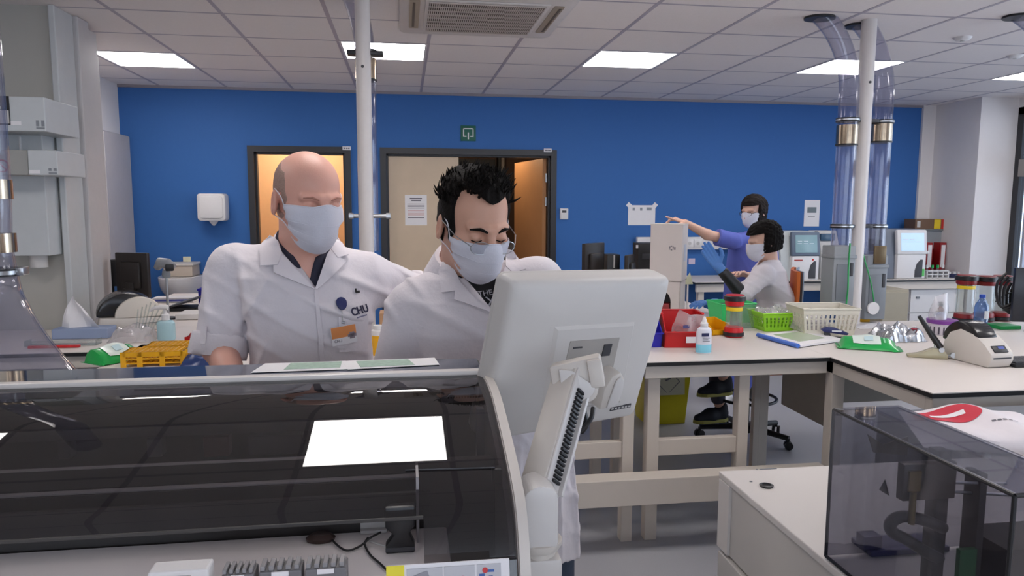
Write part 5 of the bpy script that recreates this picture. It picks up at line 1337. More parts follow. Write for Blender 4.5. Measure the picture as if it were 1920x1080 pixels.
# lip along the lower edge of the cover
# dark inner apron behind the lower cover
def zline(u, v, y): return PY(u, v, y).z
MB().bx(XL, .035, YD+.004, YD+.012, ZD-.02, zline(300, 946, YD+.01)).build('dark_apron', mat('apron_dark', '#33302F', .5), an, False)
for (v, y, h, m, nm) in ((872, 1.28, .003, mat('pale_rail', '#D8D5D6', .4), 'guide_rail'), (916, 1.16, .0035, mat('pale_rail', '#D8D5D6', .4), 'guide_rail'), (800, 1.44, .02, mat('dark_rail', '#4A4646', .4), 'guide_rail')):
    z = zline(300, v, y); MB().bx(XL, .06, y, y+.012, z-h, z, .001).build(nm, m, an)
MB().bx(XL, .06, 1.155, 1.158, .97, zline(300, 921, 1.157)).build('track_face', M_DARKIN, an, False)
MB().bx(XL, .06, 1.19, 1.30, zline(300, 905, 1.2)-.02, zline(300, 905, 1.2)).build('track_bed', mat('track_black', '#1B1A1B', .3), an, False)
for (u0, u1, v0, v1, y, col) in ((276, 302, 822, 858, 1.47, '#8C8A8C'), (382, 428, 818, 858, 1.48, '#6B3A3C'), (466, 566, 815, 855, 1.48, '#625E66'), (108, 130, 828, 862, 1.48, '#5A5756'), (560, 620, 830, 858, 1.49, '#53505A')):
    a, c = PY(u0, v1, y), PY(u1, v0, y); MB().bx(a.x, c.x, y, y+.03, a.z, c.z, .002).build('inner_module', mat('mod'+col, col, .5), an, False)
# right compartment
a = PY(784, 900, 1.10); zt = zline(784, 868, 1.10)
MB().bx(a.x, XA-.02, 1.10, 1.12, .955, zt).build('compartment_front', mat('compartment', '#3B3432', .35), an, False)
MB().bx(a.x-.004, a.x, 1.04, 1.12, .955, zt).build('compartment_edge', mat('dull_rail', '#8E8A8C', .4), an, False)
b = MB(); q = PY(900, 900, 1.3); b.bx(q.x-.006, q.x+.008, 1.3, 1.32, .99, ZT-.04); b.build('inner_post', M_GREY, an, False)
q0, q1 = PY(828, 757, 1.40), PY(990, 727, 1.40)
md = MB().bx(q0.x, XA-.02, 1.40, 1.46, q0.z, q1.z-.01, .003).build('vent_module', mat('mod_grey', '#77737A', .5), an, False)
g = MB()
for k in range(14): g.bx(q0.x+.012+k*.0055, q0.x+.0145+k*.0055, 1.397, 1.401, q0.z+.014, q1.z-.016)
g.build('vent_slots', M_DARKIN, md, False)
# side plate with the curved white rim
sp = [(y, z) for y, z in COV]; inn_ = [(y+.0, z-.0) for y, z in COV]
ring_o = [(y-.010, z+.005) for y, z in COV]; ring_i = [(y+.018, z-.012) for y, z in COV]
rim = MB(); A = XA-.003; B = XA+.012
rows = []
for (yo, zo), (yi, zi) in zip(ring_o, ring_i):
    rows.append([(A, yi, zi), (A, yo, zo), (B, yo, zo), (B, yi, zi)])
rim.sheet([[Vector(p) for p in r] for r in rows], closed=True); rim.build('curved_rim', mat('rim_cream', '#D2CBC4', .4), an)
MB().prism(COV+[(COV[-1][0], .9), (1.56, .9), (1.56, ZT-.02)], 'x', XA-.004, XA+.008).build('side_panel', M_RIM, an, False)
MB().prism([(y+.02, z-.02) for y, z in COV]+[(COV[-1][0]+.02, .96), (COV[0][0], .96)], 'x', XA-.012, XA-.0045).build('inner_side', mat('inner_side_grey', '#8F898A', .5), an, False)
hg = MB(); q = hit_cover(922, 885, -.01); hg.bx(XA-.028, XA-.012, q.y, q.y+.02, q.z-.012, q.z+.012, .003); hg.build('hinge', M_BLACK, an)
ln = MB(); rr = [hit_cover(u, 890-.028*(u-500), .0015) for u in range(760, 930, 12)]
ln.tube(rr, .0012, 6); ln.build('cover_seam', M_DGREY, an)
# small white mark on the inner side
# ------- deck things
def cable(lab, pts, r, m=M_BLACK, cat='cable', name='cable'):
    o = MB().tube(smooth_path(pts, 8), r, 10).build(name, m); return tag(o, lab, cat)
dz = lambda u, v: PZ(u, v, ZD)
t = thing('cable_plug', 'black angular plug block standing at the right end of the deck', 'plug', dz(752, 1035))
q = dz(752, 1035)
MB().prism([(q.x-.022, ZD+.001), (q.x+.02, ZD+.001), (q.x+.02, ZD+.012), (q.x+.012, ZD+.030), (q.x+.02, ZD+.040), (q.x+.02, ZD+.07), (q.x-.022, ZD+.07), (q.x-.022, ZD+.04), (q.x-.010, ZD+.028), (q.x-.022, ZD+.012)], 'y', q.y-.006, q.y+.012, bev=.002).build('body', M_BLACK, t)
MB().bx(q.x-.022, q.x+.02, q.y-.0068, q.y-.0055, ZD+.004, ZD+.010).build('edge', M_DGREY, t, False)
R_ = lambda u, v, h: PZ(u, v, ZD+h)
cable('thin black cable looping over the grey deck', [R_(612, 996, .004), R_(628, 1018, .004), R_(650, 1032, .003), R_(675, 1024, .003), R_(695, 1008, .01), R_(714, 998, .02)], .0016)
cable('thin black cable running from the plug towards the sign', [R_(690, 1008, .008), R_(684, 1020, .004), R_(694, 1040, .003), R_(712, 1056, .003), R_(726, 1070, .003)], .0016)
cable('thin grey cable lying under the plug', [R_(690, 1012, .003), R_(702, 1018, .003), R_(725, 1024, .003), R_(738, 1024, .003)], .0014, M_LGREY)
q = dz(698, 1002)
t = thing('deck_bracket', 'small pale metal bracket on the deck beside the black plug', 'bracket', q)
MB().bx(q.x-.018, q.x+.022, q.y, q.y+.012, ZD+.001, ZD+.006, .001).bx(q.x-.018, q.x+.022, q.y+.010, q.y+.012, ZD+.001, ZD+.018).build('plate', M_LGREY, t, False)
q = dz(605, 1000)
t = thing('dark_knob', 'dark round knob at the back of the grey deck', 'knob', q)
MB().lathe([(.0, .001), (.02, .001), (.022, .006), (.014, .012), (0, .013)], (q.x, q.y-.026, ZD), sy=.6).build('knob_cap', mat('brown_knob', '#3A2A26', .4), t)
q = PY(337, 1064, .90)
t = thing('sample_card', 'white sample card holder standing on the deck at the lower edge', 'card', (q.x, .9, ZD))
MB().bx(PY(278, 1066, .90).x, PY(392, 1066, .90).x, .895, .925, ZD+.001, q.z-.002, .003).build('holder', M_WHITE, t, False)
MB().bx(PY(318, 1066, .90).x, PY(360, 1066, .90).x, .8935, .8955, ZD+.006, q.z-.008).build('window', M_LGREY, t, False)
labs = ('left of three grey sample racks on the deck', 'middle of three grey sample racks on the deck', 'right of three grey sample racks on the deck')
for k, (u0, u1, v) in enumerate(((416, 478, 1071), (486, 566, 1065), (572, 650, 1060))):
    a, c = PY(u0, v, .91), PY(u1, v, .91)
    t = thing('sample_rack', labs[k], 'rack', ((a.x+c.x)/2, .92, ZD), 0, 'grey sample racks on the deck')
    MB().bx(a.x, c.x, .905, .935, ZD+.001, a.z-.004, .002).build('body', mat('rack_grey', '#6E6D70', .45), t, False)
    n = 5; w = c.x-a.x
    b = MB()
    for i in range(n): b.bx(a.x+w*(i+.1)/n, a.x+w*(i+.7)/n, .908, .932, a.z-.004, a.z+.002, .001)
    b.build('slots', mat('rack_light', '#8B898B', .4), t, False)
    MB().bx(a.x+w*.3, a.x+w*.7, .9035, .9052, a.z-.010, a.z-.004).build('rack_label', M_PAPER, t, False)
# sign plate with pictures
ys = .86; A = PY(724, 1062, ys); C = PY(955, 1047, ys)
t = thing('instruction_plate', 'white instruction plate with a yellow strip standing at the front of the deck', 'sign', ((A.x+C.x)/2, ys, ZD))
ex = (C-A).normalized(); up = Vector((0, .25, 1)).normalized()
fm = face_M(A, ex, up); wS = (C-A).length; hS = .075
def on(b): return b.xf(fm)
on(MB().box((wS/2, -hS/2, -.002), (wS, hS, .003), None, .0008)).build('plate', M_PAPER, t, False)
on(MB().box((.011, -hS/2, .0002), (.022, hS, .001))).build('yellow_strip', mat('sign_yellow', '#E0D325', .5), t, False)
on(MB().box((.047, -.022, .0002), (.044, .034, .001))).build('picture', mat('picture_grey', '#B9B9BE', .6), t, False)
on(MB().box((.090, -.022, .0002), (.038, .034, .001))).build('picture', mat('picture_grey', '#B9B9BE', .6), t, False)
on(MB().box((.127, -.022, .0002), (.030, .034, .001))).build('picture', mat('picture_grey', '#B9B9BE', .6), t, False)
pc = MB(); pc.prism([(.03, -.014), (.05, -.008), (.056, -.024), (.036, -.03)], 'z', .0008, .0014); on(pc).build('drawing', mat('drawing_grey', '#8C8C94', .6), t, False)
rd = MB(); rd.cyl((.122, -.012, .0008), (.122, -.012, .0014), .0035, seg=16); rd.cyl((.094, -.020, .0008), (.094, -.020, .0014), .003, seg=16); on(rd).build('red_mark', M_RED, t, False)
bl = MB(); bl.box((.118, -.019, .001), (.007, .006, .0006)); bl.box((.129, -.013, .001), (.009, .003, .0006)); bl.box((.129, -.021, .001), (.005, .004, .0006)); bl.box((.085, -.03, .001), (.02, .006, .0006)); on(bl).build('blue_mark', mat('mark_blue', '#31589C', .5), t, False)
# ------- papers
def cover_sheet(corners, off, n=8):
    (a, b_, c_, d_) = corners; rows = []
    for i in range(n+1):
        r_ = []
        for j in range(n+1):
            s, q = j/n, i/n
            u = (a[0]*(1-s)+b_[0]*s)*(1-q)+(d_[0]*(1-s)+c_[0]*s)*q; v = (a[1]*(1-s)+b_[1]*s)*(1-q)+(d_[1]*(1-s)+c_[1]*s)*q
            r_.append(hit_cover(u, v, off))
        rows.append(r_)
    return rows
zt = ZT+.0012
def flat(corners, z, th=.0006): return MB().prism([(PZ(u, v, z).x, PZ(u, v, z).y) for u, v in corners], 'z', z, z+th)
t = thing('printed_sheet', 'white paper with a green print lying on the analyser top, left one', 'paper', PZ(560, 690, zt))
flat([(470, 699), (497, 682), (648, 677), (662, 692)], zt).build('sheet', M_PAPER, t, False)
flat([(532, 693), (545, 681), (641, 677.6), (638, 689)], zt+.0008, .0004).build('green_print', mat('green_print', '#9DB5A6', .7, var=.3, vs=90), t, False)
t = thing('printed_sheet', 'white paper with a green print lying on the analyser top, right one', 'paper', PZ(740, 684, zt))
flat([(652, 693), (641, 677.5), (815, 671), (824, 684)], zt+.0002).build('sheet', M_PAPER, t, False)
flat([(676, 688.5), (668, 677.4), (765, 673.6), (778, 684)], zt+.0012, .0004).build('green_print', mat('green_print', '#9DB5A6', .7, var=.3, vs=90), t, False)
# ================================================================== BEIGE MONITOR ON ITS ARM
K = 1.15
MQ = [EYE+(Vector(p)-EYE)*K for p in ((.17, 1.16, 1.498), (.502, 1.323, 1.485), (.464, 1.398, 1.192), (.133, 1.235, 1.206))]
MC = sum(MQ, Vector())/4; MX = (MQ[1]-MQ[0]).normalized(); MYv = (MQ[0]-MQ[3]); MYv = (MYv-MX*MYv.dot(MX)).normalized(); MN = MX.cross(MYv)
if MN.y > 0: MN = -MN
MM = Matrix((MX, MYv, -MN)).transposed().to_4x4(); MM.translation = MC        # local -z points to the viewer
mw_, mh_ = (MQ[1]-MQ[0]).length/2, (MQ[0]-MQ[3]).length/2
mon = thing('touch_monitor', 'large beige monitor seen from behind on a jointed arm', 'monitor', (MC.x, MC.y, MQ[3].z))
def mloc(b): return b.xf(MM)
M_MON = mat('monitor_beige', '#CAC6C2', .48, var=.02, bump=.03, bs=400)
def rr3(w, h, r, z, n=5): return [Vector((x, y, z)) for x, y in rrect(-w, w, -h, h, r, n)]
b = MB()
lv = [(1.0, .045, .012), (1.0, .012, .012), (.992, .002, .014), (.965, -.005, .018), (.92, -.009, .024), (.60, -.018, .03)]
rows = [rr3(mw_*k, mh_*k if k > .7 else mh_*.62, r, z) for k, z, r in lv]
b.sheet(rows, closed=True); b.bm.faces.new([b.bm.verts.new(p) for p in rr3(mw_*.6, mh_*.62, .03, -.018)]); bmesh.ops.remove_doubles(b.bm, verts=b.bm.verts[:], dist=1e-5)
mloc(b).build('rear_shell', M_MON, mon, ang=50)
b = MB(); b.prism([(p.x, p.y) for p in rr3(mw_, mh_, .018, 0)], 'z', .045, .058, bev=.004); mloc(b).build('front_bezel', M_MON, mon)
b = MB(); b.box((0, 0, .0585), (mw_*1.78, mh_*1.74, .002)); mloc(b).build('screen', mat('dark_screen', '#14181E', .1), mon)
def onmon(u, v, off):
    """point of the viewing ray on the plane of the monitor's rear at local z = off; local coordinates"""
    d = ray(u, v); c = MM @ Vector((0, 0, off)); n = MM.to_3x3() @ Vector((0, 0, 1)); t_ = (c-EYE).dot(n)/d.dot(n)
    return MM.inverted() @ (EYE+d*t_)
pq = [onmon(*q, -.024) for q in ((1047, 620), (1188, 611), (1163, 752), (1022, 772))]
b = MB()
rows = [[Vector((p.x*1+ (p.x-sum(x.x for x in pq)/4)*.10, p.y+(p.y-sum(x.y for x in pq)/4)*.10, -.015)) for p in pq], [Vector((p.x, p.y, -.024)) for p in pq]]
b.sheet(rows, closed=True); b.bm.faces.new([b.bm.verts.new(Vector((p.x, p.y, -.024))) for p in pq]); bmesh.ops.remove_doubles(b.bm, verts=b.bm.verts[:], dist=1e-5)
pd = mloc(b).build('raised_panel', M_MON, mon, False)
rq = [onmon(*q, -.0252) for q in ((1070, 640), (1162, 633), (1146, 706), (1052, 716))]
b = MB(); b.prism([(p.x, p.y) for p in rq], 'z', -.0252, -.0238); mloc(b).build('connector_recess', mat('recess_grey', '#A39E98', .5), pd, False)
b = MB()
for (u0, u1, v0, v1) in ((1075, 1092, 650, 654), (1128, 1148, 645, 668)):
    a, c = onmon(u0, v1, -.0265), onmon(u1, v0, -.0265); b.box(((a.x+c.x)/2, (a.y+c.y)/2, -.0262), (abs(c.x-a.x), abs(c.y-a.y), .0022))
mloc(b).build('connector', M_DGREY, pd, False)
a, c = onmon(1143, 768, -.012), onmon(1182, 758, -.012)
b = MB(); b.box(((a.x+c.x)/2, (a.y+c.y)/2, -.0135), (abs(c.x-a.x), .009, .002), Matrix.Rotation(.03, 3, 'Z')); mloc(b).build('rating_label', M_DGREY, mon, False)
b = MB()
for k in range(6): b.box(((a.x+(c.x-a.x)*(k+.5)/6), (a.y+c.y)/2+(c.y-a.y)*(k/6-.4)*.0, -.0148), (abs(c.x-a.x)*.1, .004, .001))
mloc(b).build('label_lettering', M_LGREY, mon, False)
# arm
arm = thing('monitor_arm', 'beige jointed arm with a black cable chain carrying the beige monitor', 'arm', PY(1010, 1075, 1.12))
P0, P1 = PY(1005, 935, 1.12), PY(1075, 688, 1.26)
ax = (P1-P0).normalized(); n1 = Vector((-.75, -.66, .1)); n1 = (n1-ax*n1.dot(ax)).normalized(); n2 = ax.cross(n1)
if n2.x < 0: n2 = -n2
AM = Matrix((n2, ax, n1)).transposed().to_4x4(); AM.translation = P0; LA = (P1-P0).length
def aloc(b): return b.xf(AM)
M_ARM = mat('arm_beige', '#CBC4BC', .42, var=.02); M_ARM2 = mat('arm_pale', '#CFCBC8', .4, var=.02)
aloc(MB().box((0, LA/2, 0), (.052, LA*1.0, .046), None, .005)).build('arm_beam', M_ARM, arm)
aloc(MB().box((.0275, LA/2, .0), (.004, LA*.96, .040), None, .001)).build('side_channel', M_ARM2, arm, False)
ch = MB(); n = 22
for k in range(n):
    y = LA*(.12+.70*k/n); ch.box((.0315, y, .0), (.006, LA*.7/n*.72, .019), None, .0015)
aloc(ch).build('cable_chain', M_BLACK, arm, False)
aloc(MB().box((.0335, LA/2, -.017), (.010, LA*.9, .006), None, .001)).build('channel_edge', M_ARM2, arm, False)
# lower joint
q = PY(1010, 955, 1.10)
lj = MB(); lj.prism([(q.x+a_*1., q.z+b_) for a_, b_ in [(-.030, -.050), (.026, -.050)]+[(.026*math.cos(a)*1.08-.002, .030+.022*math.sin(a)) for a in np.linspace(0, PI, 12)]], 'y', q.y-.035, q.y+.035, bev=.006)
lj.build('pivot_joint', M_ARM2, arm)
MB().lathe([(.034, -.062), (.038, -.055), (.038, -.048), (.03, -.046)], q, seg=32).build('swivel_ring', M_ARM, arm)
MB().cyl((q.x, q.y, .0), (q.x, q.y, q.z-.06), .028, seg=28).build('post', M_ARM, arm)
MB().cyl((q.x, q.y, .0), (q.x, q.y, .015), .12, seg=32).build('post_foot', M_ARM, arm)
MB().bx(q.x-.03, q.x+.034, q.y-.03, q.y+.03, .6, q.z-.072, .006).build('post_cover', M_RIM, arm)
# upper head
hx = Vector((.93, -.26, .18)).normalized(); hM = face_M(PY(1083, 702, 1.245), hx, (0, .1, 1))
hd = MB(); hd.prism([(-.047, -.018), (-.047, .024), (.045, .030), (.046, -.024)]+[(.022*math.cos(a)+.012, -.024-.026*math.sin(a)) for a in np.linspace(0, PI, 10)], 'z', -.036, .024, bev=.006)
hd.xf(hM); hd.build('pivot_head', M_ARM, arm)
h2 = MB(); h2.prism([(-.006, .012)]+[(.0+.030*math.cos(a), -.018-.026*math.sin(a)) for a in np.linspace(PI*.05, PI*.95, 10)]+[(-.030, .018)], 'z', .024, .031, bev=.003); h2.xf(hM); h2.build('head_cover', M_ARM2, arm)
h3 = MB(); h3.box((.034, .0, .027), (.026, .05, .010), None, .004); h3.xf(hM); h3.build('head_block', M_ARM, arm)
# knuckle against the monitor
kM = MM.copy(); kc = onmon(1143, 728, -.05); kM.translation = MM @ Vector((kc.x, kc.y, -.05))
kn = MB(); pr = [(.045*math.cos(a)*.62, .045*math.sin(a)) for a in np.linspace(0, 2*PI, 20)[:-1]]
kn.prism([(-.026, -.044), (.022, -.036), (.028, -.0), (.024, .028), (.008, .044), (-.014, .036), (-.028, .006)], 'z', -.014, .033, bev=.006); kn.xf(kM); kn.build('tilt_knuckle', M_ARM, arm)
k2 = MB(); k2.prism([(-.012, -.038), (.018, -.030), (.022, .0), (.018, .026), (.006, .036), (-.004, .026)], 'z', -.019, -.0145, bev=.002); k2.xf(kM); k2.build('knuckle_cover', M_ARM2, arm)
# cables behind the arm
yC = 1.34
cable('black cable hanging from the back of the beige monitor', [PY(1112, 765, yC), PY(1108, 785, yC-.02), PY(1090, 806, yC-.03), PY(1072, 818, yC-.04), PY(1066, 832, yC-.05)], .0045)
t = thing('cable_connector', 'black cable connector hanging under the arm head', 'connector', PY(1091, 812, yC))
MB().tube([PY(1093, 766, yC), PY(1092, 785, yC), PY(1091, 800, yC), PY(1090, 812, yC)], [.006, .013, .013, .005], 12).build('plug_body', M_BLACK, t)
MB().tube(smooth_path([PY(1094, 768, yC), PY(1098, 755, yC+.01), PY(1104, 748, yC+.02)], 5), .0045, 8).build('lead', M_BLACK, t)
# ================================================================== LOW WHITE MACHINE WITH SMOKED HOOD (foreground right)
MXL, MYB = .845, 1.812
M_MACH = mat('machine_white', '#CFC9C4', .38, var=.02, vs=6); M_MACH2 = mat('machine_side', '#BDB8B2', .42, var=.02)
mc = thing('low_analyser', 'low white floor analyser with a smoked hood on the right', 'analyser', (1.3, 1.1, 0))
MB().bx(MXL, 2.3, .28, MYB, .882, .90, .003).build('top_plate', M_MACH, mc, False)
MB().bx(MXL+.006, 2.3, .30, MYB-.006, .69, .882).build('upper_body', M_MACH2, mc, False)
MB().bx(MXL-.004, 2.3, .28, MYB-.02, .02, .683, .003).build('lower_body', M_MACH2, mc, False)
MB().bx(MXL+.012, 2.28, .30, MYB-.03, .0, .02).build('plinth', M_DGREY, mc, False)
MB().bx(MXL-.002, MXL+.008, MYB-.07, MYB-.006, .69, .882, .002).build('corner_post', M_MACH, mc, False)
q = PZ(1437, 912, .90)
MB().lathe([(.016, .0), (.018, .004), (.012, .006), (.010, .002), (0, .001)], q).build('grommet', M_BLACK, mc)
q = PZ(1408, 903, .9); MB().cyl(q, q+Vector((0, 0, .001)), .004, seg=12).build('screw_dot', M_GREY, mc)
q = PZ(1437, 880, .9)
lettering([(-.03, -.026, 0, .006), (-.02, .03, 0, .004)], (q.x, q.y, .9012), (1, 0, 0), (0, 1, 0), M_GREY, mc)
# hood
HX0, HX1, HY0, HY1, HZ = .852, .994, .872, 1.312, 1.214
hd = MB()
V = lambda x, y, z: Vector((x, y, z))
XR = 1.34
hd.sheet([[V(HX0, HY0, .905), V(HX0, HY1, .905)], [V(HX0, HY0, HZ), V(HX0, HY1, HZ)]], .004)
hd.sheet([[V(HX0, HY0, HZ), V(HX0, HY1, HZ)], [V(HX1, HY0, HZ), V(HX1, HY1, HZ)], [V(XR, HY0, .96), V(XR, HY1, .96)], [V(XR, HY0, .905), V(XR, HY1, .905)]], .004)
for y in (HY0, HY1):
    hd.prism([(HX0, .905), (HX0, HZ), (HX1, HZ), (XR, .96), (XR, .905)], 'y', y, y+.004)
hood = hd.build('smoked_hood', M_HSM, mc, False)
ed = MB(); r_ = .0035
for a, c in (((HX0, HY0, HZ), (HX0, HY1, HZ)), ((HX0, HY1, HZ), (HX0, HY1, .905)), ((HX0, HY0, HZ), (HX0, HY0, .905)), ((HX0, HY1, .905), (HX0, HY0, .905)), ((HX0, HY0, HZ), (HX1, HY0, HZ))):
    ed.cyl(a, c, r_, seg=8)
ed.build('hood_edge', M_BLACK, hood)
ed = MB()
for a, c in (((HX0+.008, HY0, HZ-.001), (HX0+.008, HY1, HZ-.001)), ((HX0, HY1, HZ), (HX1, HY1, HZ)), ((HX1, HY0, HZ), (HX1, HY1, HZ))): ed.cyl(a, c, .002, seg=8)
ed.build('hood_highlight_bead', mat('clear_edge', '#8C8E9C', .15), hood)
MB().lathe([(0, -.006), (.008, -.006), (.008, .006), (0, .006)], (HX0+.006, HY1-.01, HZ-.002)).build('corner_cap', M_BLACK, hood)
# mechanism inside
ym = 1.17
q = PY(1770, 890, ym); b = MB(); b.bx(q.x-.012, q.x+.014, ym, ym+.03, .902, 1.17, .002); b.build('lift_column', M_BLACK, mc)
q2 = PY(1700, 880, ym-.01); z2 = PY(1690, 868, ym-.01).z
b = MB(); b.bx(q2.x-.012, q.x+.01, ym-.02, ym+.0, z2-.07, z2-.0, .003); b.build('pick_head', mat('head_metal', '#57524C', .35, metal=.7), mc)
b = MB(); b.bx(q2.x-.004, q2.x+.02, ym-.024, ym-.019, z2-.05, z2-.012); b.cyl((q2.x+.004, ym-.026, z2-.05), (q2.x+.004, ym-.026, z2-.11), .006, seg=12); b.build('probe', mat('brass_probe', '#8C7A4E', .3, metal=.8), mc)
b = MB(); b.cyl((q2.x, ym-.012, z2-.035), (q.x+.12, ym-.012, z2-.05), .003, seg=8); b.cyl((q2.x+.01, ym+.0, z2-.055), (q.x+.2, ym+.0, z2-.085), .003, seg=8); b.build('guide_rod', M_STEEL, mc)
lp_ = [PY(1768, 990, ym+.0), PY(1735, 976, ym-.01), PY(1695, 968, ym-.01), PY(1672, 978, ym-.01), PY(1672, 996, ym-.01), PY(1700, 1012, ym-.015), PY(1735, 1034, ym-.02), PY(1762, 1048, ym-.02)]
b = MB(); b.tube(smooth_path(lp_, 7), .011, 12); b.build('cable_loop', M_BLACK, mc)
b = MB(); b.bx(q.x+.06, q.x+.075, ym-.02, ym+.02, .902, 1.13, .002); b.bx(q.x+.09, q.x+.26, ym-.06, ym+.05, .902, 1.0, .004); b.build('rear_module', M_DARKIN, mc)
b = MB(); b.bx(q.x+.02, q.x+.055, ym-.03, ym-.02, .93, .99); b.build('green_board', mat('green_board', '#2E6B3E', .5), mc, False)
tri = PXX(1658, 912, HX0-.0015)
b = MB(); b.prism([(tri.y-.014, tri.z-.012), (tri.y+.014, tri.z-.012), (tri.y, tri.z+.013)], 'x', HX0-.0012, HX0-.0002); b.build('warning_triangle', mat('triangle_dark', '#3A3636', .6), hood, False)
q = PZ(1595, 1030, .9)
MB().bx(q.x+.02, q.x+.2, q.y-.04, q.y+.03, .9005, .912, .002).build('blue_tray', mat('tray_violet', '#3F3D6B', .3), mc, False)
MB().bx(q.x+.01, q.x+.05, q.y-.03, q.y+.0, .912, .94, .002).build('reagent_block', mat('clear_violet', '#4B4668', .2), mc)
b = MB()
b.tube(smooth_path([PZ(1742, 1068, .92), PZ(1738, 1060, .94), PZ(1752, 1055, .95), PZ(1762, 1064, .93)], 5), .003, 8)
b.build('wire', M_BLACK, mc)
# arrow plate inside the hood, at the back
ar = PY(1640, 840, 1.295)
b = MB(); b.prism([(ar.x-.015, ar.z+.028), (ar.x+.02, ar.z+.005), (ar.x+.075, ar.z+.02), (ar.x+.075, ar.z-.02), (ar.x, ar.z-.01)], 'y', 1.297, 1.30); b.build('arrow_plate', mat('olive_plate', '#4D4433', .6), mc, False)
# instrument behind, carrying the paper bag
t = thing('steel_cabinet', 'dark grey side unit behind the low white analyser under the white bag', 'cabinet', (2.2, 2.1, 0))
MB().bx(1.72, 3.1, 1.84, 2.38, .02, .86, .006).build('body', mat('slate_unit', '#3F434C', .45), t, False)
MB().bx(1.72, 3.1, 1.84, 2.38, .86, .872, .003).build('lid', mat('slate_lid', '#555A64', .4), t, False)
MB().bx(1.76, 3.05, 1.88, 2.34, 0, .02).build('plinth', M_BLACK, t, False)
gr = MB()
bagc = PZ(1832, 812, .90); BA = Vector((1.0, -.42, 0)).normalized(); BBv = Vector((.42, 1.0, 0)).normalized()
def bagp(s, q, off=0.):
    """s, q in -1..1 on the bag's upper face"""
    e = max(0, (1-s**6)*(1-q**6))**.5
    z = .035*e+.020*e*math.sin(2.3*s+1.2)+.010*e*math.sin(6*s+3*q)+.03*(q+1)*.5
    return Vector((bagc.x+.03, bagc.y+.03, .874))+BA*(s*.20)+BBv*(q*.155)+Vector((0, 0, max(z, 0)+off))
t = thing('paper_bag', 'white bag with a red oval sign lying behind the smoked hood', 'bag', (bagc.x, bagc.y, .873))
n = 24
MB().sheet([[bagp(-1+2*j/n, -1+2*i/n) for j in range(n+1)] for i in range(n+1)], .001).build('pouch', mat('white_bag', '#DCD6DA', .55, bump=.1, bs=25), t)
b = MB()
rows = []
for k in range(5):
    r_ = k/4; rows.append([bagp(-.40+.50*r_*math.cos(a), .28+.42*r_*math.sin(a), .002) for a in np.linspace(0, 2*PI, 37)[:-1]])
b.sheet(rows, closed=True); b.build('red_oval', mat('bag_red', '#C3273D', .5), t)
b = MB(); b.sheet([[bagp(-.66+.52*j/6, .16+.16*i/2+.06*(j/6), .0034) for j in range(7)] for i in range(3)]); b.build('white_bar', M_PAPER, t)
b = MB()
for k in range(9): b.sheet([[bagp(.12+.08*k+.06*j, -.20-.05*i+.03*k*.2, .0022) for j in range(2)] for i in range(2)])
b.build('lettering', M_INK, t)
# ================================================================== PEOPLE
def A3(p): return np.array([p[0], p[1], p[2]], float)
def head_R(yaw, pitch, roll=0.):
    return np.array(Euler((pitch, 0, 0)).to_matrix()) if False else np.array(Matrix.Rotation(yaw, 3, 'Z') @ Matrix.Rotation(pitch, 3, 'X') @ Matrix.Rotation(roll, 3, 'Y'))
def skull(Q):
    """head in its own frame, facing -y, origin at eye level, metres for a 0.235 m head"""
    d = s_ell(Q, (0, .014, .036), (.078, .098, .084))
    d = smin(d, s_ell(Q, (0, -.018, -.035), (.064, .078, .088)), .03)
    d = smin(d, s_ell(Q, (0, -.040, -.088), (.042, .046, .034)), .03)
    for s in (-1, 1):
        d = smin(d, s_ell(Q, (s*.046, -.052, -.030), (.022, .024, .024)), .02)          # cheekbone
        d = smin(d, s_cap(Q, (s*.012, -.090, .020), (s*.046, -.074, .020), .011, .009), .014)   # brow
        d = smax(d, -s_ell(Q, (s*.032, -.098, -.002), (.021, .020, .014)), .014)       # socket
        d = smin(d, s_ell(Q, (s*.032, -.074, -.003), (.0150, .0145, .0125)), .004)     # lowered lid
    d = smin(d, s_cap(Q, (0, -.088, .012), (0, -.116, -.036), .009, .013), .014)
    for s in (-1, 1): d = smin(d, s_ell(Q, (s*.012, -.106, -.040), (.009, .011, .008)), .008)
    d = smin(d, s_ell(Q, (0, -.090, -.068), (.025, .014, .008)), .008)
    d = smin(d, s_ell(Q, (0, -.088, -.079), (.022, .013, .008)), .008)
    for s in (-1, 1):
        c, sn = math.cos(.35), math.sin(.35)
        Re = np.array([[c, s*sn, 0], [-s*sn, c, 0], [0, 0, 1]]).T
        e = s_ell(Q, (s*.083, .016, -.012), (.009, .020, .033), Re)
        e = smax(e, -s_ell(Q, (s*.091, .012, -.008), (.006, .011, .020), Re), .006)
        d = smin(d, e, .008)
    return d
def HQ(P, H): return ((P-H['c'])@H['R'])/H['s']
def head_sdf(P, H): return skull(HQ(P, H))*H['s']
def hp(H, q): return H['c']+H['R']@(np.array(q)*H['s'])
def trace(f, u, v, off=.002, start=.5, maxd=7.):
    """first point of a viewing ray on the surface f, else its nearest pass"""
    d = np.array(ray(u, v)); d = d/np.linalg.norm(d); t = start; o = np.array([0, 0, CAMH]); best = (9., t)
    for _ in range(160):
        x = float(f((o+d*t)[None])[0])
        if x < best[0]: best = (x, t)
        if x < .0004: break
        t += max(x*.75, .0005)
        if t > maxd: break
    return Vector(o+d*(best[1]-off))
def grad(f, p, e=.004):
    p = np.array(p); return Vector([float(f((p+e*np.eye(3)[i])[None])[0]-f((p-e*np.eye(3)[i])[None])[0]) for i in range(3)]).normalized()
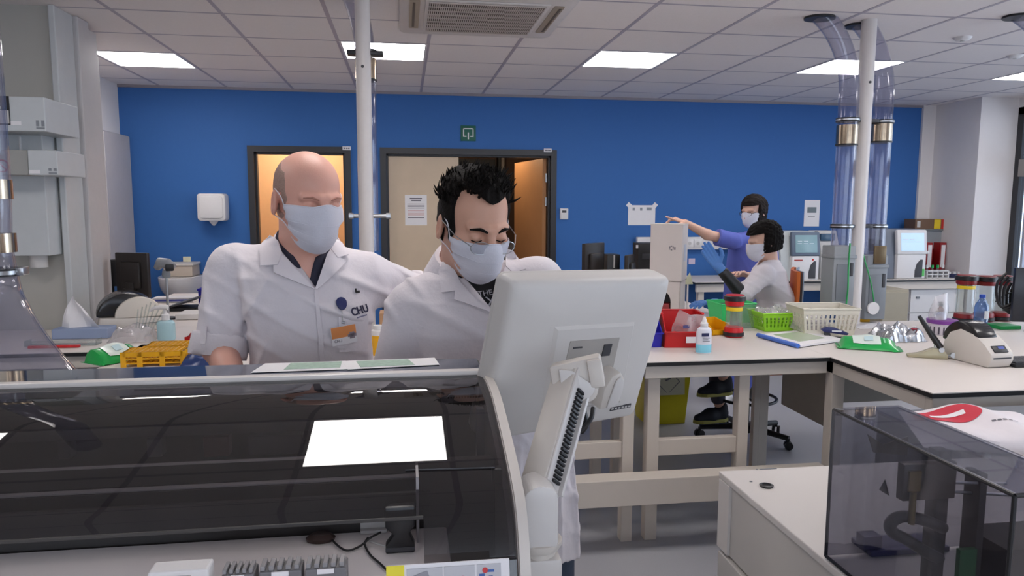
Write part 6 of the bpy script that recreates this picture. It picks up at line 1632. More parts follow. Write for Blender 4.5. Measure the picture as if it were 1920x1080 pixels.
def drape(name, poly, f, off, th, m, parent, cuts=3, label=None):
    """a cloth piece laid over the surface f: the outline's points are found on that surface and get a thickness"""
    bm = bmesh.new(); vs = [bm.verts.new((u, v, 0)) for u, v in poly]; bm.faces.new(vs)
    bmesh.ops.triangulate(bm, faces=bm.faces[:]); bmesh.ops.subdivide_edges(bm, edges=bm.edges[:], cuts=cuts, use_grid_fill=True)
    bmesh.ops.triangulate(bm, faces=bm.faces[:])
    last = None
    for v in bm.verts:
        p = trace(f, v.co.x, v.co.y, off)
        if p is None: p = last
        last = p; v.co = p
    bm.normal_update(); bmesh.ops.recalc_face_normals(bm, faces=bm.faces[:])
    bmesh.ops.solidify(bm, geom=bm.faces[:], thickness=th)
    b = MB(); b.bm.free(); b.bm = bm
    return b.build(name, m, parent, ang=60, label=label)
def folds(P, dirs, lam, amp, seed, warp=2.2):
    k = np.array(dirs, float); k /= np.linalg.norm(k)
    w = noise3(P, 5., seed); g = np.exp(-(np.sin(P@k*PI/lam+1.5*w)/.38)**2)
    return amp*1.25*g*np.clip(.35+.9*noise3(P, 6.5, seed+3), 0, 1.2)
def skin_mat(name, col, red):
    m = mat(name, col, .48, var=.05, vs=30, bump=.05, bs=260, spec=.4, sss=.12); return m
M_COAT = mat('lab_coat_cotton', '#DAD4D8', .85, var=.02, vs=10, bump=.12, bs=90, spec=.15, sheen=.1)
M_MASK = mat('surgical_mask', '#D2D2DC', .75, var=.03, vs=40, bump=.1, bs=240, spec=.2)
M_LOOP = mat('ear_loop', '#DEDCE2', .7)
M_HAIRB = mat('black_hair', '#110D0B', .75, var=.3, vs=60, bump=.5, bs=180, spec=.15)
def face_mask(H, parent, head_f, nz=18, na=26, z0=.0):
    """pleated mask wrapped around the lower face, found outward from the head's axis"""
    s = H['s']; rows = []; rr = np.arange(.05, .145, .0005)
    Z = np.linspace(z0, -.122, nz); TH = np.linspace(-1, 1, na)
    R0 = np.zeros((nz, na)); 
    for i, z in enumerate(Z):
        for j, t in enumerate(TH):
            w = math.radians(72-16*(i/(nz-1)))
            a = t*w; dr = np.array([math.sin(a), -math.cos(a), 0])
            pts = np.array([0, -.0, z])+rr[:, None]*dr
            d = skull(pts); ins = np.where(d < .0)[0]
            R0[i, j] = rr[ins[-1]] if len(ins) else .05
    # drawn tight: convex along each column and smoothed
    for j in range(na):
        a = TH[j]; front = math.exp(-(a/.55)**2)
        for i in range(nz):
            k = i/(nz-1)
            R0[i, j] = max(R0[i, j], .055+(.058+.012*math.sin(PI*min(1, k*1.15)))*front*(1 if k < .8 else 1-.55*(k-.8)/.2))
    for _ in range(3):
        R1 = R0.copy(); R1[1:-1] = np.maximum((R0[:-2]+2*R0[1:-1]+R0[2:])/4, R0[1:-1]-.001); R1[:, 1:-1] = np.maximum((R1[:, :-2]+2*R1[:, 1:-1]+R1[:, 2:])/4, R1[:, 1:-1]-.001); R0 = R1
    for i, z in enumerate(Z):
        row = []
        for j, t in enumerate(TH):
            k = i/(nz-1); w = math.radians(72-16*k); a = t*w
            r = R0[i, j]+.005
            r += .0020*math.sin(k*PI*7+.4*math.sin(3*t))*(.25+abs(t)**2)+.0016*math.sin(9*t+5*k)*math.sin(PI*k)+.0035*math.exp(-(t/.10)**2)*math.exp(-(k/.25)**2)
            zz = z*(1-.10*t*t)-.010*(1-k)*t*t+.016*k*t*t+.010*math.exp(-(t/.16)**2)*(1-k)**3
            row.append(Vector(hp(H, (r*math.sin(a), -r*math.cos(a), zz))))
        rows.append(row)
    b = MB(); b.sheet(rows, .0012); m = b.build('face_mask', M_MASK, parent, ang=80)
    for s_ in (-1, 1):
        j = 0 if s_ < 0 else na-1
        top, bot = rows[0][j], rows[-4][j]; 
        g = lambda *q: Vector(hp(H, (s_*q[0], q[1], q[2])))
        l = MB(); l.tube(smooth_path([top, g(.0815, -.022, .010), g(.084, .000, .021), g(.082, .022, .022), g(.079, .036, .004)], 6), .0014, 6); l.build('ear_loop', M_LOOP, m)
        l = MB(); l.tube(smooth_path([bot, g(.072, -.022, -.052), g(.0765, .006, -.047), g(.079, .030, -.040), g(.080, .038, -.015)], 6), .0014, 6); l.build('ear_loop', M_LOOP, m)
    e = MB(); e.tube(smooth_path(rows[0], 2), .0022, 6); e.build('nose_wire_hem', M_MASK, m)
    for i in (nz//3, nz*5//9, nz*13//18):
        e = MB(); e.tube([p+(p-Vector(H['c'])).normalized()*.001 for p in rows[i][1:-1]], .0009, 5); e.build('pleat', M_MASK, m)
    return m
def hair_cap(name, H, keepf, grow, nz_, seed, m, parent, vox=.0035, extra=None):
    def f(P):
        Q = HQ(P, H); d = skull_hair(Q)-grow(Q)
        if extra is not None: d = extra(Q, d)
        d = d+nz_*noise3(Q, 140., seed)+nz_*.8*noise3(Q, 60., seed+1)
        return smax(d, keepf(Q), .006)*H['s']
    c = H['c']; return sdf_obj(name, f, c-.2*H['s'], c+.2*H['s'], vox, m, parent)
def skull_hair(Q): return smin(s_ell(Q, (0, .014, .036), (.078, .098, .084)), s_ell(Q, (0, .02, -.02), (.068, .080, .08)), .03)
def tuft_mesh(name, H, n, seed, region, length, m, parent, up=.5, rad=.003):
    r = random.Random(seed); b = MB(); k = 0
    while k < n:
        a = r.uniform(0, 2*PI); z = r.uniform(-.3, 1); q = np.array([math.sqrt(1-z*z)*math.cos(a)*.080, math.sqrt(1-z*z)*math.sin(a)*.10+.014, z*.087+.036])
        if not region(q): continue
        k += 1
        nrm = (q-np.array([0, .014, .036])); nrm /= np.linalg.norm(nrm)
        L = length(q)*r.uniform(.7, 1.2)
        t = nrm*(1-up)+np.array([r.uniform(-.5, .5), r.uniform(-.55, .2), up])*.9; t /= np.linalg.norm(t)
        p0 = q-nrm*.002; p1 = p0+(nrm*.5+t*.5)*L*.55; p2 = p0+t*L
        b.tube([Vector(hp(H, p)) for p in (p0, p1, p2)], [rad, rad*.75, rad*.12], 5)
    return b.build(name, m, parent)
def hand_parts(wr, d, pn, side, fingers, s=1.):
    """capsules of a hand: wrist, direction of the fingers, palm normal, side of the thumb; fingers = curl angles (index..little, thumb)"""
    wr = A3(wr); d = A3(d); d /= np.linalg.norm(d); pn = A3(pn); pn = pn-d*(pn@d); pn /= np.linalg.norm(pn); lat = np.cross(d, pn)*side
    out = []; pal = .085*s
    for k, o in enumerate((.030, .010, -.010, -.028)):
        base = wr+d*pal*(1-.05*abs(k-1))+lat*o*s; out.append((wr+lat*o*.6*s, base, .0125*s, .0105*s))
        L = (.044, .049, .046, .036)[k]*s; c = fingers[k]; dd = d; p = base
        for seg in range(3):
            ang = c*(.5 if seg == 0 else 1)
            dd = dd*math.cos(ang)+pn*math.sin(ang); dd /= np.linalg.norm(dd)
            l = L*(1, .62, .5)[seg]; q = p+dd*l+lat*(o*.12 if seg == 0 else 0); out.append((p, q, (.0092, .0084, .0076)[seg]*s, (.0086, .0078, .0066)[seg]*s)); p = q
    tb = wr+d*.025*s+lat*.028*s; t1 = tb+(d*.6+lat*.75+pn*.25)*.042*s; t2 = t1+(d*.85+lat*.3+pn*fingers[4])*.032*s; t3 = t2+(d*.95+lat*.05+pn*fingers[4]*1.3)*.024*s
    out += [(wr+d*.01, tb, .016*s, .013*s), (tb, t1, .013*s, .0105*s), (t1, t2, .0102*s, .009*s), (t2, t3, .009*s, .007*s)]
    return out
def caps(P, cs, d=None, k=.007):
    for a, b, ra, rb in cs:
        c = s_cap(P, a, b, ra, rb); d = c if d is None else smin(d, c, k)
    return d
def shoe(name, toe, heel, m, parent, sole=None):
    toe, heel = Vector(toe), Vector(heel); d = (toe-heel).normalized(); L = (toe-heel).length
    f = lambda P: smin(smin(s_cap(P, A3(heel+Vector((0, 0, .055))), A3(heel+d*L*.4+Vector((0, 0, .05))), .044, .046), s_cap(P, A3(heel+d*L*.4+Vector((0, 0, .045))), A3(toe-d*.04+Vector((0, 0, .032))), .046, .030), .03), s_cap(P, A3(heel+Vector((0, 0, .06))), A3(heel+Vector((0, 0, .10))), .04, .04), .02)
    f2 = lambda P: smax(f(P), .012+float(min(toe.z, heel.z))-P[:, 2], .006)
    lo = np.minimum(A3(toe), A3(heel))-.12; hi = np.maximum(A3(toe), A3(heel))+.16
    s = sdf_obj(name, f2, lo, hi, .007, m, parent)
    b = MB(); side = Vector((-d.y, d.x, 0)); z = min(toe.z, heel.z)
    pts = []
    for t_, w in ((-.04, .025), (0, .042), (L*.4, .045), (L*.75, .046), (L-.02, .03), (L, .0)): pts.append(heel+d*t_+side*w)
    for t_, w in ((L-.02, .03), (L*.75, .046), (L*.4, .045), (0, .042), (-.04, .025)): pts.append(heel+d*t_-side*w)
    b.prism([(p.x, p.y) for p in pts], 'z', z+.001, z+.024, bev=.004); b.build('sole', sole or M_WHITE, s)
    return s
# ------------------------------------------------------------------ bald man
yB1 = 2.05
H1 = dict(c=A3(PY(578, 374, 2.03)), R=head_R(math.radians(31), math.radians(12)), s=1.05)
t1 = thing('person', 'bald man in a white lab coat and face mask, sleeves rolled up, standing left', 'person', (-.27, 2.12, 0), 0, None)
M_SK1 = skin_mat('skin_pale', '#DCA795', 1)
nb = A3(PY(572, 470, 2.11)); shR = A3(PY(440, 506, 2.12)); shL = A3(PY(680, 522, 2.13))
elR = A3(PY(412, 652, 2.06)); wrR = A3(PY(450, 742, 1.86)); elL = A3(PY(796, 556, 2.24)); wrL = A3(PY(872, 604, 2.12))
zv = lambda u, v, y: float(PY(u, v, y).z)
xv = lambda u, v, y: float(PY(u, v, y).x)
ST1 = [(zv(580, 462, 2.11), xv(576, 462, 2.11), 2.115, .075, .06), (zv(580, 482, 2.1), xv(572, 482, 2.1), 2.105, .135, .088), (zv(580, 515, 2.09), xv(572, 515, 2.09), 2.09, .172, .112), (zv(580, 570, 2.08), xv(580, 570, 2.08), 2.075, .172, .128),
       (zv(585, 640, 2.07), xv(584, 640, 2.08), 2.08, .166, .130), (1.06, xv(586, 690, 2.08), 2.09, .168, .132), (.86, xv(587, 690, 2.08)+.0, 2.10, .182, .138), (.52, xv(587, 690, 2.08), 2.11, .205, .155)]
LAT1 = (math.cos(.20), math.sin(.20))
def torso1(P, ins=0.):
    st = [(z, cx, cy, w-ins, d-ins) for z, cx, cy, w, d in ST1]
    d = s_loft(P, st, LAT1)
    for s in (shR, shL): d = smin(d, s_cap(P, nb+np.array([0, .0, -.03]), s, .066-ins, .062-ins), .05)
    return d
def sleeve1(P):
    a = s_cap(P, shR, elR, .074, .066); b = s_cap(P, shL, elL, .066, .058)
    a = smax(a, (P-(elR+(shR-elR)*.02))@((elR-shR)/np.linalg.norm(elR-shR)), .004); b = smax(b, (P-elL)@((elL-shL)/np.linalg.norm(elL-shL)), .004)
    return a, b
def coat1_closed(P):
    d = torso1(P); a, b = sleeve1(P)
    d = smin(d, a, .022); d = smin(d, b, .05)
    # pulled cloth: from the armpits across the chest, and along the upper arms
    d = d-folds(P, (.5, .1, .9), .085, .011, 3)*(.35+.65*np.clip((P[:, 0]-shL[0]+.16)/.1, 0, 1))-folds(P, (.8, .1, -.35), .075, .010, 8)*np.clip((shR[0]+.13-P[:, 0])/.06, 0, 1)
    d = d-folds(P, (.9, .0, .4), .12, .006, 15)
    g = s_cap(P, shR+np.array([.07, -.05, -.02]), elR+np.array([.078, -.03, .04]), .008)       # seam between sleeve and body
    d = smax(d, -g, .012)
    return d
def v_cut(P, apex, upL, upR, yb, depth):
    """wedge opened at the front: apex, then its two upper corners (x, z); yb is how far back it goes"""
    z = P[:, 2]; k = np.clip((z-apex[1])/(upL[1]-apex[1]), -.2, 1.6); xl = apex[0]+(upL[0]-apex[0])*k; k2 = np.clip((z-apex[1])/(upR[1]-apex[1]), -.2, 1.6); xr = apex[0]+(upR[0]-apex[0])*k2
    return np.maximum(np.maximum(xl-P[:, 0], P[:, 0]-xr)*.8, P[:, 1]-yb)
ap1 = PY(591, 543, 1.96); ul1 = PY(516, 425, 2.05); ur1 = PY(622, 455, 2.0)
def coat1(P):
    d = coat1_closed(P)
    d = smax(d, -v_cut(P, (ap1.x, ap1.z), (ul1.x, ul1.z), (ur1.x, ur1.z), 2.10, 0), .004)
    d = smax(d, -s_cap(P, nb+np.array([0, -.01, -.02]), nb+np.array([0, -.02, .12]), .066, .10), .006)
    return np.maximum(d, .52-P[:, 2])
def neck1(P):
    return smin(s_cap(P, hp(H1, (0, .03, -.06)), nb+np.array([0, 0, -.03]), .062, .070), s_cap(P, hp(H1, (0, -.005, -.085)), nb+np.array([.015, -.055, -.06]), .048, .05), .03)
def body1(P):
    d = head_sdf(P, H1); d = smin(d, neck1(P), .022); d = smin(d, np.maximum(torso1(P, .030), .80-P[:, 2]), .05)
    for a, b, c, r in ((shR, elR, wrR, 1), (shL, elL, wrL, 1)):
        d = smin(d, s_cap(P, a, b, .050, .043), .03); d = smin(d, s_cap(P, b, c, .045, .029), .02)
    d = caps(P, HD1, d)
    for s in (-1, 1): d = smin(d, s_cap(P, (-.27+s*.09, 2.11, .80), (-.27+s*.11, 2.12, .09), .078, .045), .04)
    return d
HD1 = hand_parts(wrR, (wrR-elR)*np.array([1, 1, .4])+np.array([.05, -.05, 0]), (0, 0, -1), -1, (.25, .3, .33, .38, .2))+hand_parts(wrL, (.9, -.35, -.2), (0, -1, 0), 1, (.15, .18, .2, .25, .2))
lo1 = np.array([-.78, 1.60, 0.]); hi1 = np.array([.25, 2.45, 1.85])
sdf_obj('body', body1, lo1, hi1, .0042, M_SK1, t1)
sdf_obj('lab_coat', coat1, lo1+np.array([0, .1, .45]), hi1, .0048, M_COAT, t1)
coat_o = [o for o in t1.children if o.name.startswith('lab_coat')][0]
# scrub shirt under the coat
apS = PY(577, 526, 1.97); uS = PY(528, 436, 2.05); vS = PY(596, 462, 2.0); zS = zv(512, 424, 2.12)
def shirt1(P):
    d = torso1(P, .014); k = smax(neck1(P)-.010, P[:, 2]-(zS-.75*(nb[1]-P[:, 1])), .004)
    d = smin(d, k, .012)
    d = smax(d, -v_cut(P, (apS.x, apS.z), (uS.x, uS.z), (vS.x, vS.z), 2.10, 0), .004)
    return np.maximum(d, .9-P[:, 2])
sdf_obj('scrub_shirt', shirt1, (-.62, 1.85, .88), (.1, 2.3, 1.65), .006, mat('navy_scrub', '#2B2A3A', .85, bump=.1), t1)
# trousers and shoes
def legs(hips, feet, z0, r0, r1):
    return lambda P: np.maximum(smin(s_cap(P, hips[0], feet[0], r0, r1), s_cap(P, hips[1], feet[1], r0, r1), .03), .045-P[:, 2])
M_TR = mat('white_trousers', '#C9C6CC', .85, bump=.1)
sdf_obj('trousers', legs([(-.36, 2.11, .85), (-.18, 2.11, .85)], [(-.39, 2.13, .05), (-.16, 2.13, .05)], 0, .10, .068), (-.6, 1.95, 0), (.05, 2.3, 1.0), .009, M_TR, t1)
shoe('shoe', (-.41, 1.93, 0), (-.39, 2.14, 0), M_BLACK, t1); shoe('shoe', (-.13, 1.93, 0), (-.16, 2.14, 0), M_BLACK, t1)
face_mask(H1, t1, None)
# cropped hair at the sides, a thin shadow of stubble
M_STUB = mat('cropped_hair', '#A5877A', .75, var=.25, vs=160, bump=.3, bs=400)
def keep1(Q):
    x, y, z = Q[:, 0], Q[:, 1], Q[:, 2]; n = .006*noise3(Q, 55., 2)
    front = (-.028+.30*(z-.02))-y+n                    # hairline slants back as it rises
    crown = z-(.088-.35*np.clip(.03-y, 0, 1))+n        # bald on top
    crown2 = z-(.045+.9*np.clip(y+.02, 0, 1)*.6)+n
    ear = np.minimum(.020-np.abs(y-.014), .026-np.abs(z+.008))
    return np.maximum(np.maximum(front, np.minimum(crown, crown2)), np.maximum(-.055-z, ear))
hair_cap('cropped_hair', H1, keep1, lambda Q: .0012, .0004, 5, M_STUB, t1, .003)
for s in (-1, 1):
    b = MB(); b.tube([Vector(hp(H1, (s*x, y, z))) for x, y, z in ((.016, -.0995, .018), (.032, -.0955, .024), (.050, -.081, .020))], [.002, .003, .0015], 6); b.build('eyebrow', mat('pale_brow', '#A67463', .7), t1)
    b = MB(); b.tube([Vector(hp(H1, (s*x, y, z))) for x, y, z in ((.020, -.0855, -.008), (.032, -.0890, -.011), (.045, -.0835, -.009))], .0010, 6); b.build('eyelash', mat('lash', '#4A302A', .6), t1)
# collar and lapels, cuffs, placket, pocket
DR = lambda nm, poly, off=.006, th=.0035, cuts=3, par=coat_o, m=M_COAT, f=coat1_closed: drape(nm, poly, f, off, th, m, par, cuts)
M_COATL = mat('lapel_cotton', '#DED8DC', .85, var=.02, bump=.12, bs=90, spec=.15)
DR('collar', [(506, 440), (522, 452), (530, 476), (521, 497), (489, 499), (486, 464)], .012, m=M_COATL)
def collar_band(c, rx, ry, tilt, a0, a1, m, par, yaw=0., h=.05):
    rows = []; M = Matrix.Translation(Vector(c)) @ Matrix.Rotation(yaw, 4, 'Z') @ Matrix.Rotation(tilt, 4, 'X')
    for a in np.linspace(math.radians(a0), math.radians(a1), 30):
        r = []
        e = abs(math.sin((a-math.radians((a0+a1)/2))*.5))
        for k, z in ((.94, -.030), (.92, h*.5), (.96, h*(1-.25*e)), (1.05, h*(1.02-.25*e)), (1.16, h*.55), (1.34+.12*e, -.012-.010*e)):
            r.append(M @ Vector((rx*k*math.sin(a), ry*k*math.cos(a), z)))
        rows.append(r)
    return MB().sheet(rows, .003).build('collar_band', m, par, ang=60)
collar_band(nb+np.array([0, .005, -.005]), .078, .078, .35, -125, 120, M_COATL, coat_o, .1)
DR('lapel', [(513, 499), (529, 476), (558, 508), (591, 543), (579, 538), (540, 523), (514, 512)], .009, m=M_COATL)
DR('collar', [(618, 440), (628, 434), (640, 455), (653, 478), (633, 484), (617, 464)], .012, m=M_COATL)
DR('lapel', [(617, 464), (648, 492), (634, 507), (612, 528), (594, 543), (591, 541), (606, 500)], .009, m=M_COATL)
DR('placket', [(589, 543), (596, 543), (602, 600), (606, 640), (610, 690), (600, 690), (597, 640), (594, 600)], .0035, .002, 2)
DR('pocket', [(634, 568), (686, 556), (690, 600), (688, 655), (650, 660), (636, 660)], .003, .0018, 2)
def cuff(pa, pb, ra, rb, par, nm='cuff', amp=.004):
    pa, pb = Vector(pa), Vector(pb); ax = (pb-pa).normalized(); u = ax.orthogonal().normalized(); w = ax.cross(u); rows = []
    for r, t_ in ((ra-.012, .02), (ra, 0), (ra+.004, .15), (rb+.005, .8), (rb+.003, 1.0), (rb-.006, 1.02), (rb-.014, .9)):
        c = pa.lerp(pb, t_); rows.append([c+(u*math.cos(a)+w*math.sin(a))*(r+amp*math.sin(3*a+1)+amp*.6*math.sin(7*a+5*t_)) for a in np.linspace(0, 2*PI, 37)[:-1]])
    b = MB(); b.sheet(rows, closed=True); return b.build(nm, M_COATL, par, ang=70)
cuff(elR+(shR-elR)*.16, elR+(elR-shR)*.12, .072, .070, coat_o)
cuff(elL+(shL-elL)*.22, elL+(elL-shL)*.02, .070, .066, coat_o)
for (u, v) in ((381, 618),):
    b = MB(); p = trace(coat1_closed, u+4, v, .004)
    if p: DR('sleeve_tab', [(378, 612), (388, 612), (386, 645), (377, 645)], .010, .003, 1, m=M_COATL)
def onface(f, u, v, off, upv=(0, 0, 1), tw=0.):
    p = trace(f, u, v, off); n = grad(f, p, .02); x = Vector(upv).cross(n).normalized(); y = n.cross(x); M = Matrix((x, y, n)).transposed().to_4x4(); M.translation = p
    return M @ Matrix.Rotation(tw, 4, 'Z')
M_NAVY = mat('navy_embroidery', '#262440', .8)
Mt = onface(coat1_closed, 675, 582, .010, tw=.10)
text('embroidery', 'CHU', .030, Mt, M_NAVY, coat_o, .0006, bold=.0008)
b = MB(); b.box((0, 0, 0), (.038, .0035, .001)); b.xf(Mt @ Matrix.Translation((0, -.017, 0))); b.build('embroidery_line', mat('grey_navy', '#6E6C86', .8), coat_o, False)
tag_pen = thing('pen_clip', 'dark pen clip at the breast pocket edge of the bald man', 'pen', PY(671, 547, 1.95))
b = MB(); b.box((0, 0, 0), (.012, .007, .004), None, .001); b.box((-.006, .004, 0), (.004, .012, .004), None, .001); b.xf(onface(coat1_closed, 671, 547, .006)); b.build('clip', M_BLACK, tag_pen)
# badge reel and card
bp = trace(coat1_closed, 645, 626, .010)
bd = thing('id_badge', 'orange and white identity badge hanging on a dark blue reel on the coat', 'badge', bp)
Mr = onface(coat1_closed, 640, 567, .008)
b = MB(); b.prism([(.0145*math.cos(a)*(1-.0*0), .0145*math.sin(a) if math.sin(a) > 0 else .022*math.sin(a)) for a in np.linspace(0, 2*PI, 24)[:-1]], 'z', -.003, .004, bev=.0015); b.xf(Mr); b.build('reel', mat('reel_blue', '#202A5E', .35), bd)
p0, p1 = trace(coat1_closed, 641, 582, .006), trace(coat1_closed, 643, 604, .010)
b = MB(); b.cyl(p0, p1, .0012, seg=6); b.build('strap', M_LGREY, bd)
b = MB(); b.cyl(p1+Vector((-.002, -.002, 0)), p1+Vector((.005, -.002, -.002)), .0035, seg=10); b.build('ring', M_STEEL, bd)
Mc = onface(coat1_closed, 645, 628, .016, tw=.10)
b = MB(); b.box((0, 0, 0), (.070, .050, .0012)); b.xf(Mc); cd = b.build('card', M_PAPER, bd, False)
b = MB(); b.box((0, .009, .0009), (.068, .030, .0005)); b.xf(Mc); b.build('orange_field', mat('badge_orange', '#D98A4E', .6), cd, False)
b = MB(); b.box((.022, -.004, .0014), (.014, .018, .0004)); b.box((.022, -.004, .0014), (.024, .008, .0004)); b.xf(Mc); b.build('portrait', mat('portrait_grey', '#8C7F86', .7, var=.3, vs=120), cd, False)
text('card_lettering', 'CHU', .010, Mc @ Matrix.Translation((-.018, -.014, .0012)), M_INK, cd, .0003)
# ------------------------------------------------------------------ second man
H2 = dict(c=A3(PY(889, 420, 1.86)), R=head_R(math.radians(21), math.radians(20)), s=1.05)
t2 = thing('person', 'dark-haired man with glasses, face mask and white lab coat behind the beige monitor', 'person', (.34, 2.03, 0))
M_SK2 = skin_mat('skin_tan', '#C99B85', 1)
nb2 = A3(PY(872, 505, 1.955)); sR2 = A3(PY(776, 580, 1.95)); sL2 = A3(PY(1006, 532, 1.97))
eR2 = A3(PY(738, 715, 1.93)); wR2 = A3(PY(830, 742, 1.74)); eL2 = A3(PY(1062, 690, 1.94)); wL2 = A3(PY(975, 735, 1.76))
y2 = 1.93
X2 = lambda u, v, y=1.93: xv(u, v, y)
ST2 = [(zv(880, 500, 1.96), X2(874, 500, 1.96), 1.965, .075, .06), (zv(880, 520, 1.95), X2(880, 520, 1.95), 1.96, .125, .085), (zv(880, 560, 1.94), X2(888, 560), 1.95, .165, .115), (zv(890, 620, 1.93), X2(892, 620), 1.935, .168, .128),
       (zv(900, 690, 1.93), X2(905, 690), 1.945, .165, .13), (1.02, X2(940, 770), 1.96, .165, .135), (.88, X2(962, 860, 2.0), 1.99, .162, .135), (.74, X2(968, 950, 2.0), 2.0, .178, .14), (.58, X2(972, 1040, 2.0), 2.0, .184, .145), (.46, X2(972, 1040, 2.0), 2.01, .186, .15)]
HEM2 = zv(1060, 1046, 1.93)
def torso2(P, ins=0.):
    d = s_loft(P, [(z, cx, cy, w-ins, d_-ins) for z, cx, cy, w, d_ in ST2], (math.cos(.12), math.sin(.12)))
    for s in (sR2, sL2): d = smin(d, s_cap(P, nb2+np.array([0, 0, -.035]), s, .060-ins, .062-ins), .05)
    return d
def coat2_closed(P):
    d = torso2(P)
    d = smin(d, s_cap(P, sR2, eR2, .074, .064), .03); d = smin(d, s_cap(P, eR2, wR2, .062, .046), .02)
    d = smin(d, s_cap(P, sL2, eL2, .074, .064), .03); d = smin(d, s_cap(P, eL2, wL2, .062, .046), .02)
    d = d-folds(P, (.75, .1, .6), .09, .010, 21)*np.clip((.25-P[:, 0])/.2, 0.4, 1)-folds(P, (1, .2, .05), .075, .009, 28)*np.clip((1.05-P[:, 2])/.15, 0, 1)-folds(P, (.3, .2, .9), .13, .010, 25)
    return d
ap2 = PY(929, 588, 1.80); ul2 = PY(836, 478, 1.9); ur2 = PY(940, 480, 1.87)
def coat2(P):
    d = coat2_closed(P)
    d = smax(d, -v_cut(P, (ap2.x, ap2.z), (ul2.x, ul2.z), (ur2.x, ur2.z), 1.945, 0), .004)
    d = smax(d, -s_cap(P, nb2+np.array([0, -.01, -.02]), nb2+np.array([0, -.02, .12]), .068, .10), .006)
    return np.maximum(np.maximum(d, HEM2+.012*np.sin(P[:, 0]*20)-P[:, 2]), 0*d-9)
HD2 = hand_parts(wR2, (.55, -.75, -.1), (0, 0, -1), -1, (.3, .35, .4, .45, .25))+hand_parts(wL2, (-.75, -.5, -.1), (0, 0, -1), 1, (.3, .35, .4, .45, .25))
def body2(P):
    d = head_sdf(P, H2); d = smin(d, s_cap(P, hp(H2, (0, .03, -.06)), nb2+np.array([0, 0, -.03]), .062, .070), .022); d = smin(d, np.maximum(torso2(P, .030), .80-P[:, 2]), .05)
    for a, b, c in ((sR2, eR2, wR2), (sL2, eL2, wL2)):
        d = smin(d, s_cap(P, a, b, .050, .042), .03); d = smin(d, s_cap(P, b, c, .042, .028), .02)
    d = caps(P, HD2, d)
    for s in (-1, 1): d = smin(d, s_cap(P, (.32+s*.075, 2.01, .80), (.325+s*.105, 2.04, .09), .07, .045), .04)
    return d
lo2 = np.array([-.12, 1.55, 0.]); hi2 = np.array([.72, 2.25, 1.82])
sdf_obj('body', body2, lo2, hi2, .0042, M_SK2, t2)
c2 = sdf_obj('lab_coat', coat2, lo2+np.array([0, 0, .4]), hi2, .0048, M_COAT, t2)
def shirt2(P):
    d = torso2(P, .014); d = smin(d, s_cap(P, nb2+np.array([0, 0, -.03]), nb2+np.array([0, -.02, .0]), .074, .072), .02)
    d = smax(d, -s_cap(P, nb2+np.array([0, -.02, -.0]), nb2+np.array([0, -.05, .12]), .066, .09), .006)
    return np.maximum(d, .9-P[:, 2])
sh2 = sdf_obj('t_shirt', shirt2, (-.1, 1.7, .88), (.6, 2.15, 1.6), .006, mat('black_cotton', '#141417', .85, bump=.1), t2)
for (s_, u, v, sz, tw) in (('THE', 910, 550, .022, .12), ('X', 921, 566, .040, .1)):
    text('shirt_print', s_, sz, onface(shirt2, u, v, .003, tw=tw), mat('print_white', '#B9B8BE', .7), sh2, .0004)
b = MB(); b.tube([Vector(onface(shirt2, 926, 580, .003) @ Vector((.012*math.cos(a), .012*math.sin(a), 0))) for a in np.linspace(0, 2*PI, 20)], .0016, 6); b.build('shirt_print_ring', mat('print_white', '#B9B8BE', .7), sh2)
sdf_obj('jeans', legs([(.245, 2.01, .85), (.395, 2.01, .85)], [(.22, 2.05, .05), (.43, 2.03, .05)], 0, .092, .068), (.05, 1.85, 0), (.7, 2.2, 1.0), .008, mat('blue_jeans', '#3B4759', .85, var=.15, vs=60, bump=.15), t2)
shoe('shoe', (.20, 1.85, 0), (.22, 2.06, 0), M_BLACK, t2); shoe('shoe', (.44, 1.83, 0), (.43, 2.04, 0), M_BLACK, t2)
face_mask(H2, t2, None, z0=-.014)
D2 = lambda nm, poly, off=.006, th=.0035, cuts=3, m=M_COATL: drape(nm, poly, coat2_closed, off, th, m, c2, cuts)
D2('collar', [(832, 462), (841, 472), (852, 505), (864, 530), (858, 544), (828, 548), (822, 510)], .012)
collar_band(nb2+np.array([0, .005, -.005]), .078, .078, .45, -125, 120, M_COATL, c2, .1)
D2('lapel', [(853, 546), (864, 530), (890, 560), (929, 589), (905, 580), (870, 568), (852, 562)], .009)
D2('collar', [(948, 466), (962, 470), (986, 505), (962, 513), (948, 500)], .012)
D2('lapel', [(948, 500), (975, 512), (960, 540), (936, 585), (930, 590), (934, 545), (940, 515)], .009)
D2('placket', [(928, 590), (934, 590), (936, 640), (938, 680), (930, 680), (930, 640)], .0035, .002, 2)
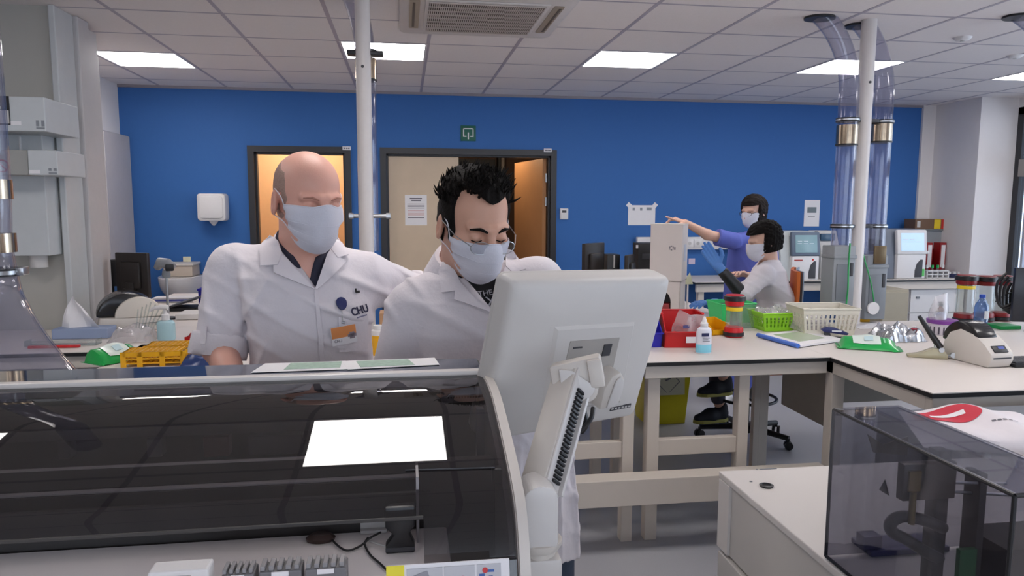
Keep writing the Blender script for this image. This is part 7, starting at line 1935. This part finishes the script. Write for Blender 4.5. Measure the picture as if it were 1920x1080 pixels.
# hair: cap plus spiky tufts
def keep2(Q):
    hl = .062+.018*np.cos(Q[:, 0]/.078*PI*1.9)*1.0                     # hairline height over the brow, receding at the temples
    face = np.where(Q[:, 1] < -.02, hl+.0*Q[:, 0]-Q[:, 2], -1)
    temple = np.where((Q[:, 1] <= .03) & (Q[:, 1] >= -.045), np.where(Q[:, 2] < .03, np.maximum(-.052-Q[:, 2], np.where(Q[:, 1] < -.014, 1, -1)*.02*np.ones(len(Q))+0), -1), -1)
    return np.maximum(np.maximum(np.minimum(face, 1), np.where(Q[:, 1] < -.03, face, -.01)), np.maximum(-.06-Q[:, 2], np.where((Q[:, 1] < -.004) & (Q[:, 2] < .03), (.0-Q[:, 1])*.5-.002, -.01)))
def keep2(Q):
    x, y, z = Q[:, 0], Q[:, 1], Q[:, 2]
    hl = .090-.012*np.cos(np.clip(x/.050, -1, 1)*PI)
    plane_y = -.030+.22*(z-.03)                                         # front limit of the sides
    front = (plane_y-y)                                                # >0 in front of the limit
    low = hl-z
    d_face = np.minimum(front, low)*.8                                 # removed: in front AND below the hairline
    nape = -.062-z
    ear = np.minimum(.022-np.abs(y-.012), .018-(z+.014))*.8            # gap around the ear
    ear = np.minimum(ear, 1)
    return np.maximum(np.maximum(d_face, nape), ear)
hair_cap('hair', H2, keep2, lambda Q: .006+.014*np.clip((Q[:, 2]-.05)/.06, 0, 1), .0028, 11, M_HAIRB, t2, .003)
hr = [o for o in t2.children if o.name.startswith('hair')][0]
tuft_mesh('hair_tufts', H2, 420, 4, lambda q: q[2] > .088 or (q[2] > .05 and q[1] > -.02), lambda q: .030+.012*(q[1] < 0), M_HAIRB, hr, .62, .0042)
for s in (-1, 1):
    b = MB(); b.tube([Vector(hp(H2, (s*x, y, z))) for x, y, z in ((.014, -.0995, .017), (.032, -.0965, .024), (.052, -.080, .018))], [.003, .0042, .002], 6); b.build('eyebrow', M_HAIRB, t2)
    b = MB(); b.tube([Vector(hp(H2, (s*x, y, z))) for x, y, z in ((.019, -.0855, -.008), (.032, -.0895, -.011), (.046, -.0835, -.008))], .0013, 6); b.build('eyelash', M_HAIRB, t2)
# rimless glasses sitting low on the nose
gl = MB(); ln_ = MB()
for s in (-1, 1):
    ring = [Vector(hp(H2, (s*.034+.024*math.cos(a), -.118+.010*abs(math.cos(a)) if False else -.117+.006*((s*.034+.024*math.cos(a))/.05)**2, -.016+.0155*math.sin(a)))) for a in np.linspace(0, 2*PI, 28)]
    gl.tube(ring, .0011, 6, caps=False)
    gl.tube([Vector(hp(H2, (s*.058, -.110, -.012))), Vector(hp(H2, (s*.080, -.070, -.002))), Vector(hp(H2, (s*.086, .010, .010)))], .0013, 6)
    cen = sum(ring[:-1], Vector())/(len(ring)-1)
    ln_.sheet([[cen+(p-cen)*k for p in ring[:-1]] for k in (.02, .98)], closed=True)
gl.tube([Vector(hp(H2, (-.010, -.117, -.010))), Vector(hp(H2, (0, -.121, -.006))), Vector(hp(H2, (.010, -.117, -.010)))], .0013, 6)
g_ = gl.build('glasses', M_STEEL, t2)
ln_.build('lenses', clear('lens', '#EDEFF2', .5, .02, 0, f0=.05), g_)
# ------------------------------------------------------------------ seated woman
yS_ = 4.66
H3 = dict(c=A3(PY(1432, 452, yS_)), R=head_R(math.radians(-97), math.radians(14)), s=1.02)
t3 = thing('person', 'seated dark-haired woman in a white coat with blue gloves, one hand raised', 'person', (2.5, yS_, 0))
M_SK3 = skin_mat('skin_fair', '#D2A995', 1)
nb3 = A3(PY(1443, 486, yS_)); sN3 = A3(PY(1432, 515, yS_-.15)); sF3 = A3(PY(1432, 510, yS_+.15))
pel3 = A3(PY(1458, 610, yS_))
eN3 = A3(PY(1392, 552, yS_-.22)); wN3 = A3(PY(1347, 500, yS_-.20)); eF3 = A3(PY(1385, 575, yS_+.10)); wF3 = A3(PY(1338, 568, yS_-.02))
ST3 = [(pel3[2]-.12, pel3[0]-.02, yS_, .14, .20), (pel3[2], pel3[0]-.01, yS_, .13, .18), (pel3[2]+.18, pel3[0]-.01, yS_, .115, .165), (nb3[2]-.16, nb3[0]-.01, yS_, .115, .18), (nb3[2]-.07, nb3[0], yS_, .085, .15), (nb3[2]-.02, nb3[0], yS_, .055, .075)]
def torso3(P, ins=0.): return s_loft(P, [(z, cx, cy, w-ins, d-ins) for z, cx, cy, w, d in ST3])
def coat3(P):
    d = torso3(P)
    for s in (sN3, sF3): d = smin(d, s_cap(P, nb3+np.array([0, 0, -.05]), s, .055, .062), .05)
    d = smin(d, s_cap(P, sN3, eN3+(sN3-eN3)*.02, .066, .056), .03); d = smin(d, s_cap(P, sF3, eF3, .066, .052), .03)
    for s in (-1, 1): d = smin(d, s_cap(P, pel3+np.array([-.02, s*.09, -.10]), pel3+np.array([-.30, s*.08, -.12]), .10, .085), .05)
    d = smax(d, -s_cap(P, nb3+np.array([-.03, 0, -.02]), nb3+np.array([-.05, 0, .12]), .055, .085), .006)
    return d-folds(P, (.5, .3, .8), .09, .006, 33)
HD3a = hand_parts(wN3, A3(PY(1316, 455, yS_-.2))-wN3, (-.3, -.9, .2), 1, (.06, .08, .1, .16, .1))
HD3b = hand_parts(wF3, A3(PY(1302, 566, yS_-.06))-wF3, (0, 0, -1), -1, (.3, .35, .4, .45, .25))
kn3 = [pel3+np.array([-.42, s*.08, -.13]) for s in (-1, 1)]
ft3 = [A3(PY(1348, 728, 4.52)), A3(PY(1340, 778, 4.62))]
def body3(P):
    d = head_sdf(P, H3); d = smin(d, s_cap(P, hp(H3, (0, .03, -.06)), nb3+np.array([0, 0, -.03]), .048, .058), .02); d = smin(d, torso3(P, .025), .04)
    for a, b, c in ((sN3, eN3, wN3), (sF3, eF3, wF3)): d = smin(d, s_cap(P, a, b, .042, .036), .02); d = smin(d, s_cap(P, b, c, .037, .024), .02)
    d = caps(P, HD3a+HD3b, d)
    for k, f, s in zip(kn3, ft3, (-1, 1)): d = smin(d, s_cap(P, pel3+np.array([-.02, s*.09, -.12]), k, .08, .055), .03); d = smin(d, s_cap(P, k, f+np.array([.03, 0, .08]), .055, .036), .02)
    return d
lo3 = np.array([1.6, 4.2, .05]); hi3 = np.array([2.85, 5.05, 1.7])
sdf_obj('body', body3, lo3, hi3, .0055, M_SK3, t3)
c3 = sdf_obj('white_coat', coat3, lo3, hi3, .007, M_COAT, t3)
def glove(HDn, wr, el, nm):
    f = lambda P: caps(P, [(a, b, ra+.0018, rb+.0018) for a, b, ra, rb in HDn]+[(wr, wr+(A3(el)-wr)*.10, .030, .032)])
    c = HDn[0][1]; return sdf_obj(nm, f, c-.2, c+.2, .0045, mat('nitrile_blue', '#4E7FC4', .5, bump=.08), t3)
glove(HD3a, wN3, eN3, 'glove'); glove(HD3b, wF3, eF3, 'glove')
f_sl = lambda P: smax(s_cap(P, eN3, wN3+(eN3-wN3)*.22, .047, .036), -9+0*P[:, 0], .001)
sdf_obj('black_sleeve', f_sl, np.minimum(eN3, wN3)-.08, np.maximum(eN3, wN3)+.08, .005, M_BLACK, t3)
face_mask(H3, t3, None, 12, 16)
def keep3(Q): return np.maximum(np.minimum((-.026+.25*np.clip(Q[:, 2], -.1, .1)-Q[:, 1]), .060-Q[:, 2])*.8, -.078-Q[:, 2])
hair_cap('hair', H3, keep3, lambda Q: .022+0*Q[:, 0], .004, 17, M_HAIRB, t3, .005)
M_SHOE = mat('navy_sneaker', '#191B26', .7, var=.2); M_SOLE = mat('olive_sole', '#9A9446', .6)
def tr3(P):
    d = None
    for k, f, s in zip(kn3, ft3, (-1, 1)):
        a = smin(s_cap(P, pel3+np.array([-.02, s*.09, -.12]), k, .088, .066), s_cap(P, k, f+np.array([.02, 0, .12]), .064, .050), .03); d = a if d is None else smin(d, a, .02)
    return d
sdf_obj('trousers', tr3, lo3, hi3, .010, mat('dark_trousers', '#4A4650', .85), t3)
for f in ft3: shoe('shoe', f+np.array([-.17, -.03, -.045]), f+np.array([.05, 0, -.045]), M_SHOE, t3, M_SOLE)
# ------------------------------------------------------------------ standing woman
yW_ = 5.62
H4 = dict(c=A3(PY(1412, 396, yW_)), R=head_R(math.radians(-58), math.radians(10)), s=1.02)
t4 = thing('person', 'standing woman in violet blue scrubs and face mask pointing to the left', 'person', (PY(1395, 500, yW_).x, yW_, 0))
nb4 = A3(PY(1418, 432, yW_)); cx4 = PY(1392, 500, yW_).x
sR4 = A3(PY(1374, 452, yW_-.10)); sL4 = A3(PY(1442, 458, yW_+.05))
eR4 = A3(PY(1326, 440, yW_-.12)); wR4 = A3(PY(1284, 417, yW_-.12)); eL4 = A3(PY(1448, 522, yW_-.02)); wL4 = A3(PY(1402, 516, yW_-.16))
z4 = lambda v: zv(1400, v, yW_)
ST4 = [(.80, cx4+.02, yW_, .18, .13), (z4(560), cx4+.02, yW_, .165, .125), (z4(510), cx4+.02, yW_, .15, .12), (z4(465), cx4+.04, yW_, .155, .11), (z4(445), cx4+.07, yW_, .12, .085), (z4(434), cx4+.09, yW_, .065, .06)]
def torso4(P, ins=0.): return s_loft(P, [(z, cx, cy, w-ins, d-ins) for z, cx, cy, w, d in ST4], (math.cos(-.4), math.sin(-.4)))
def scrub4(P):
    d = torso4(P)
    for s in (sR4, sL4): d = smin(d, s_cap(P, nb4+np.array([0, 0, -.05]), s, .05, .060), .05)
    d = smin(d, smax(s_cap(P, sR4, sR4+(eR4-sR4)*.62, .068, .070), (P-(sR4+(eR4-sR4)*.62))@((eR4-sR4)/np.linalg.norm(eR4-sR4)), .006), .02); d = smin(d, s_cap(P, sL4, sL4+(eL4-sL4)*.6, .066, .066), .02)
    d = smax(d, -s_cap(P, nb4+np.array([-.03, -.02, -.03]), nb4+np.array([-.05, -.03, .12]), .05, .085), .006)
    return d-folds(P, (.9, .2, .3), .09, .006, 41)
HD4a = hand_parts(wR4, A3(PY(1242, 402, yW_-.12))-wR4, (0.15, .3, -1), 1, (.0, 1.0, 1.15, 1.2, .5))
HD4b = hand_parts(wL4, A3(PY(1382, 508, yW_-.2))-wL4, (0, -.3, -1), -1, (.3, .5, .6, .6, .2))
def body4(P):
    d = head_sdf(P, H4); d = smin(d, s_cap(P, hp(H4, (0, .03, -.06)), nb4+np.array([0, 0, -.03]), .048, .056), .02); d = smin(d, torso4(P, .025), .04)
    for a, b, c in ((sR4, eR4, wR4), (sL4, eL4, wL4)): d = smin(d, s_cap(P, a, b, .044, .040), .02); d = smin(d, s_cap(P, b, c, .042, .025), .02)
    d = caps(P, HD4a+HD4b, d)
    for s in (-1, 1): d = smin(d, s_cap(P, (cx4+.02+s*.08, yW_, .82), (cx4+.02+s*.09, yW_, .08), .075, .042), .03)
    return d
lo4 = np.array([cx4-.85, yW_-.45, 0]); hi4 = np.array([cx4+.45, yW_+.3, 1.85])
sdf_obj('body', body4, lo4, hi4, .0055, M_SK3, t4)
sdf_obj('scrub_top', scrub4, lo4+np.array([0, 0, .7]), hi4, .007, mat('violet_scrub', '#5B67B8', .85, bump=.1), t4)
sdf_obj('scrub_trousers', legs([(cx4-.06, yW_, .82), (cx4+.10, yW_, .82)], [(cx4-.07, yW_, .05), (cx4+.11, yW_, .05)], 0, .095, .065), lo4, hi4-np.array([0, 0, .9]), .010, mat('violet_scrub', '#5B67B8', .85), t4)
shoe('shoe', (cx4-.2, yW_-.12, 0), (cx4-.06, yW_+.02, 0), M_WHITE, t4); shoe('shoe', (cx4-.0, yW_-.16, 0), (cx4+.11, yW_+.02, 0), M_WHITE, t4)
face_mask(H4, t4, None, 12, 16)
M_HB = mat('brown_hair', '#1A120F', .7, spec=.2, var=.3, vs=60, bump=.5, bs=150)
def keep4(Q): return np.maximum(np.minimum((-.040+.25*np.clip(Q[:, 2], -.1, .1)-Q[:, 1]), .056-Q[:, 2])*.8, -.16-Q[:, 2])
hair_cap('hair', H4, keep4, lambda Q: .018+0*Q[:, 0], .004, 19, M_HB, t4, .005, extra=lambda Q, d: smin(d, s_cap(Q, (0.0, .07, .02), (.0, .085, -.13), .075, .05), .03))
b = MB()
for s in (-1, 1):
    b.tube([Vector(hp(H4, (s*.033+.020*math.cos(a), -.112, -.002+.016*math.sin(a)))) for a in np.linspace(0, 2*PI, 18)], .0016, 6, caps=False); b.tube([Vector(hp(H4, (s*.053, -.11, 0))), Vector(hp(H4, (s*.084, .0, .008)))], .0016, 6)
b.build('glasses', M_BLACK, t4)
# ------------------------------------------------------------------ lab chair of the seated woman
cc = PZ(1397, 800, .09); SZ = pel3[2]-.235
ch = thing('office_chair', 'tall laboratory swivel chair with an orange backrest on a black star base', 'chair', (cc.x, cc.y, 0))
SX, SY = pel3[0]-.06, yS_
b = MB(); b.prism([(SX+q[0], SY+q[1]) for q in rrect(-.23, .22, -.22, .22, .08)], 'z', SZ-.07, SZ, bev=.02); b.build('seat', mat('orange_shell', '#C8641E', .5), ch)
bc0, bc1 = PY(1467, 590, yS_), PY(1489, 516, yS_)
rows = []
for i in range(9):
    k = i/8; x = bc0.x+.0+(bc1.x-bc0.x)*k+.02*math.sin(PI*k); z = SZ+.06+(bc1.z+.04-SZ-.06)*k
    rows.append([(x+.03*(abs(q)**2)+q*.085, SY+q*(.20-.05*abs(k-.5)), z) for q in np.linspace(-1, 1, 11)])
rows = [[Vector(p) for p in r] for r in rows]
bk = MB().sheet(rows, .022).build('backrest', mat('orange_shell', '#C8641E', .5), ch)
MB().sheet([[p+Vector((.026, 0, 0)) for p in r] for r in rows], .008).build('back_shell', mat('grey_blue_shell', '#8A97A8', .5), ch)
b = MB(); b.tube(smooth_path([(SX+.12, SY, SZ-.08), (SX+.27, SY, SZ-.06), (bc0.x+.06, SY, SZ+.08), (bc0.x+.085, SY, SZ+.2)], 6), .016, 10); b.build('back_bar', M_BLACK, ch)
MB().cyl((cc.x, cc.y, .11), (cc.x, cc.y, SZ-.30), .027, seg=20).build('gas_column', M_BLACK, ch)
b = MB(); b.tube([(cc.x, cc.y, SZ-.31), ((cc.x+SX)/2, (cc.y+SY)/2, SZ-.18), (SX, SY, SZ-.06)], .024, 16); b.build('gas_piston', M_STEEL, ch)
b = MB(); b.tube([(cc.x+.20*math.cos(a), cc.y+.20*math.sin(a), .30) for a in np.linspace(0, 2*PI, 33)], .011, 8, caps=False)
b.cyl((cc.x, cc.y-.2, .30), (cc.x, cc.y+.2, .30), .008, seg=8); b.build('foot_ring', M_BLACK, ch)
b = MB(); b.cyl((cc.x, cc.y, .055), (cc.x, cc.y, .12), .045, seg=20); b.build('hub', M_BLACK, ch)
for k in range(5):
    a = 2*PI*k/5+math.radians(-52); e = Vector((cc.x+.31*math.cos(a), cc.y+.31*math.sin(a), .075))
    b = MB(); b.tube([Vector((cc.x, cc.y, .10)), Vector((cc.x, cc.y, .10)).lerp(e, .5)+Vector((0, 0, .0)), e], [.028, .022, .018], 10); lg = b.build('leg', M_BLACK, ch)
    b = MB(); b.cyl((e.x, e.y, e.z), (e.x, e.y, .045), .010, seg=8); sd_ = Vector((-math.sin(a+.6), math.cos(a+.6), 0))
    for s in (-1, 1): b.cyl(Vector((e.x, e.y, .0285))+sd_*.008*s, Vector((e.x, e.y, .0285))+sd_*.026*s, .0275, seg=18)
    b.build('castor', M_BLACK, lg)
# ================================================================== LIGHT, CAMERA
def lamp(name, kind, loc, energy, size=(1, 1), rot=(0, 0, 0), col=(1, 1, 1)):
    l = bpy.data.lights.new(name, kind); l.energy = energy; l.color = col
    if kind == 'AREA': l.shape = 'RECTANGLE'; l.size, l.size_y = size
    o = bpy.data.objects.new(name, l); COL.objects.link(o); o.location = loc; o.rotation_euler = rot; return o
lamp('daylight_through_window', 'AREA', (6.5, 2.6, 1.6), 260, (8, 2.1), (0, PI/2, 0), (.90, .94, 1))
lamp('added_front_fill', 'AREA', (1.0, -4.3, 1.75), 75, (6.8, 1.6), (PI/2, 0, 0), (1, .98, .97))  # added fill from behind the camera, brightens coats and deck
lamp('doorway_room_lamp', 'POINT', (-1.2, 8.5, 2.4), 34, col=(1, .86, .68)).data.shadow_soft_size = .15
lamp('corridor_lamp', 'POINT', (.95, 8.0, 2.38), 26, col=(1, .8, .55)).data.shadow_soft_size = .12
w = bpy.data.worlds.new('daylight'); SC.world = w; w.use_nodes = True
nt = w.node_tree; bg = nt.nodes['Background']
sky = nt.nodes.new('ShaderNodeTexSky'); sky.sky_type = 'HOSEK_WILKIE'; sky.turbidity = 6; sky.sun_direction = (-.4, .3, .7)
mxn = nt.nodes.new('ShaderNodeMix'); mxn.data_type = 'RGBA'; mxn.inputs[0].default_value = .75
mxn.inputs[7].default_value = (.8, .87, 1, 1); nt.links.new(sky.outputs[0], mxn.inputs[6])
nt.links.new(mxn.outputs[2], bg.inputs['Color']); bg.inputs['Strength'].default_value = 3.2
cam = bpy.data.cameras.new('camera'); co = bpy.data.objects.new('camera', cam); COL.objects.link(co)
cam.sensor_width = 36; cam.lens = F_PX/1920*36; cam.clip_start = .02
co.matrix_world = Matrix(((RT.x, UP.x, -FW.x, 0), (RT.y, UP.y, -FW.y, 0), (RT.z, UP.z, -FW.z, CAMH), (0, 0, 0, 1)))
SC.camera = co
SC.view_settings.view_transform = 'Standard'; SC.view_settings.look = 'None'; SC.view_settings.gamma = 1
SC.view_settings.use_curve_mapping = False; SC.view_settings.exposure = 0.0
SC.cycles.max_bounces = 10; SC.cycles.transparent_max_bounces = 24; SC.cycles.diffuse_bounces = 5
SC.cycles.use_denoising = True; SC.cycles.sample_clamp_indirect = 6
